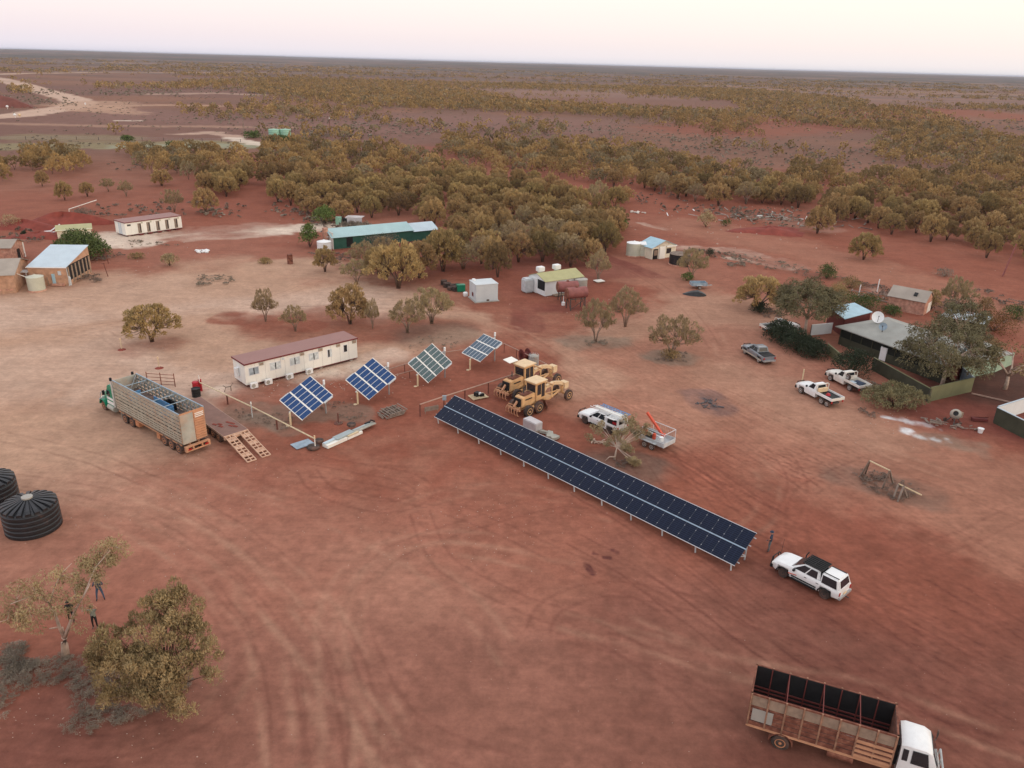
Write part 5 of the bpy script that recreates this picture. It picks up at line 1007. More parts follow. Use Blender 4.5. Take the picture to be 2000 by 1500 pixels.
# low loader with ramps
h=math.radians(135); x_,y_=G(437,852,1.1); cx,cy=x_+math.cos(h)*5.2+math.sin(h)*1.2,y_+math.sin(h)*5.2-math.cos(h)*1.2
t=thing('low_loader','empty flat deck trailer with two lowered lattice ramps beside the livestock trailer','trailer',(cx,cy),h)
B().box((0,0,1.02),(10.4,2.4,.14)).mk('deck','deck',t); B().box((0,.5,.8),(10,.15,.3)).box((0,-.5,.8),(10,.15,.3)).mk('chassis','darksteel',t)
B().box((-5.25,0,.88),(.12,2.46,.4)).box((-5.4,0,.9),(.25,1.0,.25)).mk('tail_beam','ramp',t); B().box((0,1.21,1.0),(10.4,.04,.2)).box((0,-1.21,1.0),(10.4,.04,.2)).mk('side_rail','rail',t)
for x in (-3.9,-2.7,-1.5):
    for s in (-1,1): wheel(t,x,s*.98,.46,.44,'rimo')
for s in (-1,1):
    b=B(); p0=(-5.3,s*.72,1.0); p1=(-9.6,s*.72,.04)
    for d in (-.42,0,.42): b.bar((p0[0],p0[1]+d,p0[2]),(p1[0],p1[1]+d,p1[2]),.08,.12)
    for i in range(11):
        f=i/10; X=p0[0]+(p1[0]-p0[0])*f; Z=p0[2]+(p1[2]-p0[2])*f; b.box((X,s*.72,Z+.02),(.10,.9,.08),ry=-.22)
    for i in (1,4,7): 
        f=(i+.5)/10; X=p0[0]+(p1[0]-p0[0])*f; Z=p0[2]+(p1[2]-p0[2])*f; b.box((X,s*.72,Z-.01),(.38,.84,.03),ry=-.22)
    b.mk('ramp','ramp',t)
b=B()
for (X,Y) in ((-2.2,.7),(-2.5,.3),(-3.0,.45),(-2.6,-.5),(-3.1,-.7),(-3.5,-.35),(-3.9,-.6)): b.box((X,Y,1.11),(.5,.22,.05),rz=.3)
b.mk('spilt_dirt','reddirt',t)
# ------------------------------------------------------------------ motor graders
def grader(label,p,h,scale=1.0,yellow='yellow',roof='yellowpale'):
    t=thing('motor_grader',label,'grader',p,h,'yellow motor graders parked side by side'); t.scale=(scale,)*3
    B().hexa([(-2.55,-.62,.95),(-.45,-.62,.95),(-.45,.62,.95),(-2.55,.62,.95)],[(-2.4,-.55,2.0),(-.45,-.6,2.15),(-.45,.6,2.15),(-2.4,.55,2.0)]).mk('engine_cover',yellow,t,bev=.05)
    B().box((-1.3,0,2.13),(1.3,.75,.10)).mk('rusty_hood','rust',t); B().cyl((-1.5,.15,2.1),(-1.5,.15,2.75),.06,n=8).mk('exhaust','darksteel',t)
    B().box((-2.56,0,1.45),(.08,.95,.95)).mk('radiator_grille','black',t); B().box((-1.2,0,.75),(2.9,.8,.3)).mk('frame',yellow,t)
    for s in (-1,1):
        B().box((-1.25,s*.92,.75),(1.9,.22,.35)).mk('tandem_case',yellow,t)
        for x in (-2.0,-.45): wheel(t,x,s*1.12,.64,.42,'yellow')
        wheel(t,4.55,s*.98,.60,.36,'yellow')
        B().box((-1.5,s*.64,1.75),(1.0,.02,.12)).mk('hood_vent','black',t)
    # cab
    lo=[(-.45,-.72,1.15),(1.15,-.62,1.15),(1.15,.62,1.15),(-.45,.72,1.15)]; hi=[(-.55,-.76,3.2),(1.0,-.68,3.2),(1.0,.68,3.2),(-.55,.76,3.2)]
    B().hexa(lo,hi).mk('cab',yellow,t,bev=.03)
    qs=[[lo[0],lo[1],hi[1],hi[0]],[lo[2],lo[3],hi[3],hi[2]],[lo[1],lo[2],hi[2],hi[1]],[lo[3],lo[0],hi[0],hi[3]]]
    for k,q in enumerate(qs):
        if k<2: B().pane(q,.12,.50,.32,.90,.02).pane(q,.56,.90,.14,.90,.02).mk('window','glass',t)
        else: B().pane(q,.1,.9,.42,.90,.02).mk('window','glass',t)
    B().box((.22,0,3.27),(1.95,1.75,.12)).mk('cab_roof',roof,t,bev=.04)
    # arched front frame
    b=B(); P=[(1.1,0,1.35),(1.8,0,2.0),(3.0,0,2.15),(4.1,0,1.9),(4.7,0,1.6)]
    for a_,c_ in zip(P[:-1],P[1:]): b.bar(a_,c_,.34,.36)
    b.box((4.9,0,1.45),(.65,.8,.75)).mk('front_frame','yellowpale',t,bev=.02)
    B().bar((4.55,-.85,.62),(4.55,.85,.62),.2).bar((4.55,0,.6),(4.55,0,1.4),.3).mk('front_axle',yellow,t)
    b=B(); b.bar((4.3,0,.95),(1.6,-.65,.85),.14).bar((4.3,0,.95),(1.6,.65,.85),.14); b.cyl((1.75,0,.78),(1.75,0,.90),.72,n=20); b.bar((2.4,.5,2.3),(1.9,.75,.95),.10).bar((2.4,-.5,2.3),(1.9,-.75,.95),.10).bar((2.4,-.6,2.25),(2.4,.6,2.25),.16).bar((2.9,.2,2.2),(2.0,-.9,1.0),.09).mk('drawbar_linkage','yellow',t)
    o=B(); o.prism([(-.10,.12),(.02,.10),(.10,.35),(.04,.72),(-.08,.72),(.0,.4)],'y',-1.85,1.85); m=o.mk('blade','rust',t); m.location=(1.7,0,0); m.rotation_euler=(0,0,math.radians(-38))
    b=B(); b.bar((-2.6,-.45,1.0),(-3.1,-.8,1.25),.12).bar((-2.6,.45,1.0),(-3.1,.8,1.25),.12).bar((-3.15,-.95,.95),(-3.15,.95,.95),.2); b.bar((-2.6,0,1.6),(-3.1,0,1.1),.18)
    for y_ in (-.8,-.4,0,.4,.8): b.tube([(-3.15,y_,1.15),(-3.45,y_,.9),(-3.4,y_,.45),(-3.2,y_,.30)],.06,5)
    b.mk('ripper','dustorange',t)
    return t
r1=G(1032,814); h=math.radians(46); off=1.12; p=(r1[0]+2.0*math.cos(h)+math.sin(h)*off, r1[1]+2.0*math.sin(h)-math.cos(h)*off)
# near side of the grader is its right side (local -y)
p=(r1[0]+2.0*math.cos(h)-math.sin(h)*off, r1[1]+2.0*math.sin(h)+math.cos(h)*off)
grader('nearer yellow motor grader with square cab and front wheels turned out toward the tracks',p,h)
g=grader('farther yellow motor grader with taller cab behind the nearer one',(p[0]-1.23,p[1]+4.3),h+.02,1.06)
B().box((-.7,1.15,3.55),(1.3,1.0,.05),rx=.15).mk('white_shade_board','cream',g)
# ------------------------------------------------------------------ stock truck, lower right
az=math.radians(-22); L,Wd,z0,z1=7.3,2.4,1.15,3.3
t=thing('stock_truck','white cab truck with a rusty slatted stock crate at the lower right','truck',(17.24,32.47),az)
B().box((0,0,z0+.05),(L,Wd,.10)).mk('crate_floor','black',t)
H=z1-z0
for s in (-1,1):
    b=B(); zz=[(0,.115),(.15,.11),(.29,.11),(.43,.12)]
    for f,w in zz: b.box((0,s*(Wd/2-.02),z0+H*(f+w/2)),(L,.05,H*w))
    b.box((0,s*(Wd/2-.02),z0+H*.97),(L,.07,H*.05)); b.box((0,s*(Wd/2-.02),z0+H*.60),(L,.06,H*.04)); b.mk('slat_side','rust',t)
    b=B(); [b.box((-L/2+.05+i*(L-.1)/8,s*(Wd/2+.02),(z0+z1)/2),(.09,.08,H)) for i in range(9)]; b.mk('stanchion','rustwood',t)
    b=B(); [b.box((-L/2+.05+(i+.5)*(L-.1)/8,s*(Wd/2-.03),z0+H*.79),(L/8-.12,.03,H*.33)) for i in range(8)]; b.mk('ply_panel','wood',t)
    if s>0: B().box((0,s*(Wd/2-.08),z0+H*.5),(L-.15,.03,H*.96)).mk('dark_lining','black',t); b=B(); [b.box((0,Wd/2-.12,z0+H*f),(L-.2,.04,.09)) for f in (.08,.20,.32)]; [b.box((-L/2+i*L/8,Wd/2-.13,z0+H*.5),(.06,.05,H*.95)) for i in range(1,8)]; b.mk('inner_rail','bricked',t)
    B().box((-L/2+.75,s*(Wd/2+.03),z0+H*.36),(1.1,.03,H*.38)).mk('sheet_patch','tankgrey',t,bev=.01)
    b=B(); [b.box((L/2-.95,s*(Wd/2+.035),z0+H*(.06+.15*i)),(1.75,.07,H*.07)) for i in range(4)]; b.mk('new_slats','dustorange',t)
    B().box((0,s*(Wd/2-.05),z0-.1),(L,.1,.16)).mk('floor_rail','dustorange',t)
for x,m_ in ((-L/2+.03,'rust'),(L/2-.03,'rust')):
    b=B(); [b.box((x,0,z0+H*(.05+.13*i)),(.05,Wd,H*.07)) for i in range(7)]; b.box((x,0,z1-.04),(.09,Wd,.08)); b.box((x,Wd/2-.05,(z0+z1)/2),(.09,.09,H)).box((x,-Wd/2+.05,(z0+z1)/2),(.09,.09,H)); b.mk('end_gate',m_,t)
B().box((L/2-.03,0,(z0+z1)/2-.1),(.03,Wd-.2,H*.85)).mk('front_sheet','darksteel',t)
for i in (2,4,6): B().box((-L/2+i*L/8,0,z1-.04),(.05,Wd,.05)).mk('cross_bow','bricked',t)
B().box((1.9,.1,1.24),(.9,.1,.05),rz=.2).mk('loose_rail','steel',t)
B().box((.8,.42,.85),(8.4,.14,.26)).box((.8,-.42,.85),(8.4,.14,.26)).mk('chassis','darksteel',t)
for s in (-1,1): wheel(t,-1.75,s*.98,.48,.48,'rimo'); wheel(t,L/2+1.15,s*.95,.48,.28,'rimo'); 
for s in (-1,1):
    b=B(); P=[(-1.75+.62*math.cos(a),s*1.02,.50+.58*math.sin(a)) for a in [PI*k/8 for k in range(9)]]
    for p_,q_ in zip(P[:-1],P[1:]): b.bar(p_,q_,.46,.04)
    b.mk('mudguard','rust',t)
B().cyl((.6,-.95,.75),(1.9,-.95,.75),.28,n=14).mk('fuel_tank','rust',t); 
xc=L/2+.28
b=B(); secs=[]
for x,w,zb,zm,wt,zt in ((xc,1.02,.75,1.65,.90,2.62),(xc+.25,1.05,.70,1.65,.93,2.72),(xc+1.15,1.05,.70,1.65,.92,2.70),(xc+1.45,1.05,.70,1.62,.90,2.55),(xc+1.85,1.04,.72,1.55,.99,1.60),(xc+1.98,.98,.75,1.35,.95,1.45)):
    secs.append([(x,-w*.97,zb),(x,-w,zm),(x,-wt,zt-.12),(x,-wt*.82,zt),(x,wt*.82,zt),(x,wt,zt-.12),(x,w,zm),(x,w*.97,zb)])
b.loft(secs).mk('cab','white',t,smooth=True)
for s in (-1,1):
    q=[(xc+.55,s*1.055,1.68),(xc+1.42,s*1.055,1.68),(xc+1.25,s*.965,2.45),(xc+.55,s*.965,2.45)]
    if s>0: q=[q[1],q[0],q[3],q[2]]
    B().pane(q,0,1,0,1,.03).mk('door_window','glass',t)
    q=[(xc+.12,s*1.05,1.75),(xc+.38,s*1.05,1.75),(xc+.38,s*.96,2.4),(xc+.12,s*.94,2.4)]
    if s>0: q=[q[1],q[0],q[3],q[2]]
    B().pane(q,0,1,0,1,.03).mk('quarter_window','glass',t)
    B().tube([(xc+1.75,s*1.0,1.5),(xc+1.95,s*1.35,1.6),(xc+1.95,s*1.35,2.2)],.025).box((xc+1.97,s*1.38,1.95),(.05,.18,.38)).mk('mirror','darksteel',t)
    B().box((xc+2.0,s*.7,1.12),(.06,.26,.2)).mk('headlight','lamp',t)
B().hexa([(xc+1.87,-.90,1.66),(xc+1.90,-.90,1.66),(xc+1.90,.90,1.66),(xc+1.87,.90,1.66)],[(xc+1.49,-.78,2.46),(xc+1.53,-.78,2.46),(xc+1.53,.78,2.46),(xc+1.49,.78,2.46)]).mk('windscreen','glass',t)
B().tube([(xc+2.1,-1.0,.7),(xc+2.2,-1.0,1.3),(xc+2.2,1.0,1.3),(xc+2.1,1.0,.7)],.06).box((xc+2.1,0,.75),(.15,2.2,.3)).tube([(xc+2.2,-.4,.7),(xc+2.2,-.4,1.3)],.05).tube([(xc+2.2,.4,.7),(xc+2.2,.4,1.3)],.05).mk('bull_bar','steel',t)
B().box((xc-.12,0,1.7),(.2,1.5,1.3)).mk('cab_guard','black',t)
# ------------------------------------------------------------------ yard odds and ends
def rails(label,pts,h,posts,rmat='rail',pmat='postrust',r=.07,name='pipe_fence',ps=.13):
    P=[G(p[0],p[1],h) for p in pts]; t=thing(name,label,'fence',P[0]); o=P[0]
    b=B(); [b.cyl((a[0]-o[0],a[1]-o[1],h),(c[0]-o[0],c[1]-o[1],h),r,n=8) for a,c in zip(P[:-1],P[1:])]; b.mk('top_rail',rmat,t)
    for p in posts: x,y=G(p[0],p[1],h); B().box((x-o[0],y-o[1],h/2),(ps,ps,h)).mk('post',pmat,t)
    return t
rails('long pale pipe rail running from the red drums down to the yellow end post',[(390,747),(493,795),(615,857)],1.05,[(443,772),(540,820)],'railpale')
rails('pipe rail behind the top end of the long array up to the graders',[(820,790),(868,774),(954,747),(1010,729),(1068,711)],1.35,[(820,790),(867,774),(908,760),(954,747),(997,733),(1068,711)])
rails('far pipe rail from the second tracker round to the corner behind the graders',[(755,722),(868,688),(985,671),(1068,711)],1.2,[(790,711),(830,700),(868,688),(925,680),(985,671),(1009,682),(1040,697)],r=.05,ps=.08)
rails('short pipe rail behind the greenish tracker',[(770,733),(800,725),(830,718)],.9,[(770,733),(800,725)],r=.05,ps=.07)
one(B().box((0,0,1.2),(.42,.2,.5)),'switch_box','bluegrey','grey switch box on the rail at the top end of the long array','switch box',G(868,797))
one(B().box((0,0,.5),(1.6,.05,.5)).bar((-.7,0,0),(-.7,0,.8),.04).bar((.7,0,0),(.7,0,.8),.04),'mesh_panel','greywood','low mesh panel leaning under the rail at the top end of the long array','panel',G(843,806),.5)
def wpost(p,h,label,top='yellowpale',body='railpale',base=True):
    t=thing('guide_post',label,'post',G(*p)); B().cyl((0,0,0),(0,0,h),.05,n=8).mk('shaft',body,t); B().cyl((0,0,h),(0,0,h+.22),.075,n=8).mk('cap',top,t)
    if base: B().lathe([(.55,-.02),(.35,.08),(.05,.14)],12).mk('dirt_collar','reddirt',t)
wpost((238,683),1.3,'yellow topped post in a dirt ring left of the umbrella tree'); wpost((311,719),1.2,'yellow topped post in a dirt ring above the livestock truck'); wpost((493,815),1.5,'cream post inside the pale rail by the low loader ramps','cream','galv',False)
wpost((616,876),1.15,'cream and yellow end post where the pale rail meets the timber stack','yellowpale','cream',False); 
one(B().bar((0,0,0),(0,0,1.15),.12).cyl((0,0,0),(0,0,.05),.45,n=12),'iron_stub','postrust','short rusty stub post between the first tracker and the timber stack','post',G(661,827))
t=thing('fuel_drum','bright red drum at the start of the pale rail','drum',G(384,764)); B().lathe([(.36,0),(.38,.02),(.36,.4),(.38,.42),(.36,.8),(.38,1.1),(.30,1.15)],18).mk('drum_body','red',t,smooth=True); B().box((.45,.1,.7),(.3,.2,1.4)).mk('hose_stand','red',t); B().cyl((.5,-.1,1.2),(.5,-.1,1.9),.05,n=8).mk('standpipe','cream',t)
drum((384,774),'dark drum standing in front of the bright red drum','black',.95,.45)
b=B(); 
for z_ in (.2,.6,1.0,1.4): b.bar((0,0,z_),(3.2,.2,z_),.05)
for x1 in (0,1.6,3.2): b.bar((x1,x1*.06,0),(x1,x1*.06,1.6),.07)
one(b,'yard_gate','rust','rusty steel yard gate panel standing behind the livestock trailer','gate',G(289,752),-.15)
one(B().tube([(-.4,0,0),(-.2,0,.5),(.3,0,.55)],.06).tube([(.3,0,0),(.3,0,.55),(.6,.1,.9)],.06).tube([(-.2,0,.5),(-.5,.1,.7)],.05),'old_stump','greywood','small brown forked stump left of the cabin corner','stump',G(446,764),.4)
# timber and sheet stack with tyres
t=thing('sheet_stack','low stack of grey boards and metal sheets on sleepers beside the first tracker','stack',G(676,857),AZ((625,872),(735,824))); t.scale=(.72,.8,.8)
B().box((-1.9,0,.25),(3.4,1.0,.4)).box((1.2,0,.22),(2.6,1.0,.34)).mk('timber_base','cream',t); B().box((2.0,.15,.45),(6.6,.8,.10)).mk('board','plank',t); B().box((-.2,.2,.58),(3.1,.95,.10),rz=.03).mk('sheet','panelblue',t); B().box((-1.8,.25,.54),(3.6,.45,.08),rz=.04).mk('sheet','tin',t); B().box((3.2,.35,.52),(3.2,.3,.08)).mk('sheet','panelblue',t); B().box((.9,-.35,.50),(1.9,.35,.10)).mk('board','railpale',t)
b=B(); b.tube([(4.6,.3,.6),(5.0,.45,.8),(5.4,.1,.6)],.1).box((4.4,.5,.6),(.9,.2,.15)); b.mk('loose_strap','black',t)
def tyre(p,z,label,r=.52,flat=True,rz=0):
    t=B().lathe([(r*.5,-.12),(r*.9,-.13),(r,-.06),(r,.06),(r*.9,.13),(r*.5,.12)],22); o=one(t,'discarded_tyre','tyre',label,'tyre',(*G(*p),z),rz,smooth=True); return o
tyre((687,840),.62,'worn tyre lying on top of the sheet stack',.45); tyre((612,876),.16,'worn tyre on the ground against the yellow end post',.62); tyre((624,868),.4,'upper tyre leaning on the end of the sheet stack',.42)
one(B().box((0,0,.1),(1.9,1.3,.06)),'flat_sheet','bluegrey','grey green flat sheet lying left of the end post','sheet',G(591,869),.75)
t=thing('pallet_stack','stack of weathered pallet frames on the dirt below the second tracker','pallets',G(768,808),AZ((750,815),(790,803)))
for k in range(3):
    b=B(); y0=-.1*k; 
    for yy in (-.85,0,.85): b.box((k*.2-.3,yy,.12+.16*k),(2.2-.2*k,.09,.10))
    for xx in (-1.0,-.3,.4,1.05): b.box((xx+k*.2-.3,0,.20+.16*k),(.10,1.9,.06))
    b.mk('frame','greywood',t)
B().tube([(-1.5,-.5,.05),(-1.7,0,.35),(-1.4,.5,.15),(-1.2,0,.1)],.12).mk('rag_bundle','deadscrub',t)
b=B(); rg=random.Random(31)
for i in range(26): a=rg.uniform(0,6.28); r_=rg.uniform(.3,1.5); x_,y_=r_*math.cos(a),r_*math.sin(a); b.bar((x_,y_,.04),(x_+rg.uniform(-.6,.6),y_+rg.uniform(-.5,.5),rg.uniform(.05,.2)),rg.uniform(.04,.12))
one(b,'burnt_sticks','ash','ring of burnt sticks around the dark fire patch in the middle of the yard','fire remains',G(1384,790))
# pallet of wrapped goods and loose boxes, tools on a pallet
t=thing('wrapped_pallet','white plastic wrapped pallet load behind the long array','pallet load',G(1040,838),math.radians(-48)); B().box((0,0,.58),(1.9,1.05,.9)).mk('wrapped_load','wrap',t,bev=.07); B().box((0,0,.07),(2.2,1.2,.14)).mk('pallet','wood',t)
b=B(); rg=random.Random(6)
for i in range(7): b.box((rg.uniform(-1.1,1.1),rg.uniform(-.4,.4),.2+.1*(i%2)),(rg.uniform(.4,.9),rg.uniform(.3,.7),.25),rz=rg.uniform(0,3),rx=rg.uniform(-.3,.3))
one(b,'cardboard_heap','plank','heap of opened cartons next to the wrapped pallet behind the array','cartons',G(1073,854),-.7,bev=.02)
t=thing('tool_pallet','timber pallet with a black and white tool load between array and graders','pallet',G(934,776),math.radians(30)); b=B(); [b.box((0,-.6+.3*i,.14),(1.9,.16,.05)) for i in range(5)]; [b.box((x1,0,.07),(.1,1.3,.1)) for x1 in (-.85,0,.85)]; b.mk('pallet','railpale',t)
B().box((-.1,.1,.4),(.6,.5,.45),rz=.4).box((.35,-.2,.32),(.5,.3,.3)).mk('machine','black',t,bev=.03); B().box((.1,.0,.48),(.35,.45,.25),rz=.2).mk('white_part','white',t,bev=.03)
# gear behind the graders: round cage and cable drums
t=thing('wire_cage','standing roll of grey mesh beyond the far grader','mesh roll',G(1042,714)); b=B(); [b.tube([(.6*math.cos(a),.6*math.sin(a),0),(.6*math.cos(a),.6*math.sin(a),1.5)],.02) for a in [k*PI/8 for k in range(16)]]; b.mk('mesh','galv',t); B().lathe([(.5,.02),(.55,1.3),(.3,1.45)],16).mk('core','tankgrey',t)
b=B(); [b.cyl((x1,0,.8),(x1+.1,0,.8),.8,n=20) for x1 in (-.5,.4)]; b.cyl((-.5,0,.8),(.4,0,.8),.4,n=14); one(b,'cable_reel','bricked','dark red reel with a pale rim standing behind the far grader','reel',G(1025,705),.5)
# ------------------------------------------------------------------ black ribbed tanks
def poly_tank(cx,cy,label):
    t=thing('poly_water_tank',label,'tank',(cx,cy),.2,'black ribbed water tanks at the left edge'); r=1.92; h=2.0; pr=[]
    for i in range(5): a=i*h/5; pr+=[(r,a),(r+.06,a+.06),(r+.06,a+h/5-.12),(r,a+h/5-.05)]
    pr+=[(r-.05,h)]; B().lathe(pr,48).mk('wall','blacktank',t,smooth=True)
    B().lathe([(r+.03,h-.02),(r-.05,h+.10),(.35,h+.62),(.3,h+.66)],48).mk('roof','blacktank',t)
    for k in range(20):
        a=2*PI*k/20; ca,sa=math.cos(a),math.sin(a); px_,py_=-sa,ca
        P=[]
        for rr,zz,w in ((.35,h+.66,.06),(r-.25,h+.34,.20),(r+.02,h+.22,.22)): P.append([(rr*ca-px_*w,rr*sa-py_*w,zz-.2),(rr*ca-px_*w*.7,rr*sa-py_*w*.7,zz),(rr*ca+px_*w*.7,rr*sa+py_*w*.7,zz),(rr*ca+px_*w,rr*sa+py_*w,zz-.2)])
        B().loft(P).mk('roof_rib','darksteel' if False else 'blacktank',t)
    B().cyl((0,0,h+.5),(0,0,h+.76),.40,n=20).mk('crown_cap','tankgrey',t)
poly_tank(-37.0,51.6,'nearer black ribbed water tank with a radially ribbed roof')
poly_tank(-42.3,54.9,'farther black ribbed water tank cut by the left picture edge')
# ------------------------------------------------------------------ people
def person(label,p,face,joints,mats,hat=None,group=None,h=1.78):
    # joints: dict of key offsets; body grown as one skin
    t=thing('person',label,'person',G(*p),face,group); s=h/1.78
    me=bpy.data.meshes.new('body'); J={'pel':(0,0,.95),'sp':(0,0,1.15),'ch':(0,0,1.38),'nk':(0,0,1.52),'hd0':(.02,0,1.60),'hd':(.03,0,1.68),'ht':(.01,0,1.76),
     'sl':(0,.19,1.43),'el':(0,.27,1.16),'wl':(.06,.27,.93),'sr':(0,-.19,1.43),'er':(0,-.27,1.16),'wr':(.06,-.27,.93),
     'hl':(0,.10,.90),'kl':(.03,.12,.50),'al':(0,.13,.09),'tl':(.16,.14,.04),'hr':(0,-.10,.90),'kr':(.03,-.12,.50),'ar':(0,-.13,.09),'tr':(.16,-.14,.04)}
    J.update(joints); E_=[('pel','sp'),('sp','ch'),('ch','nk'),('nk','hd0'),('hd0','hd'),('hd','ht'),('ch','sl'),('sl','el'),('el','wl'),('ch','sr'),('sr','er'),('er','wr'),('pel','hl'),('hl','kl'),('kl','al'),('al','tl'),('pel','hr'),('hr','kr'),('kr','ar'),('ar','tr')]
    Rr={'pel':.15,'sp':.14,'ch':.165,'nk':.062,'hd0':.085,'hd':.10,'ht':.07,'sl':.075,'el':.05,'wl':.033,'hl':.10,'kl':.065,'al':.045,'tl':.04}
    for k in list(J): 
        if k.endswith('r') and k[:-1]+'l' in Rr and k!='pel': Rr[k]=Rr[k[:-1]+'l']
    for side,w in (('l','wl'),('r','wr')):
        W_=Vector(J[w]); D=(W_-Vector(J['e'+side])).normalized(); sx=Vector((1,0,0)); J['pm'+side]=tuple(W_+D*.07); Rr['pm'+side]=.035; E_.append((w,'pm'+side))
        for i,(o,l) in enumerate(((-.03,.075),(-.01,.085),(.01,.08),(.03,.065),(.045,.03))):
            k='f%s%d'%(side,i); J[k]=tuple(W_+D*(.09+(l if i<4 else .0))+sx*(o*1.1+(.02 if i==4 else 0))); Rr[k]=.009; E_.append(('pm'+side,k))
    ks=list(J); me.from_pydata([tuple(c*s for c in J[k]) for k in ks],[(ks.index(a),ks.index(b_)) for a,b_ in E_],[])
    o=bpy.data.objects.new('body',me); COL.objects.link(o); m=o.modifiers.new('skin','SKIN'); m.branch_smoothing=.6
    sv=me.skin_vertices[0].data
    for i,k in enumerate(ks): r=Rr.get(k,.05)*s; sv[i].radius=(r,r*(1.25 if k in('ch','pel','sp') else 1)); sv[i].use_root=(k=='pel')
    ss=o.modifiers.new('sub','SUBSURF'); ss.levels=1; ss.render_levels=1
    dg=bpy.context.evaluated_depsgraph_get(); dg.update(); ev=o.evaluated_get(dg); nm=bpy.data.meshes.new_from_object(ev); bpy.data.objects.remove(o)
    for n_ in mats: nm.materials.append(M[n_])
    wz=.98*s; sh=1.52*s
    for pl_ in nm.polygons:
        c=pl_.center; 
        arm=abs(c.y)>.235*s and c.z<1.24*s and c.z>.7*s
        pl_.material_index=0 if (c.z>sh or arm) else (1 if c.z>wz else (2 if c.z>.12*s else 3)); pl_.use_smooth=True
    o=bpy.data.objects.new('body',nm); COL.objects.link(o); o.parent=t
    hp=Vector(J['hd'])*s
    B().cyl(hp+Vector((.09*s,0,.0)),hp+Vector((.125*s,0,-.02)),.018,.012,n=6).cyl(hp+Vector((0,.095*s,0)),hp+Vector((0,.115*s,0)),.028,n=8).cyl(hp+Vector((0,-.115*s,0)),hp+Vector((0,-.095*s,0)),.028,n=8).mk('face_features',mats[0],t)
    B().lathe([(.115*s,.0),(.118*s,.05*s),(.09*s,.10*s),(.02,.13*s)],14,tuple(hp+Vector((-.015,0,0)))).mk('hair' if not hat else 'hat_crown','black' if not hat else hat,t,smooth=True)
    if hat: B().lathe([(.10*s,.02*s),(.155*s,.005*s),(.155*s,.02*s),(.10*s,.05*s)],18,tuple(hp)).mk('hat_brim',hat,t)
    return t
person('person in dark blue shirt and grey trousers standing at the end of the long array',(1502,1077),2.6,{'kr':(.10,-.12,.50),'ar':(.05,-.13,.09),'tr':(.2,-.13,.04),'wl':(.18,.18,1.02),'el':(.02,.26,1.16)},['skin','navy','slate','darksteel'],'navy',h=1.85)
person('person in dark shirt and blue jeans, legs apart, under the thin gum tree',(197,1171),-1.2,{'al':(0,.22,.09),'tl':(.15,.26,.04),'kl':(.02,.18,.5),'ar':(0,-.22,.09),'tr':(.15,-.26,.04),'kr':(.02,-.18,.5),'er':(.12,-.3,1.22),'wr':(.22,-.2,1.42),'el':(.1,.3,1.22),'wl':(.22,.2,1.42),'hd':(-.02,0,1.68)},['skin','navy','denim','black'],h=1.8)
person('person in pale grey shirt with raised arms below the one in jeans',(187,1226),-1.4,{'er':(.05,-.36,1.55),'wr':(.1,-.25,1.78),'el':(.05,.36,1.55),'wl':(.1,.25,1.78)},['skin','khaki','black','darksteel'],h=1.75)
person('person in black standing among the pale gum branches',(141,1215),-1.2,{},['skin','black','black','black'],'black',h=1.72)
# small stones scattered on the apron
# ------------------------------------------------------------------ trees
def leafquads(rg,cl,n,lw,ll,up=.8,zlo=-.35,droop=False,fan=False):
    cl=np.asarray(cl,float); k=len(cl); N=k*n
    c=np.repeat(cl,n,0); d=rg.normal(size=(N,3)); d/=np.linalg.norm(d,axis=1)[:,None]
    m=d[:,2]<zlo; d[m,2]*=-1
    r=rg.uniform(.62,1.08,N)[:,None]; pos=c[:,:3]+d*c[:,3:6]*r
    if fan: F_=c[:,:3]/(np.linalg.norm(c[:,:3],axis=1)[:,None]+1e-6); L=F_*1.1+d*.35+rg.normal(size=(N,3))*.34; up=.25
    else: L=d*.7+rg.normal(size=(N,3))*.45
    L[:,2]+=(-up if droop else up); L/=np.linalg.norm(L,axis=1)[:,None]
    ctr=np.average(cl[:,:3],axis=0); ctr[2]-=1.0; g=c[:,:3]-ctr; g/=np.linalg.norm(g,axis=1)[:,None]+1e-6
    nn=d*.8+g*.5+rg.normal(size=(N,3))*.38; s=np.cross(nn,L); s/=np.linalg.norm(s,axis=1)[:,None]+1e-9
    a=(lw/2*rg.uniform(.6,1.4,N))[:,None]; b=(ll/2*rg.uniform(.6,1.4,N))[:,None]
    P=np.stack([pos-L*b,pos+s*a,pos+L*b,pos-s*a],1)
    nn/=np.linalg.norm(nn,axis=1)[:,None]
    return np.concatenate([P,np.repeat(nn[:,None,:],4,1)],2).reshape(-1,6)
def qmesh(name,P,mat):
    me=bpy.data.meshes.new(name); mesh_np(me,P,np.arange(len(P)).reshape(-1,4)); me.materials.append(M[mat]); return me
def trunkmesh(name,paths,mat):
    b=B(); 
    for p,r in paths: b.tube(p,r,5)
    me=bpy.data.meshes.new(name); me.from_pydata(b.v,[],b.f); me.materials.append(M[mat]); me.polygons.foreach_set('use_smooth',[True]*len(me.polygons)); return me
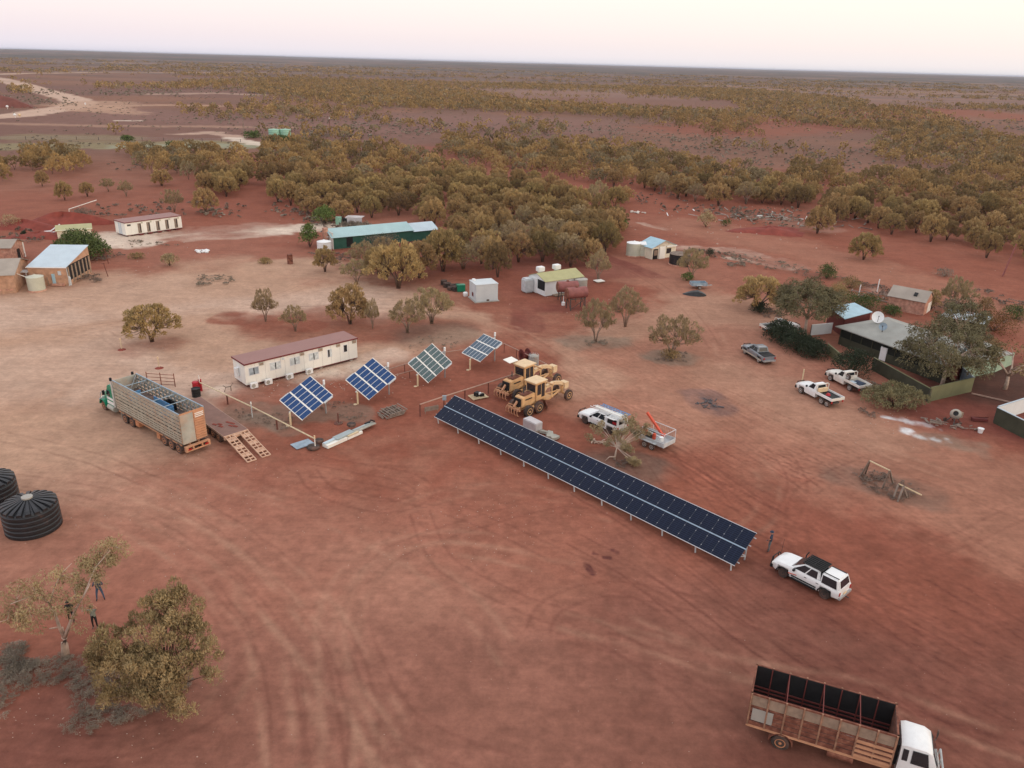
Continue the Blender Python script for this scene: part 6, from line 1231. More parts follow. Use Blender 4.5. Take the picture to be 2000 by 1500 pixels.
def mulga_proto(seed,H=5.5,R=3.4,nc=34,nl=95,mat='mulga',bark='bark',open_=.0,stems=4,lw=.13,ll=.36,low=.45):
    rg=np.random.default_rng(seed); cl=[]
    wd=1-low*.9; ex=rg.uniform(.85,1.15,4)
    for i in range(nc):
        u=(i+.5)/nc; a=i*2.39996+rg.uniform(-.3,.3); ph=math.acos(max(-1,1-u*(.80+.16*(1-low)))); lobe=1+.13*math.sin(3*a+seed)+.09*math.sin(5*a+seed*1.7)
        f=rg.uniform(.86,1.04) if rg.random()<.72 else rg.uniform(.55,.86)
        rr=(R-.3)*math.sin(ph)**.85*f*lobe; z=(H-.45)*(.16+.84*math.cos(ph)**.8)*(.55+.45*f)*(1+.05*math.sin(2*a+seed))
        z=max(z,H*low*.8+.15*rr); cr=rg.uniform(.34,.54); cl.append((rr*math.cos(a),rr*math.sin(a),z-.15,cr,cr,cr*rg.uniform(1.0,1.5)))
    P=leafquads(rg,cl,nl,lw,ll,fan=True); paths=[]
    st=[]
    for s in range(stems):
        a=2*PI*s/stems+rg.uniform(-.4,.4); d=R*.34; b0=(.12*math.cos(a),.12*math.sin(a),0); m=(d*.35*math.cos(a),d*.35*math.sin(a),H*.22); e=(d*math.cos(a),d*math.sin(a),H*.40); st.append(e); paths.append(([b0,m,e],[.14*H/5.5,.10,.07]))
    for c in cl:
        e=min(st,key=lambda q:(q[0]-c[0])**2+(q[1]-c[1])**2); mid=((e[0]+c[0])/2+rg.uniform(-.15,.15),(e[1]+c[1])/2+rg.uniform(-.15,.15),(e[2]+c[2])/2-.15); paths.append(([e,mid,(c[0],c[1],c[2]+.1)],[.05,.035,.015]))
    return P,paths,cl
def tree_thing(name,label,cat,loc,P,paths,leafm,barkm,group=None,rz=0,scale=1,kids=('trunk','crown')):
    t=thing(name,label,cat,loc,rz,group); t.scale=scale if isinstance(scale,tuple) else (scale,)*3
    child(kids[0],trunkmesh('trunk',paths,barkm),t,Matrix()); child(kids[1],qmesh('crown',P,leafm),t,Matrix()); return t
PROTO={}
def proto(kind):
    return PROTO[kind]
HID=[]
def mkproto(kind,seed,name,cat,leafm='mulga',barkm='bark',H=5.5,R=3.4,**k):
    P,pa,cl=mulga_proto(seed,H=H,R=R,**k); PROTO.setdefault(kind,[]).append((trunkmesh('trunk',pa,barkm),qmesh('crown',P,leafm),H,R,name,cat))
for i in range(5): mkproto('mulga',40+i,'mulga_tree','tree',nc=84+3*i,nl=62,R=3.1+.15*i,low=.30,lw=.12,ll=.32)
for i in range(3): mkproto('dark',60+i,'mulga_tree','tree',leafm='mulgadark',nc=80,nl=62,low=.28,lw=.12,ll=.32)
for i in range(3): mkproto('open',70+i,'mulga_tree','tree',leafm='mulgapale',barkm='barktan',nc=64,nl=50,R=3.7,open_=.5,stems=5,ll=.38,low=.50,lw=.11)
for i in range(2): mkproto('dense',80+i,'mulga_tree','tree',nc=95,nl=64,H=5.2,R=3.3,low=.18,lw=.12,ll=.32)
def plant(kind,i,label,loc,H,Wd,rz,group=None,name=None,cat=None):
    tm,cm,h,R,n,c=PROTO[kind][i%len(PROTO[kind])]
    t=thing(name or n,label,cat or c,loc,rz,group); s=H/h; w=Wd/(2*(R+.5)); t.scale=(w,w,s)
    for k,me in (('trunk',tm),('crown',cm)):
        o=bpy.data.objects.new(k,me); COL.objects.link(o); o.parent=t
    return t
# single trees: base x, base y, top y, crown width in survey pixels
SOLO=[('mulga',297,667,589,124,'broad umbrella shaped mulga alone on the pale drive at left'),('open',519,628,560,60,'small leaning mulga on the far side of the pale drive, left of its smaller neighbour'),
('open',577,647,593,60,'thin pale bush tree between the leaning mulga and the big one behind the cabin'),('dense',684,633,553,100,'full round mulga just behind the right end of the long cabin'),
('open',728,642,580,38,'sparse leafless greyish sapling right of the full round mulga'),('open',796,650,580,90,'left of the two spreading mulgas above the greenish tracker'),('open',843,632,556,108,'right of the two spreading mulgas, in front of the black tyre pile'),
('mulga',635,531,478,56,'two stemmed mulga in front of the white tank of the green shed'),('open',1163,668,580,86,'bare stemmed mulga nearest the far tracker, left of a pair'),('open',1221,638,558,92,'bushier mulga right of the bare stemmed one, below the fire patch'),
('open',1311,697,610,126,'wide flat crowned mulga alone in the middle right of the yard'),('mulga',1482,604,534,126,'spreading mulga with a dark bush at its foot left of the big gum'),('open',1350,545,480,76,'thin mulga above the small grey trailer'),
('dense',1686,507,452,76,'round mulga standing forward of the right hand forest'),('dense',1596,456,400,64,'round mulga at the left end of the right hand forest edge'),('open',1864,604,538,78,'orange tinged mulga behind the stone hut'),
('open',1168,548,484,62,'pale mulga right of the white shed with roof coolers'),('mulga',1190,470,420,40,'slim mulga at the corner of the grove left of the bright green bush'),
('dense',83,364,331,30,'small round mulga at the left edge, front of the left clump'),('dense',127,391,352,40,'middle sized mulga in the left clump'),('mulga',171,384,353,34,'thin mulga right of the middle one in the left clump'),('open',212,374,346,34,'pale bush tree between the left clumps'),('open',247,384,350,34,'pale bush tree left of the round single mulga'),
('dense',316,363,329,48,'single round mulga left of the left grove'),('open',341,414,366,52,'grey leafless looking tree above the small white cabin'),('mulga',402,418,362,58,'yellowish tree right of the grey one above the small white cabin'),
('open',697,554,503,76,'pale mulga at the front left corner of the near grove'),('mulga',778,563,466,126,'large mulga at the front of the near grove, left of the tyre pile'),('open',708,522,468,74,'thin mulga in front of the green shed wall, nearer the white tank'),('open',748,506,460,62,'thin mulga in front of the right part of the green shed wall'),('mulga',738,535,478,64,'mulga between the pale corner one and the large front one in the near grove'),('mulga',866,530,440,104,'tall mulga rising behind the tyre pile')]
rg=random.Random(21); cnt=0
for k,bx,by,ty,wp,lab in SOLO:
    p=G(bx,by); plant(k,cnt,lab,p,max(2.2,HT(bx,by,ty)*.97),wp*mpp(bx,by),rg.uniform(0,6)); cnt+=1
# groves: sample trees inside surveyed outlines
def inpoly(x,y,P):
    c=False; j=len(P)-1
    for i in range(len(P)):
        if (P[i][1]>y)!=(P[j][1]>y) and x<(P[j][0]-P[i][0])*(y-P[i][1])/(P[j][1]-P[i][1])+P[i][0]: c=not c
        j=i
    return c
ZN=[ # outline of tree feet in survey pixels, spacing m, kind, label, group
 ([(672,505),(700,545),(770,560),(850,548),(940,540),(1045,545),(1120,520),(1200,520),(1195,470),(1150,440),(1060,425),(900,470),(850,480),(850,500),(700,500)],5.0,('mulga','mulga','dark','open'),'mulga in the near grove between the green shed and the white shed','near grove'),
 ([(530,385),(560,415),(620,432),(700,430),(790,440),(870,468),(1060,430),(1200,470),(1210,440),(1130,400),(1060,372),(980,345),(880,330),(800,300),(700,288),(520,284),(512,330)],5.6,('mulga','mulga','mulga','dark','dense'),'mulga packed in the main grove behind the green shed','main grove'),
 ([(870,272),(1000,285),(1190,285),(1290,305),(1400,330),(1500,348),(1590,378),(1600,405),(1540,408),(1440,390),(1330,385),(1210,368),(1060,345),(950,325),(860,300)],5.4,('dense','mulga','dark'),'mulga in the long band of trees reaching right from the main grove','right band'),
 ([(1130,385),(1230,395),(1240,412),(1170,420)],6,('mulga','open'),'mulga in the thin row below the long band','row'),
 ([(1280,375),(1400,385),(1480,400),(1470,410),(1350,400)],6,('mulga','open'),'mulga in the thin row below the long band','row'),
 ([(240,300),(330,298),(420,298),(500,318),(494,350),(455,385),(410,395),(375,362),(300,342),(262,320)],5.4,('dense','mulga','dark'),'mulga in the left grove beyond the small white cabin','left grove'),
 ([(50,308),(160,305),(168,330),(120,345),(60,335)],4.5,('dense','mulga'),'mulga in the small clump at the far left','far left clump'),
 ([(-20,330),(35,325),(30,350),(-20,362)],5,('dense','mulga'),'mulga in the small clump at the far left','far left clump'),
 ([(1630,440),(1700,462),(1790,462),(1830,480),(1900,490),(1960,525),(2080,560),(2080,330),(1900,330),(1800,350),(1700,345),(1640,370),(1600,390)],5.7,('dense','dark','mulga'),'mulga in the dense forest at the right edge','right forest'),
 ([(1560,325),(1640,335),(1640,365),(1570,365),(1530,345)],5.2,('dense','dark'),'mulga in the dense forest at the right edge','right forest'),
]
allm=[]
prg=random.Random(77)
def poisson(poly,sp):
    W=[G(*p) for p in poly]; x0=min(p[0] for p in W);x1=max(p[0] for p in W);y0=min(p[1] for p in W);y1=max(p[1] for p in W); n=int((x1-x0)*(y1-y0)/(sp*sp)*2.3); g={}; out=[]
    for _ in range(n):
        x=prg.uniform(x0,x1); y=prg.uniform(y0,y1)
        if not inpoly(x,y,W): continue
        k=(int(x/sp),int(y/sp)); ok=True
        for i in (-1,0,1):
            for j in (-1,0,1):
                for q in g.get((k[0]+i,k[1]+j),()):
                    if (q[0]-x)**2+(q[1]-y)**2<(sp*.82)**2: ok=False;break
                if not ok: break
            if not ok: break
        if ok: g.setdefault(k,[]).append((x,y)); out.append((x,y))
    return out
EXC=[G(1340,470),]
for z in ZN:
    for x,y in poisson(z[0],z[1]):
        px,py=PX(x,y)
        if -90<px<2090 and not (595<px<850 and 440<py<537) and not(1030<px<1150 and py>530): allm.append((math.hypot(x,y),x,y,z,px,py))
allm.sort(key=lambda a:a[0])
NIND=300-len(SOLO)-6
near=allm[:NIND]; farm=allm[NIND:]
# name each tree by its neighbours only where nothing else would tell it apart: trees of one grove share a label and a group
for i,(d,x,y,z,px,py) in enumerate(near):
    k=z[2][i%len(z[2])]; rr=prg.random(); H=prg.uniform(4.4,6.6); plant(k,i,z[3],(x,y),H,prg.uniform(5.8,8.6),prg.uniform(0,6),z[4])
# the rest of the woodland and scrub as one object per kind
def lod(seed,nc,nl,lw,ll,H=5.2,R=3.0,low=.4):
    rg=np.random.default_rng(seed); P,pa,cl=mulga_proto(seed,H=H,R=R,nc=nc,nl=nl,lw=lw,ll=ll,low=low)
    s=[]
    for a in range(3):
        t=a*2.1; s.append([(0,0,0),(.12,0,0),(.9*math.cos(t)+.08,.9*math.sin(t),H*.6),(.9*math.cos(t),.9*math.sin(t),H*.6)])
    T_=np.array(s,float).reshape(-1,3); return P,np.concatenate([T_,np.tile([0,0,1.],(len(T_),1))],1)
L1=[lod(200+i,36,20,.24,.50,low=.22) for i in range(7)]; L2=[lod(220+i,18,10,.50,.80,low=.22) for i in range(6)]; L3=[lod(240+i,7,5,1.1,1.4,low=.2) for i in range(5)]
def xf(P,R,x,y): n=P[:,3:]@R; return np.concatenate([P[:,:3]@R+np.array([x,y,0]),n/(np.linalg.norm(n,axis=1)[:,None]+1e-9)],1)
def bake(lst,lods,acc,tacc,hs=(3.6,6.4),ws=(.75,1.25),tr=True):
    for k,(x,y) in enumerate(lst):
        P,T_=lods[prg.randrange(len(lods))]; a=prg.uniform(0,6.28); c,s=math.cos(a),math.sin(a); w=prg.uniform(*ws); h=prg.uniform(*hs)/5.2
        R=np.array([[c*w,s*w,0],[-s*w,c*w,0],[0,0,h]]); acc.append(xf(P,R,x,y)); 
        if tr: tacc.append(xf(T_,R,x,y))
acc={'mulga':[],'mulgadark':[],'mulgapale':[]}; tacc=[]
def bucket(): r=prg.random(); return 'mulga' if r<.62 else ('mulgadark' if r<.82 else 'mulgapale')
for d,x,y,z,px,py in farm: bake([(x,y)],L1 if d<340 else L2,acc[bucket() if z[4]!='right forest' else ('mulgadark' if prg.random()<.4 else 'mulga')],tacc)  # lens falloff put into the right forest as a darker foliage mix
FAR=[ # far belts: outline, spacing
 ([(500,165),(620,172),(800,176),(930,180),(1000,196),(1130,206),(1290,214),(1440,222),(1500,240),(1440,262),(1300,240),(1150,228),(1000,220),(860,212),(700,200),(540,190),(480,182)],6.5),
 ([(360,160),(520,155),(700,158),(900,163),(1100,168),(1260,170),(1450,176),(1480,180),(1300,178),(1000,176),(800,178),(560,170),(350,168)],8),
 ([(1240,176),(1480,178),(1620,190),(1700,200),(1680,212),(1500,206),(1380,196),(1250,186)],7),
 ([(1430,200),(1640,205),(1790,215),(1850,232),(1840,250),(1740,252),(1600,240),(1450,225)],7),
 ([(1500,232),(1640,240),(1760,248),(1860,238),(1870,250),(1960,270),(2090,290),(2090,335),(1900,335),(1720,320),(1700,285),(1740,262),(1600,250)],5.5),
 ([(190,166),(330,165),(450,168),(340,177),(190,176)],9),([(15,172),(62,172),(60,186),(15,186)],7),
 ([(350,212),(440,208),(500,215),(440,238),(400,235),(350,225)],9),([(500,212),(700,215),(720,228),(640,238),(520,230)],10),
 ([(560,180),(700,198),(860,205),(900,215),(760,215),(600,200)],9),
 ([(700,236),(800,240),(900,248),(980,258),(930,262),(740,250)],9),([(990,240),(1050,240),(1120,250),(1060,262),(1000,262)],10),
 ([(1000,252),(1010,262),(1120,262),(1110,252)],9),
 ([(1290,235),(1420,250),(1500,262),(1460,275),(1350,262)],12),
 ([(1380,280),(1560,290),(1700,300),(1640,320),(1500,310),(1400,300)],12),
 ([(500,262),(590,264),(600,272),(700,275),(740,262),(700,258),(560,255)],7),
 ([(900,256),(1000,262),(1120,262),(1120,270),(1000,272)],9),([(220,262),(235,262),(240,268),(225,268)],5),([(1220,178),(1500,184),(1500,187),(1240,184)],6),
 ([(1850,205),(2090,212),(2090,219),(1900,216)],9),
]
for poly,sp in FAR:
    for x,y in poisson(poly,sp*1.12):
        d=math.hypot(x,y); px,py=PX(x,y)
        if -60<px<2060: bake([(x,y)],L1 if d<330 else (L2 if d<650 else L3),acc[bucket()],tacc,hs=(3.6,5.6),ws=(.7,1.2),tr=d<500)
# open plain beyond: thinning belts out to several kilometres
N=24000; rr=np.sqrt(RNG.uniform(480.**2,3600.**2,N)); rr=480*np.power(3600/480,RNG.random(N)**.85); aa=np.radians(RNG.uniform(-38,38,N)); xs=rr*np.sin(aa); ys=rr*np.cos(aa)
den=fbm(xs/170,ys/110,4,50); keep=((den>.54)&(RNG.random(N)<.6))|(RNG.random(N)<.06)
px,py=[],[]
xs=xs[keep];ys=ys[keep];rr=rr[keep]
cnt3=0
for x,y,r in zip(xs,ys,rr):
    u,v=PX(x,y)
    if u<330 and 136<v<240 and r<1500 and prg.random()<.8: continue
    if r<900 and ((1180<u<2100 and 160<v<215 and not v<172) or (1000<u<1320 and 172<v<196) or (0<u<470 and 178<v<240)): continue
    if r<1400 and 1450<u<2000 and 166<v<205: 
        if prg.random()<.85: continue
    g=1.0 if r<900 else min(2.6,r/900)
    bake([(x,y)],L3,acc[bucket()],tacc,hs=(2.4*min(g,1.3),4.2*min(g,1.4)),ws=(.6*g,1.1*g),tr=False); cnt3+=1
print('far trees',cnt3,'near',len(near),'mid',len(farm))
lab={'mulga':'golden green mulga woodland spread over the plain to the horizon','mulgadark':'darker green mulga scattered through the distant woodland','mulgapale':'paler grey green mulga scattered through the distant woodland'}
me=bpy.data.meshes.new('mulga_woodland'); Ps=[np.concatenate(acc[k]) for k in acc]; TT=np.concatenate(tacc); co=np.concatenate(Ps+[TT]); mesh_np(me,co,np.arange(len(co)).reshape(-1,4))
idx=np.concatenate([np.full(len(p)//4,i) for i,p in enumerate(Ps)]+[np.full(len(TT)//4,3)]).astype(np.int32)
for m_ in ('mulgafar','mulgadarkfar','mulgapalefar'): pm(m_,{'mulgafar':(.36,.242,.105),'mulgadarkfar':(.24,.172,.082),'mulgapalefar':(.28,.225,.13)}[m_],.85,.45,.16,leaf=True)
for m_ in ('mulgafar','mulgadarkfar','mulgapalefar','bark'): me.materials.append(M[m_])
me.polygons.foreach_set('material_index',idx); o=bpy.data.objects.new('mulga_woodland',me); COL.objects.link(o); tag(o,'golden and grey green mulga woodland spread over the plain to the horizon','woodland',kind='stuff')
# ------------------------------------------------------------------ low scrub
def bush_proto(seed,n,nl,lw,ll,up=.5,r=.45,R=.8,H=1.0):
    rg=np.random.default_rng(seed); cl=[]
    for i in range(n): a=rg.uniform(0,6.28); q=R*math.sqrt(rg.random()); z=H*(.35+.45*(1-(q/R)**2))*rg.uniform(.7,1.1); cl.append((q*math.cos(a),q*math.sin(a),z,r,r,r*.8))
    return leafquads(rg,cl,nl,lw,ll,up)
BU=[bush_proto(300+i,5,11,.16,.34,r=.32) for i in range(5)]; BN=[bush_proto(340+i,7,34,.055,.16,r=.30) for i in range(5)]; BUf=[bush_proto(320+i,3,4,.5,.6,r=.4) for i in range(4)]
SB=[ # outline px, count, size range, which material
 ([(0,1290),(120,1275),(330,1290),(380,1330),(330,1390),(180,1430),(0,1440)],430,(.2,.5),0),([(0,1270),(60,1262),(90,1300),(0,1330)],80,(.3,.6),0),
 ([(1665,925),(1700,918),(1760,940),(1800,960),(1770,985),(1700,965)],90,(.2,.5),1),([(1195,900),(1225,898),(1240,915),(1205,915)],26,(.15,.35),1),
 ([(500,420),(640,440),(700,440),(600,425),(545,395)],34,(.5,1.1),0),([(560,405),(640,430),(860,460),(1000,470),(900,490),(760,460),(620,445)],150,(.5,1.1),1),
 ([(300,395),(500,400),(480,425),(280,425)],26,(.5,1.2),1),([(180,400),(320,400),(300,430),(150,420)],30,(.6,1.2),1),([(390,540),(450,540),(460,555),(380,560)],40,(.3,.7),0),
 ([(440,795),(520,805),(600,820),(560,845),(470,820)],60,(.12,.3),1),([(590,775),(700,790),(650,810),(560,800)],36,(.12,.3),1),([(640,815),(700,800),(720,815),(660,830)],24,(.12,.3),0),
 ([(1335,485),(1440,495),(1560,520),(1660,545),(1560,540),(1400,505)],90,(.3,.8),0),([(1410,512),(1450,510),(1460,522),(1415,522)],20,(.4,.8),0),([(1400,405),(1560,410),(1640,440),(1500,450),(1420,430)],110,(.4,1.1),0),
 ([(1190,370),(1300,380),(1500,420),(1430,430),(1250,405)],70,(.5,1.1),1),([(1620,540),(1720,560),(1900,600),(1990,640),(1850,610),(1700,575)],80,(.4,1.0),1),
 ([(1900,560),(2000,590),(2000,640),(1920,600)],20,(.6,1.2),1),([(600,495),(700,500),(720,520),(650,520)],30,(.5,1.0),1),([(1680,800),(1720,812),(1700,820)],8,(.3,.6),1),([(1690,745),(1740,760),(1760,775),(1700,760)],26,(.3,.6),0),
 ([(100,495),(200,510),(280,500),(190,492)],30,(.4,.9),1),([(150,540),(190,535),(200,555),(150,550)],22,(.4,.8),1),([(0,465),(60,440),(90,475),(20,480)],26,(.5,1.0),1),([(230,470),(330,475),(350,482),(250,485)],16,(.3,.8),0),
 ([(1280,690),(1340,690),(1340,708),(1280,706)],26,(.2,.45),1),([(1140,668),(1185,664),(1190,676),(1145,678)],24,(.2,.45),0),([(800,660),(900,655),(890,680),(800,690)],30,(.15,.3),0),([(1480,607),(1520,600),(1540,620),(1490,622)],30,(.3,.6),1),
 ([(350,230),(700,225),(1000,250),(900,268),(480,255)],330,(.7,1.9),0),([(0,188),(130,192),(160,210),(0,205)],70,(1,2.2),0),([(1000,225),(1300,262),(1500,275),(1420,300),(1180,275),(1000,262)],190,(.7,1.7),0),
 ([(1200,270),(1350,268),(1700,300),(1650,330),(1400,320)],220,(.6,1.4),0),([(1500,280),(1900,300),(2080,380),(1900,380),(1640,330)],220,(.7,1.5),0),([(0,176),(350,178),(360,190),(60,186)],160,(1.2,2.4),0),
 ([(380,168),(560,176),(520,190),(380,182)],120,(1.2,2.4),0),([(590,258),(700,262),(760,272),(590,268)],60,(1.0,2.2),0),([(1650,228),(2080,240),(2080,262),(1800,250)],120,(1.0,2.0),0),
 ([(1860,370),(2080,390),(2080,420),(1900,400)],80,(.6,1.4),0),([(380,395),(420,392),(440,420),(400,425)],20,(.8,1.4),0),
]
A2={0:[],1:[]}
for poly,n,sz,mi_ in SB:
    W_=[G(*p) for p in poly]; x0=min(p[0] for p in W_);x1=max(p[0] for p in W_);y0=min(p[1] for p in W_);y1=max(p[1] for p in W_); c=0; tries=0
    while c<n and tries<n*12:
        tries+=1; x=prg.uniform(x0,x1); y=prg.uniform(y0,y1)
        if not inpoly(x,y,W_): continue
        if vn(np.array([x/1.8]),np.array([y/1.8]),60)[0]<.50 and y<60: continue
        c+=1; P=(BN if y<62 else BU if y<150 else BUf)[prg.randrange(4)]; a=prg.uniform(0,6.28); s=prg.uniform(*sz); cc,ss=math.cos(a)*s,math.sin(a)*s
        A2[mi_].append(xf(P,np.array([[cc,ss,0],[-ss,cc,0],[0,0,s*prg.uniform(.6,1.0)]]),x,y))
# sparse saltbush over the mid plain
N=5200; yy=250*np.power(900/250,RNG.random(N)); xx=yy*np.tan(np.radians(RNG.uniform(-36,36,N))); ok=fbm(xx/40,yy/40,3,90)>.5
for x,y in zip(xx[ok],yy[ok]): 
    s=prg.uniform(.5,1.3); A2[0].append(xf(BUf[prg.randrange(4)],np.array([[s,0,0],[0,s,0],[0,0,s*.6]]),x,y))
P0=np.concatenate(A2[0]); P1=np.concatenate(A2[1]); co=np.concatenate([P0,P1]); me=bpy.data.meshes.new('saltbush_scrub'); mesh_np(me,co,np.arange(len(co)).reshape(-1,4)); me.materials.append(M['saltbush']); me.materials.append(M['deadscrub'])
me.polygons.foreach_set('material_index',np.concatenate([np.zeros(len(P0)//4),np.ones(len(P1)//4)]).astype(np.int32)); o=bpy.data.objects.new('saltbush_scrub',me); COL.objects.link(o); tag(o,'low grey saltbush and dry scrub scattered over the dirt','scrub',kind='stuff')
# ------------------------------------------------------------------ named shrubs, hedges and big trees
def shrub(label,bx,by,w,h,mat,n=14,nl=90,lw=.10,ll=.22,r=None,name='shrub',cat='shrub',seed=0,up=.5,stretch=(1,1),rz=0,flat=1.0,group=None,bark='bark'):
    rg=np.random.default_rng(seed+400); R=w/2; r=r or max(.25,R*.42); cl=[]
    for i in range(n):
        u=math.sqrt((i+.5)/n); a=i*2.39996; q=(R-r*.8)*u*rg.uniform(.85,1.1); z=max(r*.55,(h-r)*(1-.55*u*u)*rg.uniform(.55,1.0)); rr=r*rg.uniform(.8,1.2); cl.append((q*math.cos(a)*stretch[0],q*math.sin(a)*stretch[1],z,rr,rr,rr*flat))
    P=leafquads(rg,cl,nl,lw,ll,up,zlo=-.6); P[:,2]=np.maximum(P[:,2],.02); paths=[([(0,0,0),(c[0]*.5,c[1]*.5,c[2]*.5),(c[0],c[1],c[2])],[.06,.04,.015]) for c in cl[::2]]
    x,y=G(bx,by); return tree_thing(name,label,cat,(x,y+w*.25),P,paths,mat,bark,group,rz,kids=('stem','foliage'))
shrub('big dark green spreading pepper tree behind the stone shed',144,511,10.5,5.4,'shrubgreen',56,160,.16,.42,1.25,'pepper_tree','tree',1,up=.1)
shrub('bright green gum sapling left of the green shed',603,485,4.0,5.2,'shrubbright',18,90,.16,.36,.9,'green_gum_tree','tree',2)
shrub('rounded lighter green tree behind the left end of the green shed',631,440,6.0,4.6,'shrubbright',20,90,.18,.4,1.1,'green_tree','tree',3)
shrub('dark spiky succulent clump along the back of the green shed',690,447,7,1.6,'saltbush',16,60,.12,.6,.6,'agave_clump','plant',4,stretch=(1.3,.5))
shrub('grey green bushes low against the front of the green shed',742,484,7,1.9,'saltbush',18,110,.10,.22,seed=50,stretch=(1.5,.6),rz=.5)
shrub('bright green dense bush above the blue roofed shed',1207,450,5.6,3.6,'shrubbright',20,90,.16,.36,1.0,'green_bush','shrub',5)
shrub('loose olive bush tree beyond the tracks, left of a small dark one',1381,445,5.0,4.4,'mulgapale',16,80,.14,.34,.9,'olive_bush','shrub',6); shrub('small dark bush right of the loose olive bush tree',1419,443,3.2,2.2,'shrubgreen',10,70,seed=7)
shrub('clipped dark green egg shaped shrub standing alone behind the sheds',1386,503,1.9,2.1,'hedge',9,170,.07,.12,.75,'clipped_shrub','shrub',8); shrub('low green shrub at the foot of the thin mulga by the small trailer',1343,550,2.6,1.9,'shrubbright',9,90,seed=9)
shrub('round dark green shrub at the corner of the homestead garden',1618,546,3.8,3.0,'shrubgreen',14,150,.10,.2,1.0,seed=10); shrub('brown green shrub right of the round dark green one',1665,566,4.6,2.2,'mulgadark',14,90,seed=11)
shrub('large dark olive shrub left of the blue grey carport roof',1640,590,4.6,3.4,'mulgadark',18,110,seed=12); shrub('dark green bush mass between the carport and the stone hut',1690,608,6.5,2.6,'shrubgreen',26,120,seed=13,stretch=(1.4,.7))
shrub('dark bush against the front of the stone hut',1745,618,3.6,1.8,'shrubgreen',12,110,seed=14); shrub('dark leafy tree right of the stone hut',1822,607,3.0,3.6,'mulgadark',14,110,seed=15)
shrub('small dark tree behind the pale flat roofed shed',1925,618,3.4,3.6,'mulgadark',14,90,seed=16); shrub('green bush at the right edge beyond the homestead',1992,628,5,2.6,'shrubgreen',16,90,seed=17); shrub('rusty brown bush mass right of the pale flat roofed shed',1955,655,8,2.6,'redbush',26,90,seed=18); shrub('grey brown bush between the rusty bushes and the mint wall',1935,690,5,2.2,'mulgadark',16,90,seed=19)
# hedge in front of the homestead
for i,(bx,by,w,h,l) in enumerate(((1530,672,5.4,3.2,'left end of the very dark hedge, under the big gum'),(1562,690,5.4,3.2,'second clump of the very dark hedge below the big gum'),(1592,702,4.6,2.8,'right end of the very dark hedge next to the white fence panel'))): shrub(l,bx,by,w,h,'hedge',24,170,.12,.22,1.1,'dark_hedge','hedge',30+i)
shrub('large round very dark shrub left of the white fridge',1672,738,5.4,3.8,'hedge',24,190,.11,.2,1.2,'dark_shrub','shrub',35)
shrub('wide grey olive hedge at the corner of the olive fence',1757,806,6.8,3.0,'hedgeolive',60,170,.10,.16,.55,'olive_hedge','hedge',36,stretch=(1.15,.8))
shrub('low round dark bush at the foot of the spreading mulga left of the gum',1484,613,3.4,1.9,'hedge',12,120,seed=37); shrub('sparse low bush around the foot of the wide flat crowned mulga',1312,703,2.8,1.3,'mulgadark',10,70,seed=38)
shrub('low round green brown bush by the pale apron left of the rusty drum',515,516,2.6,1.2,'mulgadark',9,90,seed=39); shrub('single olive bush on the dirt below the small white cabin',327,521,3.6,2.8,'mulgapale',12,90,.10,.3,seed=40); shrub('low dark bush right of the big pepper tree',262,507,3.4,1.0,'mulgadark',9,70,seed=41)
shrub('very small dark green bush left of the pepper tree',45,462,1.7,1.2,'hedge',7,90,seed=42); shrub('grey green bush at the left edge above the red spoil',15,447,5,3.4,'mulgapale',14,70,seed=43)
shrub('dark scrubby bush on top of the tall red spoil heap',152,434,6,3.6,'deadscrub',16,60,.10,.4,seed=44); shrub('dark low bush in the right hand open ground beyond the homestead',1850,542,4.2,1.4,'saltbush',10,70,seed=45)
shrub('small green bush left of the mint tanks',490,270,9,3.4,'shrubgreen',14,50,.4,.7,seed=46); shrub('long dark green bush in front of the mint tanks',547,281,14,3.6,'shrubgreen',24,60,.4,.7,1.6,seed=47,stretch=(1.3,.5)); shrub('small bright bush standing alone on the grassy strip',247,278,6,3.6,'shrubgreen',10,50,.4,.6,seed=48); shrub('dark green bush on the grassy strip right of the lone bright one',336,292,9,2.4,'shrubgreen',12,50,.4,.6,seed=49)
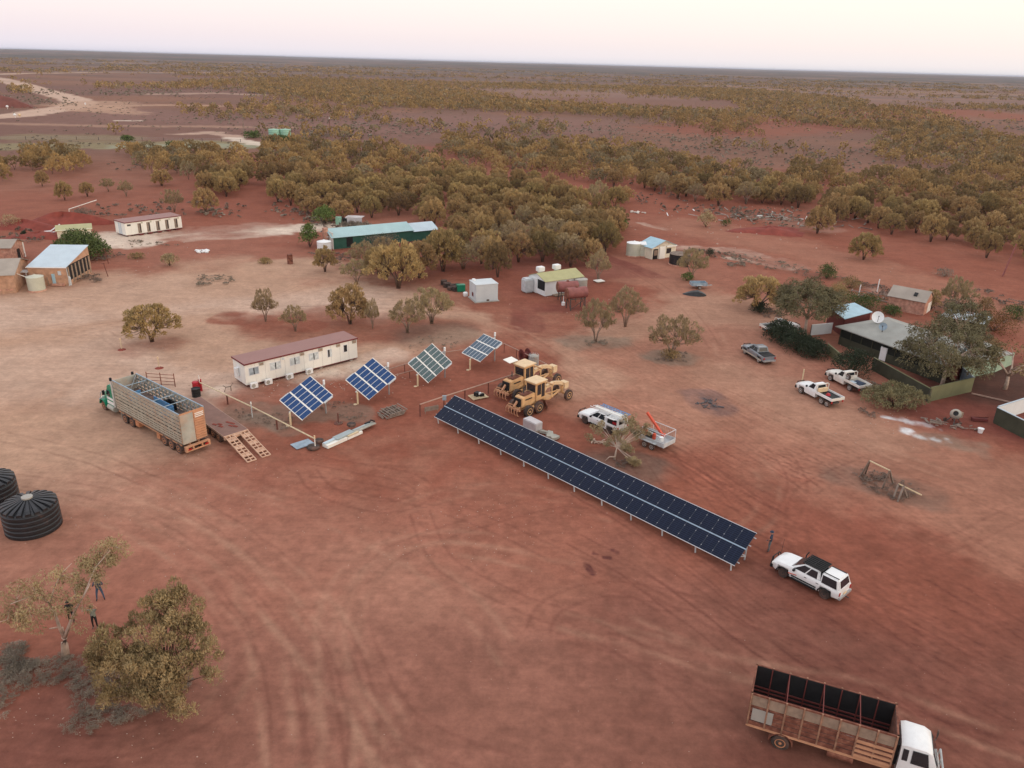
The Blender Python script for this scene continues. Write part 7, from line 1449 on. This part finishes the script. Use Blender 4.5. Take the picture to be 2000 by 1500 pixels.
# broad gums by the homestead and the big ones at lower left
def gum(label,bx,by,H,R,nc,nl,leafm,barkm,seed,clr=(.6,1.1),lw=.12,ll=.34,droop=True,shape=None,trunk_h=.3,lean=(0,0),name='gum_tree',rs=.22,low=.35,up=.5,loc=None):
    rg=np.random.default_rng(seed); cl=[]
    for i in range(nc):
        u=(i+.5)/nc; a=i*2.39996+rg.uniform(-.5,.5); ph=math.acos(1-1.55*u); q=R*math.sin(ph)*rg.uniform(.55,1.05); z=H*low+(H*(1-low)-.5)*(.5+.5*math.cos(ph))*rg.uniform(.75,1.0)
        if shape: 
            q2=shape(a,z/H); q*=q2
        r=rg.uniform(*clr); cl.append((q*math.cos(a)+lean[0]*z/H,q*math.sin(a)+lean[1]*z/H,z,r,r,r*rg.uniform(.7,1.1)))
    P=leafquads(rg,cl,nl,lw,ll,up,zlo=-.8,droop=droop); P[:,2]=np.maximum(P[:,2],.05); f=(lean[0]*trunk_h,lean[1]*trunk_h,H*trunk_h); paths=[([(0,0,-.05),(f[0]*.3+.06,f[1]*.3,f[2]*.5),f],[rs*1.25,rs,rs*.8])]
    nb=6; br=[]
    for k in range(nb):
        a=2*PI*k/nb+rg.uniform(-.4,.4); e=(f[0]+R*.42*math.cos(a)+lean[0]*.2,f[1]+R*.42*math.sin(a)+lean[1]*.2,H*(trunk_h+.28)+rg.uniform(-.3,.5)); m=((f[0]*.6+e[0]*.4)+rg.uniform(-.2,.2),(f[1]*.6+e[1]*.4)+rg.uniform(-.2,.2),(f[2]+e[2])/2); br.append(e); paths.append(([f,m,e],[rs*.7,rs*.45,rs*.3]))
    for c in cl:
        e=min(br,key=lambda q_:(q_[0]-c[0])**2+(q_[1]-c[1])**2+(q_[2]-c[2])**2); m=((e[0]+c[0])/2+rg.uniform(-.2,.2),(e[1]+c[1])/2+rg.uniform(-.2,.2),(e[2]+c[2])/2+rg.uniform(-.1,.25)); paths.append(([e,m,(c[0],c[1],c[2])],[rs*.25,rs*.16,.015]))
    return tree_thing(name,label,'tree',loc or G(bx,by),P,paths,leafm,barkm)
gum('big grey green gum tree at the left corner of the homestead garden',1570,656,8.2,4.6,74,330,'gumleaf','barkpale',501,(.7,1.2),.09,.26)
gum('large spreading gum tree in front of the homestead roof, right of the white dish',1838,757,8.4,5.2,78,280,'gumleaf','barkpale',502,(.6,1.2),.09,.26,low=.22)
gum('smaller gum tree behind the right end of the homestead',1868,668,6.4,3.2,30,230,'gumleaf','barkpale',503,(.6,1.0),.10,.26)
gum('half bare spreading tree at the right edge above the mint wall',1962,760,5.6,4.4,24,70,'mulgadark','barkpale',504,(.5,.9),.13,.34,low=.5)
# thin white stemmed gum, lower left
rg5=np.random.default_rng(77); x0,y0=G(128,1284)
def tw(px,py,z): x,y=G(px,py,z); return (x-x0,y-y0,z)
limbs=[([(0,0,0),(.05,.1,1.0),tw(126,1245,2.0)],[.27,.21,.18]),([tw(126,1245,2.0),tw(137,1218,3.2),tw(148,1190,4.2),tw(163,1165,5.2),tw(176,1140,5.9)],[.13,.10,.08,.05,.03]),([tw(126,1245,2.0),tw(116,1225,2.9),tw(108,1200,3.8),tw(98,1180,4.6),tw(105,1150,5.6)],[.12,.10,.08,.06,.03]),
 ([tw(116,1225,2.9),tw(96,1228,3.0)],[.06,.03]),([tw(98,1180,4.6),tw(85,1170,5.0),tw(60,1165,5.4),tw(20,1180,5.4)],[.06,.05,.04,.02]),([tw(163,1165,5.2),tw(185,1110,6.2),tw(215,1075,7.0)],[.05,.035,.02]),([tw(105,1150,5.6),tw(120,1120,6.4),tw(140,1100,6.8)],[.04,.03,.015]),([tw(126,1245,2.0),tw(122,1225,2.8)],[.08,.04])]
cl=[]
for (px,py,z,n,sp) in ((205,1085,6.6,14,.85),(180,1100,6.2,9,.8),(225,1068,7.0,7,.6),(190,1125,5.8,5,.6),(30,1175,5.3,12,1.0),(70,1160,5.6,9,.9),(15,1210,4.8,8,.8),(120,1125,6.3,9,.8),(145,1150,5.4,7,.8),(60,1200,4.9,8,.9),(95,1190,5.0,5,.7),(160,1195,4.4,4,.6)):
    for i in range(n): c=tw(px,py,z); d=rg5.normal(size=3)*sp*.62; r=rg5.uniform(.28,.5); q=(c[0]+d[0],c[1]+d[1],max(1.5,c[2]+d[2]*.7)); cl.append((*q,r,r,r)); 
    limbs.append(([tw(px,py,z),(cl[-1][0],cl[-1][1],cl[-1][2])],[.02,.008])); limbs.append(([tw(px,py,z),(cl[-2][0],cl[-2][1],cl[-2][2])],[.02,.008]))
P=leafquads(rg5,cl,105,.045,.18,.7,zlo=-1,droop=True)
tree_thing('white_gum_tree','thin white stemmed gum tree with sparse drooping leaves at the lower left','tree',(x0,y0),P,limbs,'gumlight','barkpale')
# the big golden green tree, lower left
x0,y0=G(335,1392); cl=[]
for (px,py,z,n,sp) in ((330,1172,6.9,16,.75),(300,1205,6.2,16,.9),(350,1215,6.0,16,.9),(390,1225,5.4,10,.7),(395,1265,4.6,11,.8),(220,1260,4.9,16,.9),(250,1290,4.2,18,1.0),(200,1300,3.6,12,.8),(215,1340,2.8,10,.8),(290,1280,4.6,16,1.0),(330,1290,4.2,16,1.0),(280,1330,3.2,14,1.0),(350,1340,3.0,13,.9),(300,1365,2.2,9,.8),(335,1380,1.4,8,.5),(385,1310,3.4,9,.7),(250,1355,2.3,7,.7),(175,1280,4.2,5,.5)):
    for i in range(n): c=tw(px,py,z); d=rg5.normal(size=3)*sp*.6; r=rg5.uniform(.26,.46); q=(c[0]+d[0],c[1]+d[1],max(.4,c[2]+d[2]*.8)); cl.append((*q,r,r,r*1.2))
P=leafquads(rg5,cl,170,.055,.20,.9,zlo=-.8); limbs=[([(0,0,0),(-.1,.3,.8),(-.3,.7,1.7)],[.16,.13,.10])]; e=(-.3,.7,1.7)
for c in cl[::2]: m=((e[0]+c[0])/2,(e[1]+c[1])/2,(e[2]+c[2])/2-.3); limbs.append(([e,m,(c[0],c[1],c[2])],[.045,.03,.01]))
tree_thing('acacia_tree','big golden green bushy acacia tree at the lower left','tree',(x0,y0),P,limbs,'gumlight','bark')
# sparse bush in front of the service ute
x0,y0=G(1200,898); cl=[]
for (px,py,z,n,sp) in ((1170,835,1.9,8,.7),(1210,850,1.7,18,.7),(1235,830,2.2,18,.7),(1250,850,1.7,12,.6),(1225,875,1.2,14,.5),(1240,900,.6,14,.4),(1160,850,1.3,5,.6),(1190,865,1.3,7,.5),(1260,835,1.9,6,.4)):
    for i in range(n): c=tw(px,py,z); d=rg5.normal(size=3)*sp*.6; r=rg5.uniform(.2,.36); cl.append((c[0]+d[0],c[1]+d[1],max(.2,c[2]+d[2]*.7),r,r,r))
P=leafquads(rg5,cl,60,.06,.22,.5,zlo=-1); limbs=[([(0,0,0),(.1,.2,.6),(.2,.4,1.1)],[.12,.09,.06]),([(-.9,-.3,.05),(-.5,-.1,.35),(0,0,.3)],[.03,.05,.09])]
for c in cl[::2]: limbs.append(([(.2,.4,1.1),((.2+c[0])/2,(.4+c[1])/2,(1.1+c[2])/2),(c[0],c[1],c[2])],[.035,.02,.008]))
tree_thing('dry_bush','sparse dry bush with a pale twisted stem between the long array and the service ute','bush',(x0,y0),P,limbs,'mulgapale','barkpale')
b=B(); rg=random.Random(8)
for i in range(9): a=rg.uniform(0,3.1); x=rg.uniform(-.8,.8); b.tube([(x,rg.uniform(-.3,.3),.05),(x+.5*math.cos(a),.4*math.sin(a),.2),(x+1.0*math.cos(a),.8*math.sin(a),.12)],rg.uniform(.03,.08),5)
one(b,'dead_branches','barkpale','small pile of twisted dead branches left of the dry bush','branches',G(1167,866))
# scattered pale stones on the apron and the verge: loose ground cover
b=B(); rs=random.Random(12); vs=[];fs=[]
def stones(cx,cy,sx,sy,n,s0,s1):
    for i in range(n):
        px=rs.gauss(cx,sx); py=rs.gauss(cy,sy)
        if py<300 or py>1540: continue
        x,y=G(px,py); s=rs.uniform(s0,s1); k=len(vs); a=rs.uniform(0,6)
        vs.extend([(x+s*math.cos(a+t)*u,y+s*math.sin(a+t)*u*.8,z*s) for t,u,z in ((0,1,-.1),(1.6,.9,-.1),(3.1,1,-.1),(4.7,.8,-.1),(.5,.5,.7),(3.4,.45,.6))]); fs.extend([tuple(k+i_ for i_ in f) for f in ((0,1,4),(1,2,5,4),(2,3,5),(3,0,4,5))])
stones(600,740,110,16,260,.05,.13); stones(930,1010,120,50,150,.03,.07); stones(330,950,190,80,220,.03,.07); stones(300,690,90,20,90,.04,.1); stones(1460,440,120,22,70,.1,.3); stones(1250,1350,300,120,50,.02,.05); stones(200,1400,150,50,110,.02,.06); stones(420,520,200,40,60,.06,.16); stones(1150,600,60,20,20,.06,.15); stones(1600,560,200,60,60,.05,.14); stones(1750,830,60,30,40,.04,.1); stones(240,460,80,20,60,.08,.2)
me=bpy.data.meshes.new('loose_stones'); me.from_pydata(vs,[],fs); me.materials.append(M['pebble']); o=bpy.data.objects.new('loose_stones',me); COL.objects.link(o); tag(o,'pale loose stones scattered over the red dirt','stones',kind='stuff')

# ------------------------------------------------------------------ evening haze over the plain
def haze():
    hx=43000.0; b=B().box((0,0,(-2+41)/2),(2*hx,2*hx,43)); me=bpy.data.meshes.new('haze'); me.from_pydata(b.v,[],b.f)
    m=bpy.data.materials.new('haze'); m.use_nodes=True; N=m.node_tree.nodes; N.clear(); o_=N.new('ShaderNodeOutputMaterial'); v=N.new('ShaderNodeVolumePrincipled')
    v.inputs['Color'].default_value=(.72,.76,.88,1); v.inputs['Density'].default_value=3.2e-5; v.inputs['Anisotropy'].default_value=0.0
    m.node_tree.links.new(v.outputs[0],o_.inputs['Volume']); me.materials.append(m); o=bpy.data.objects.new('haze',me); COL.objects.link(o); tag(o,'thin blue evening haze over the distant plain','haze',kind='stuff')
haze()
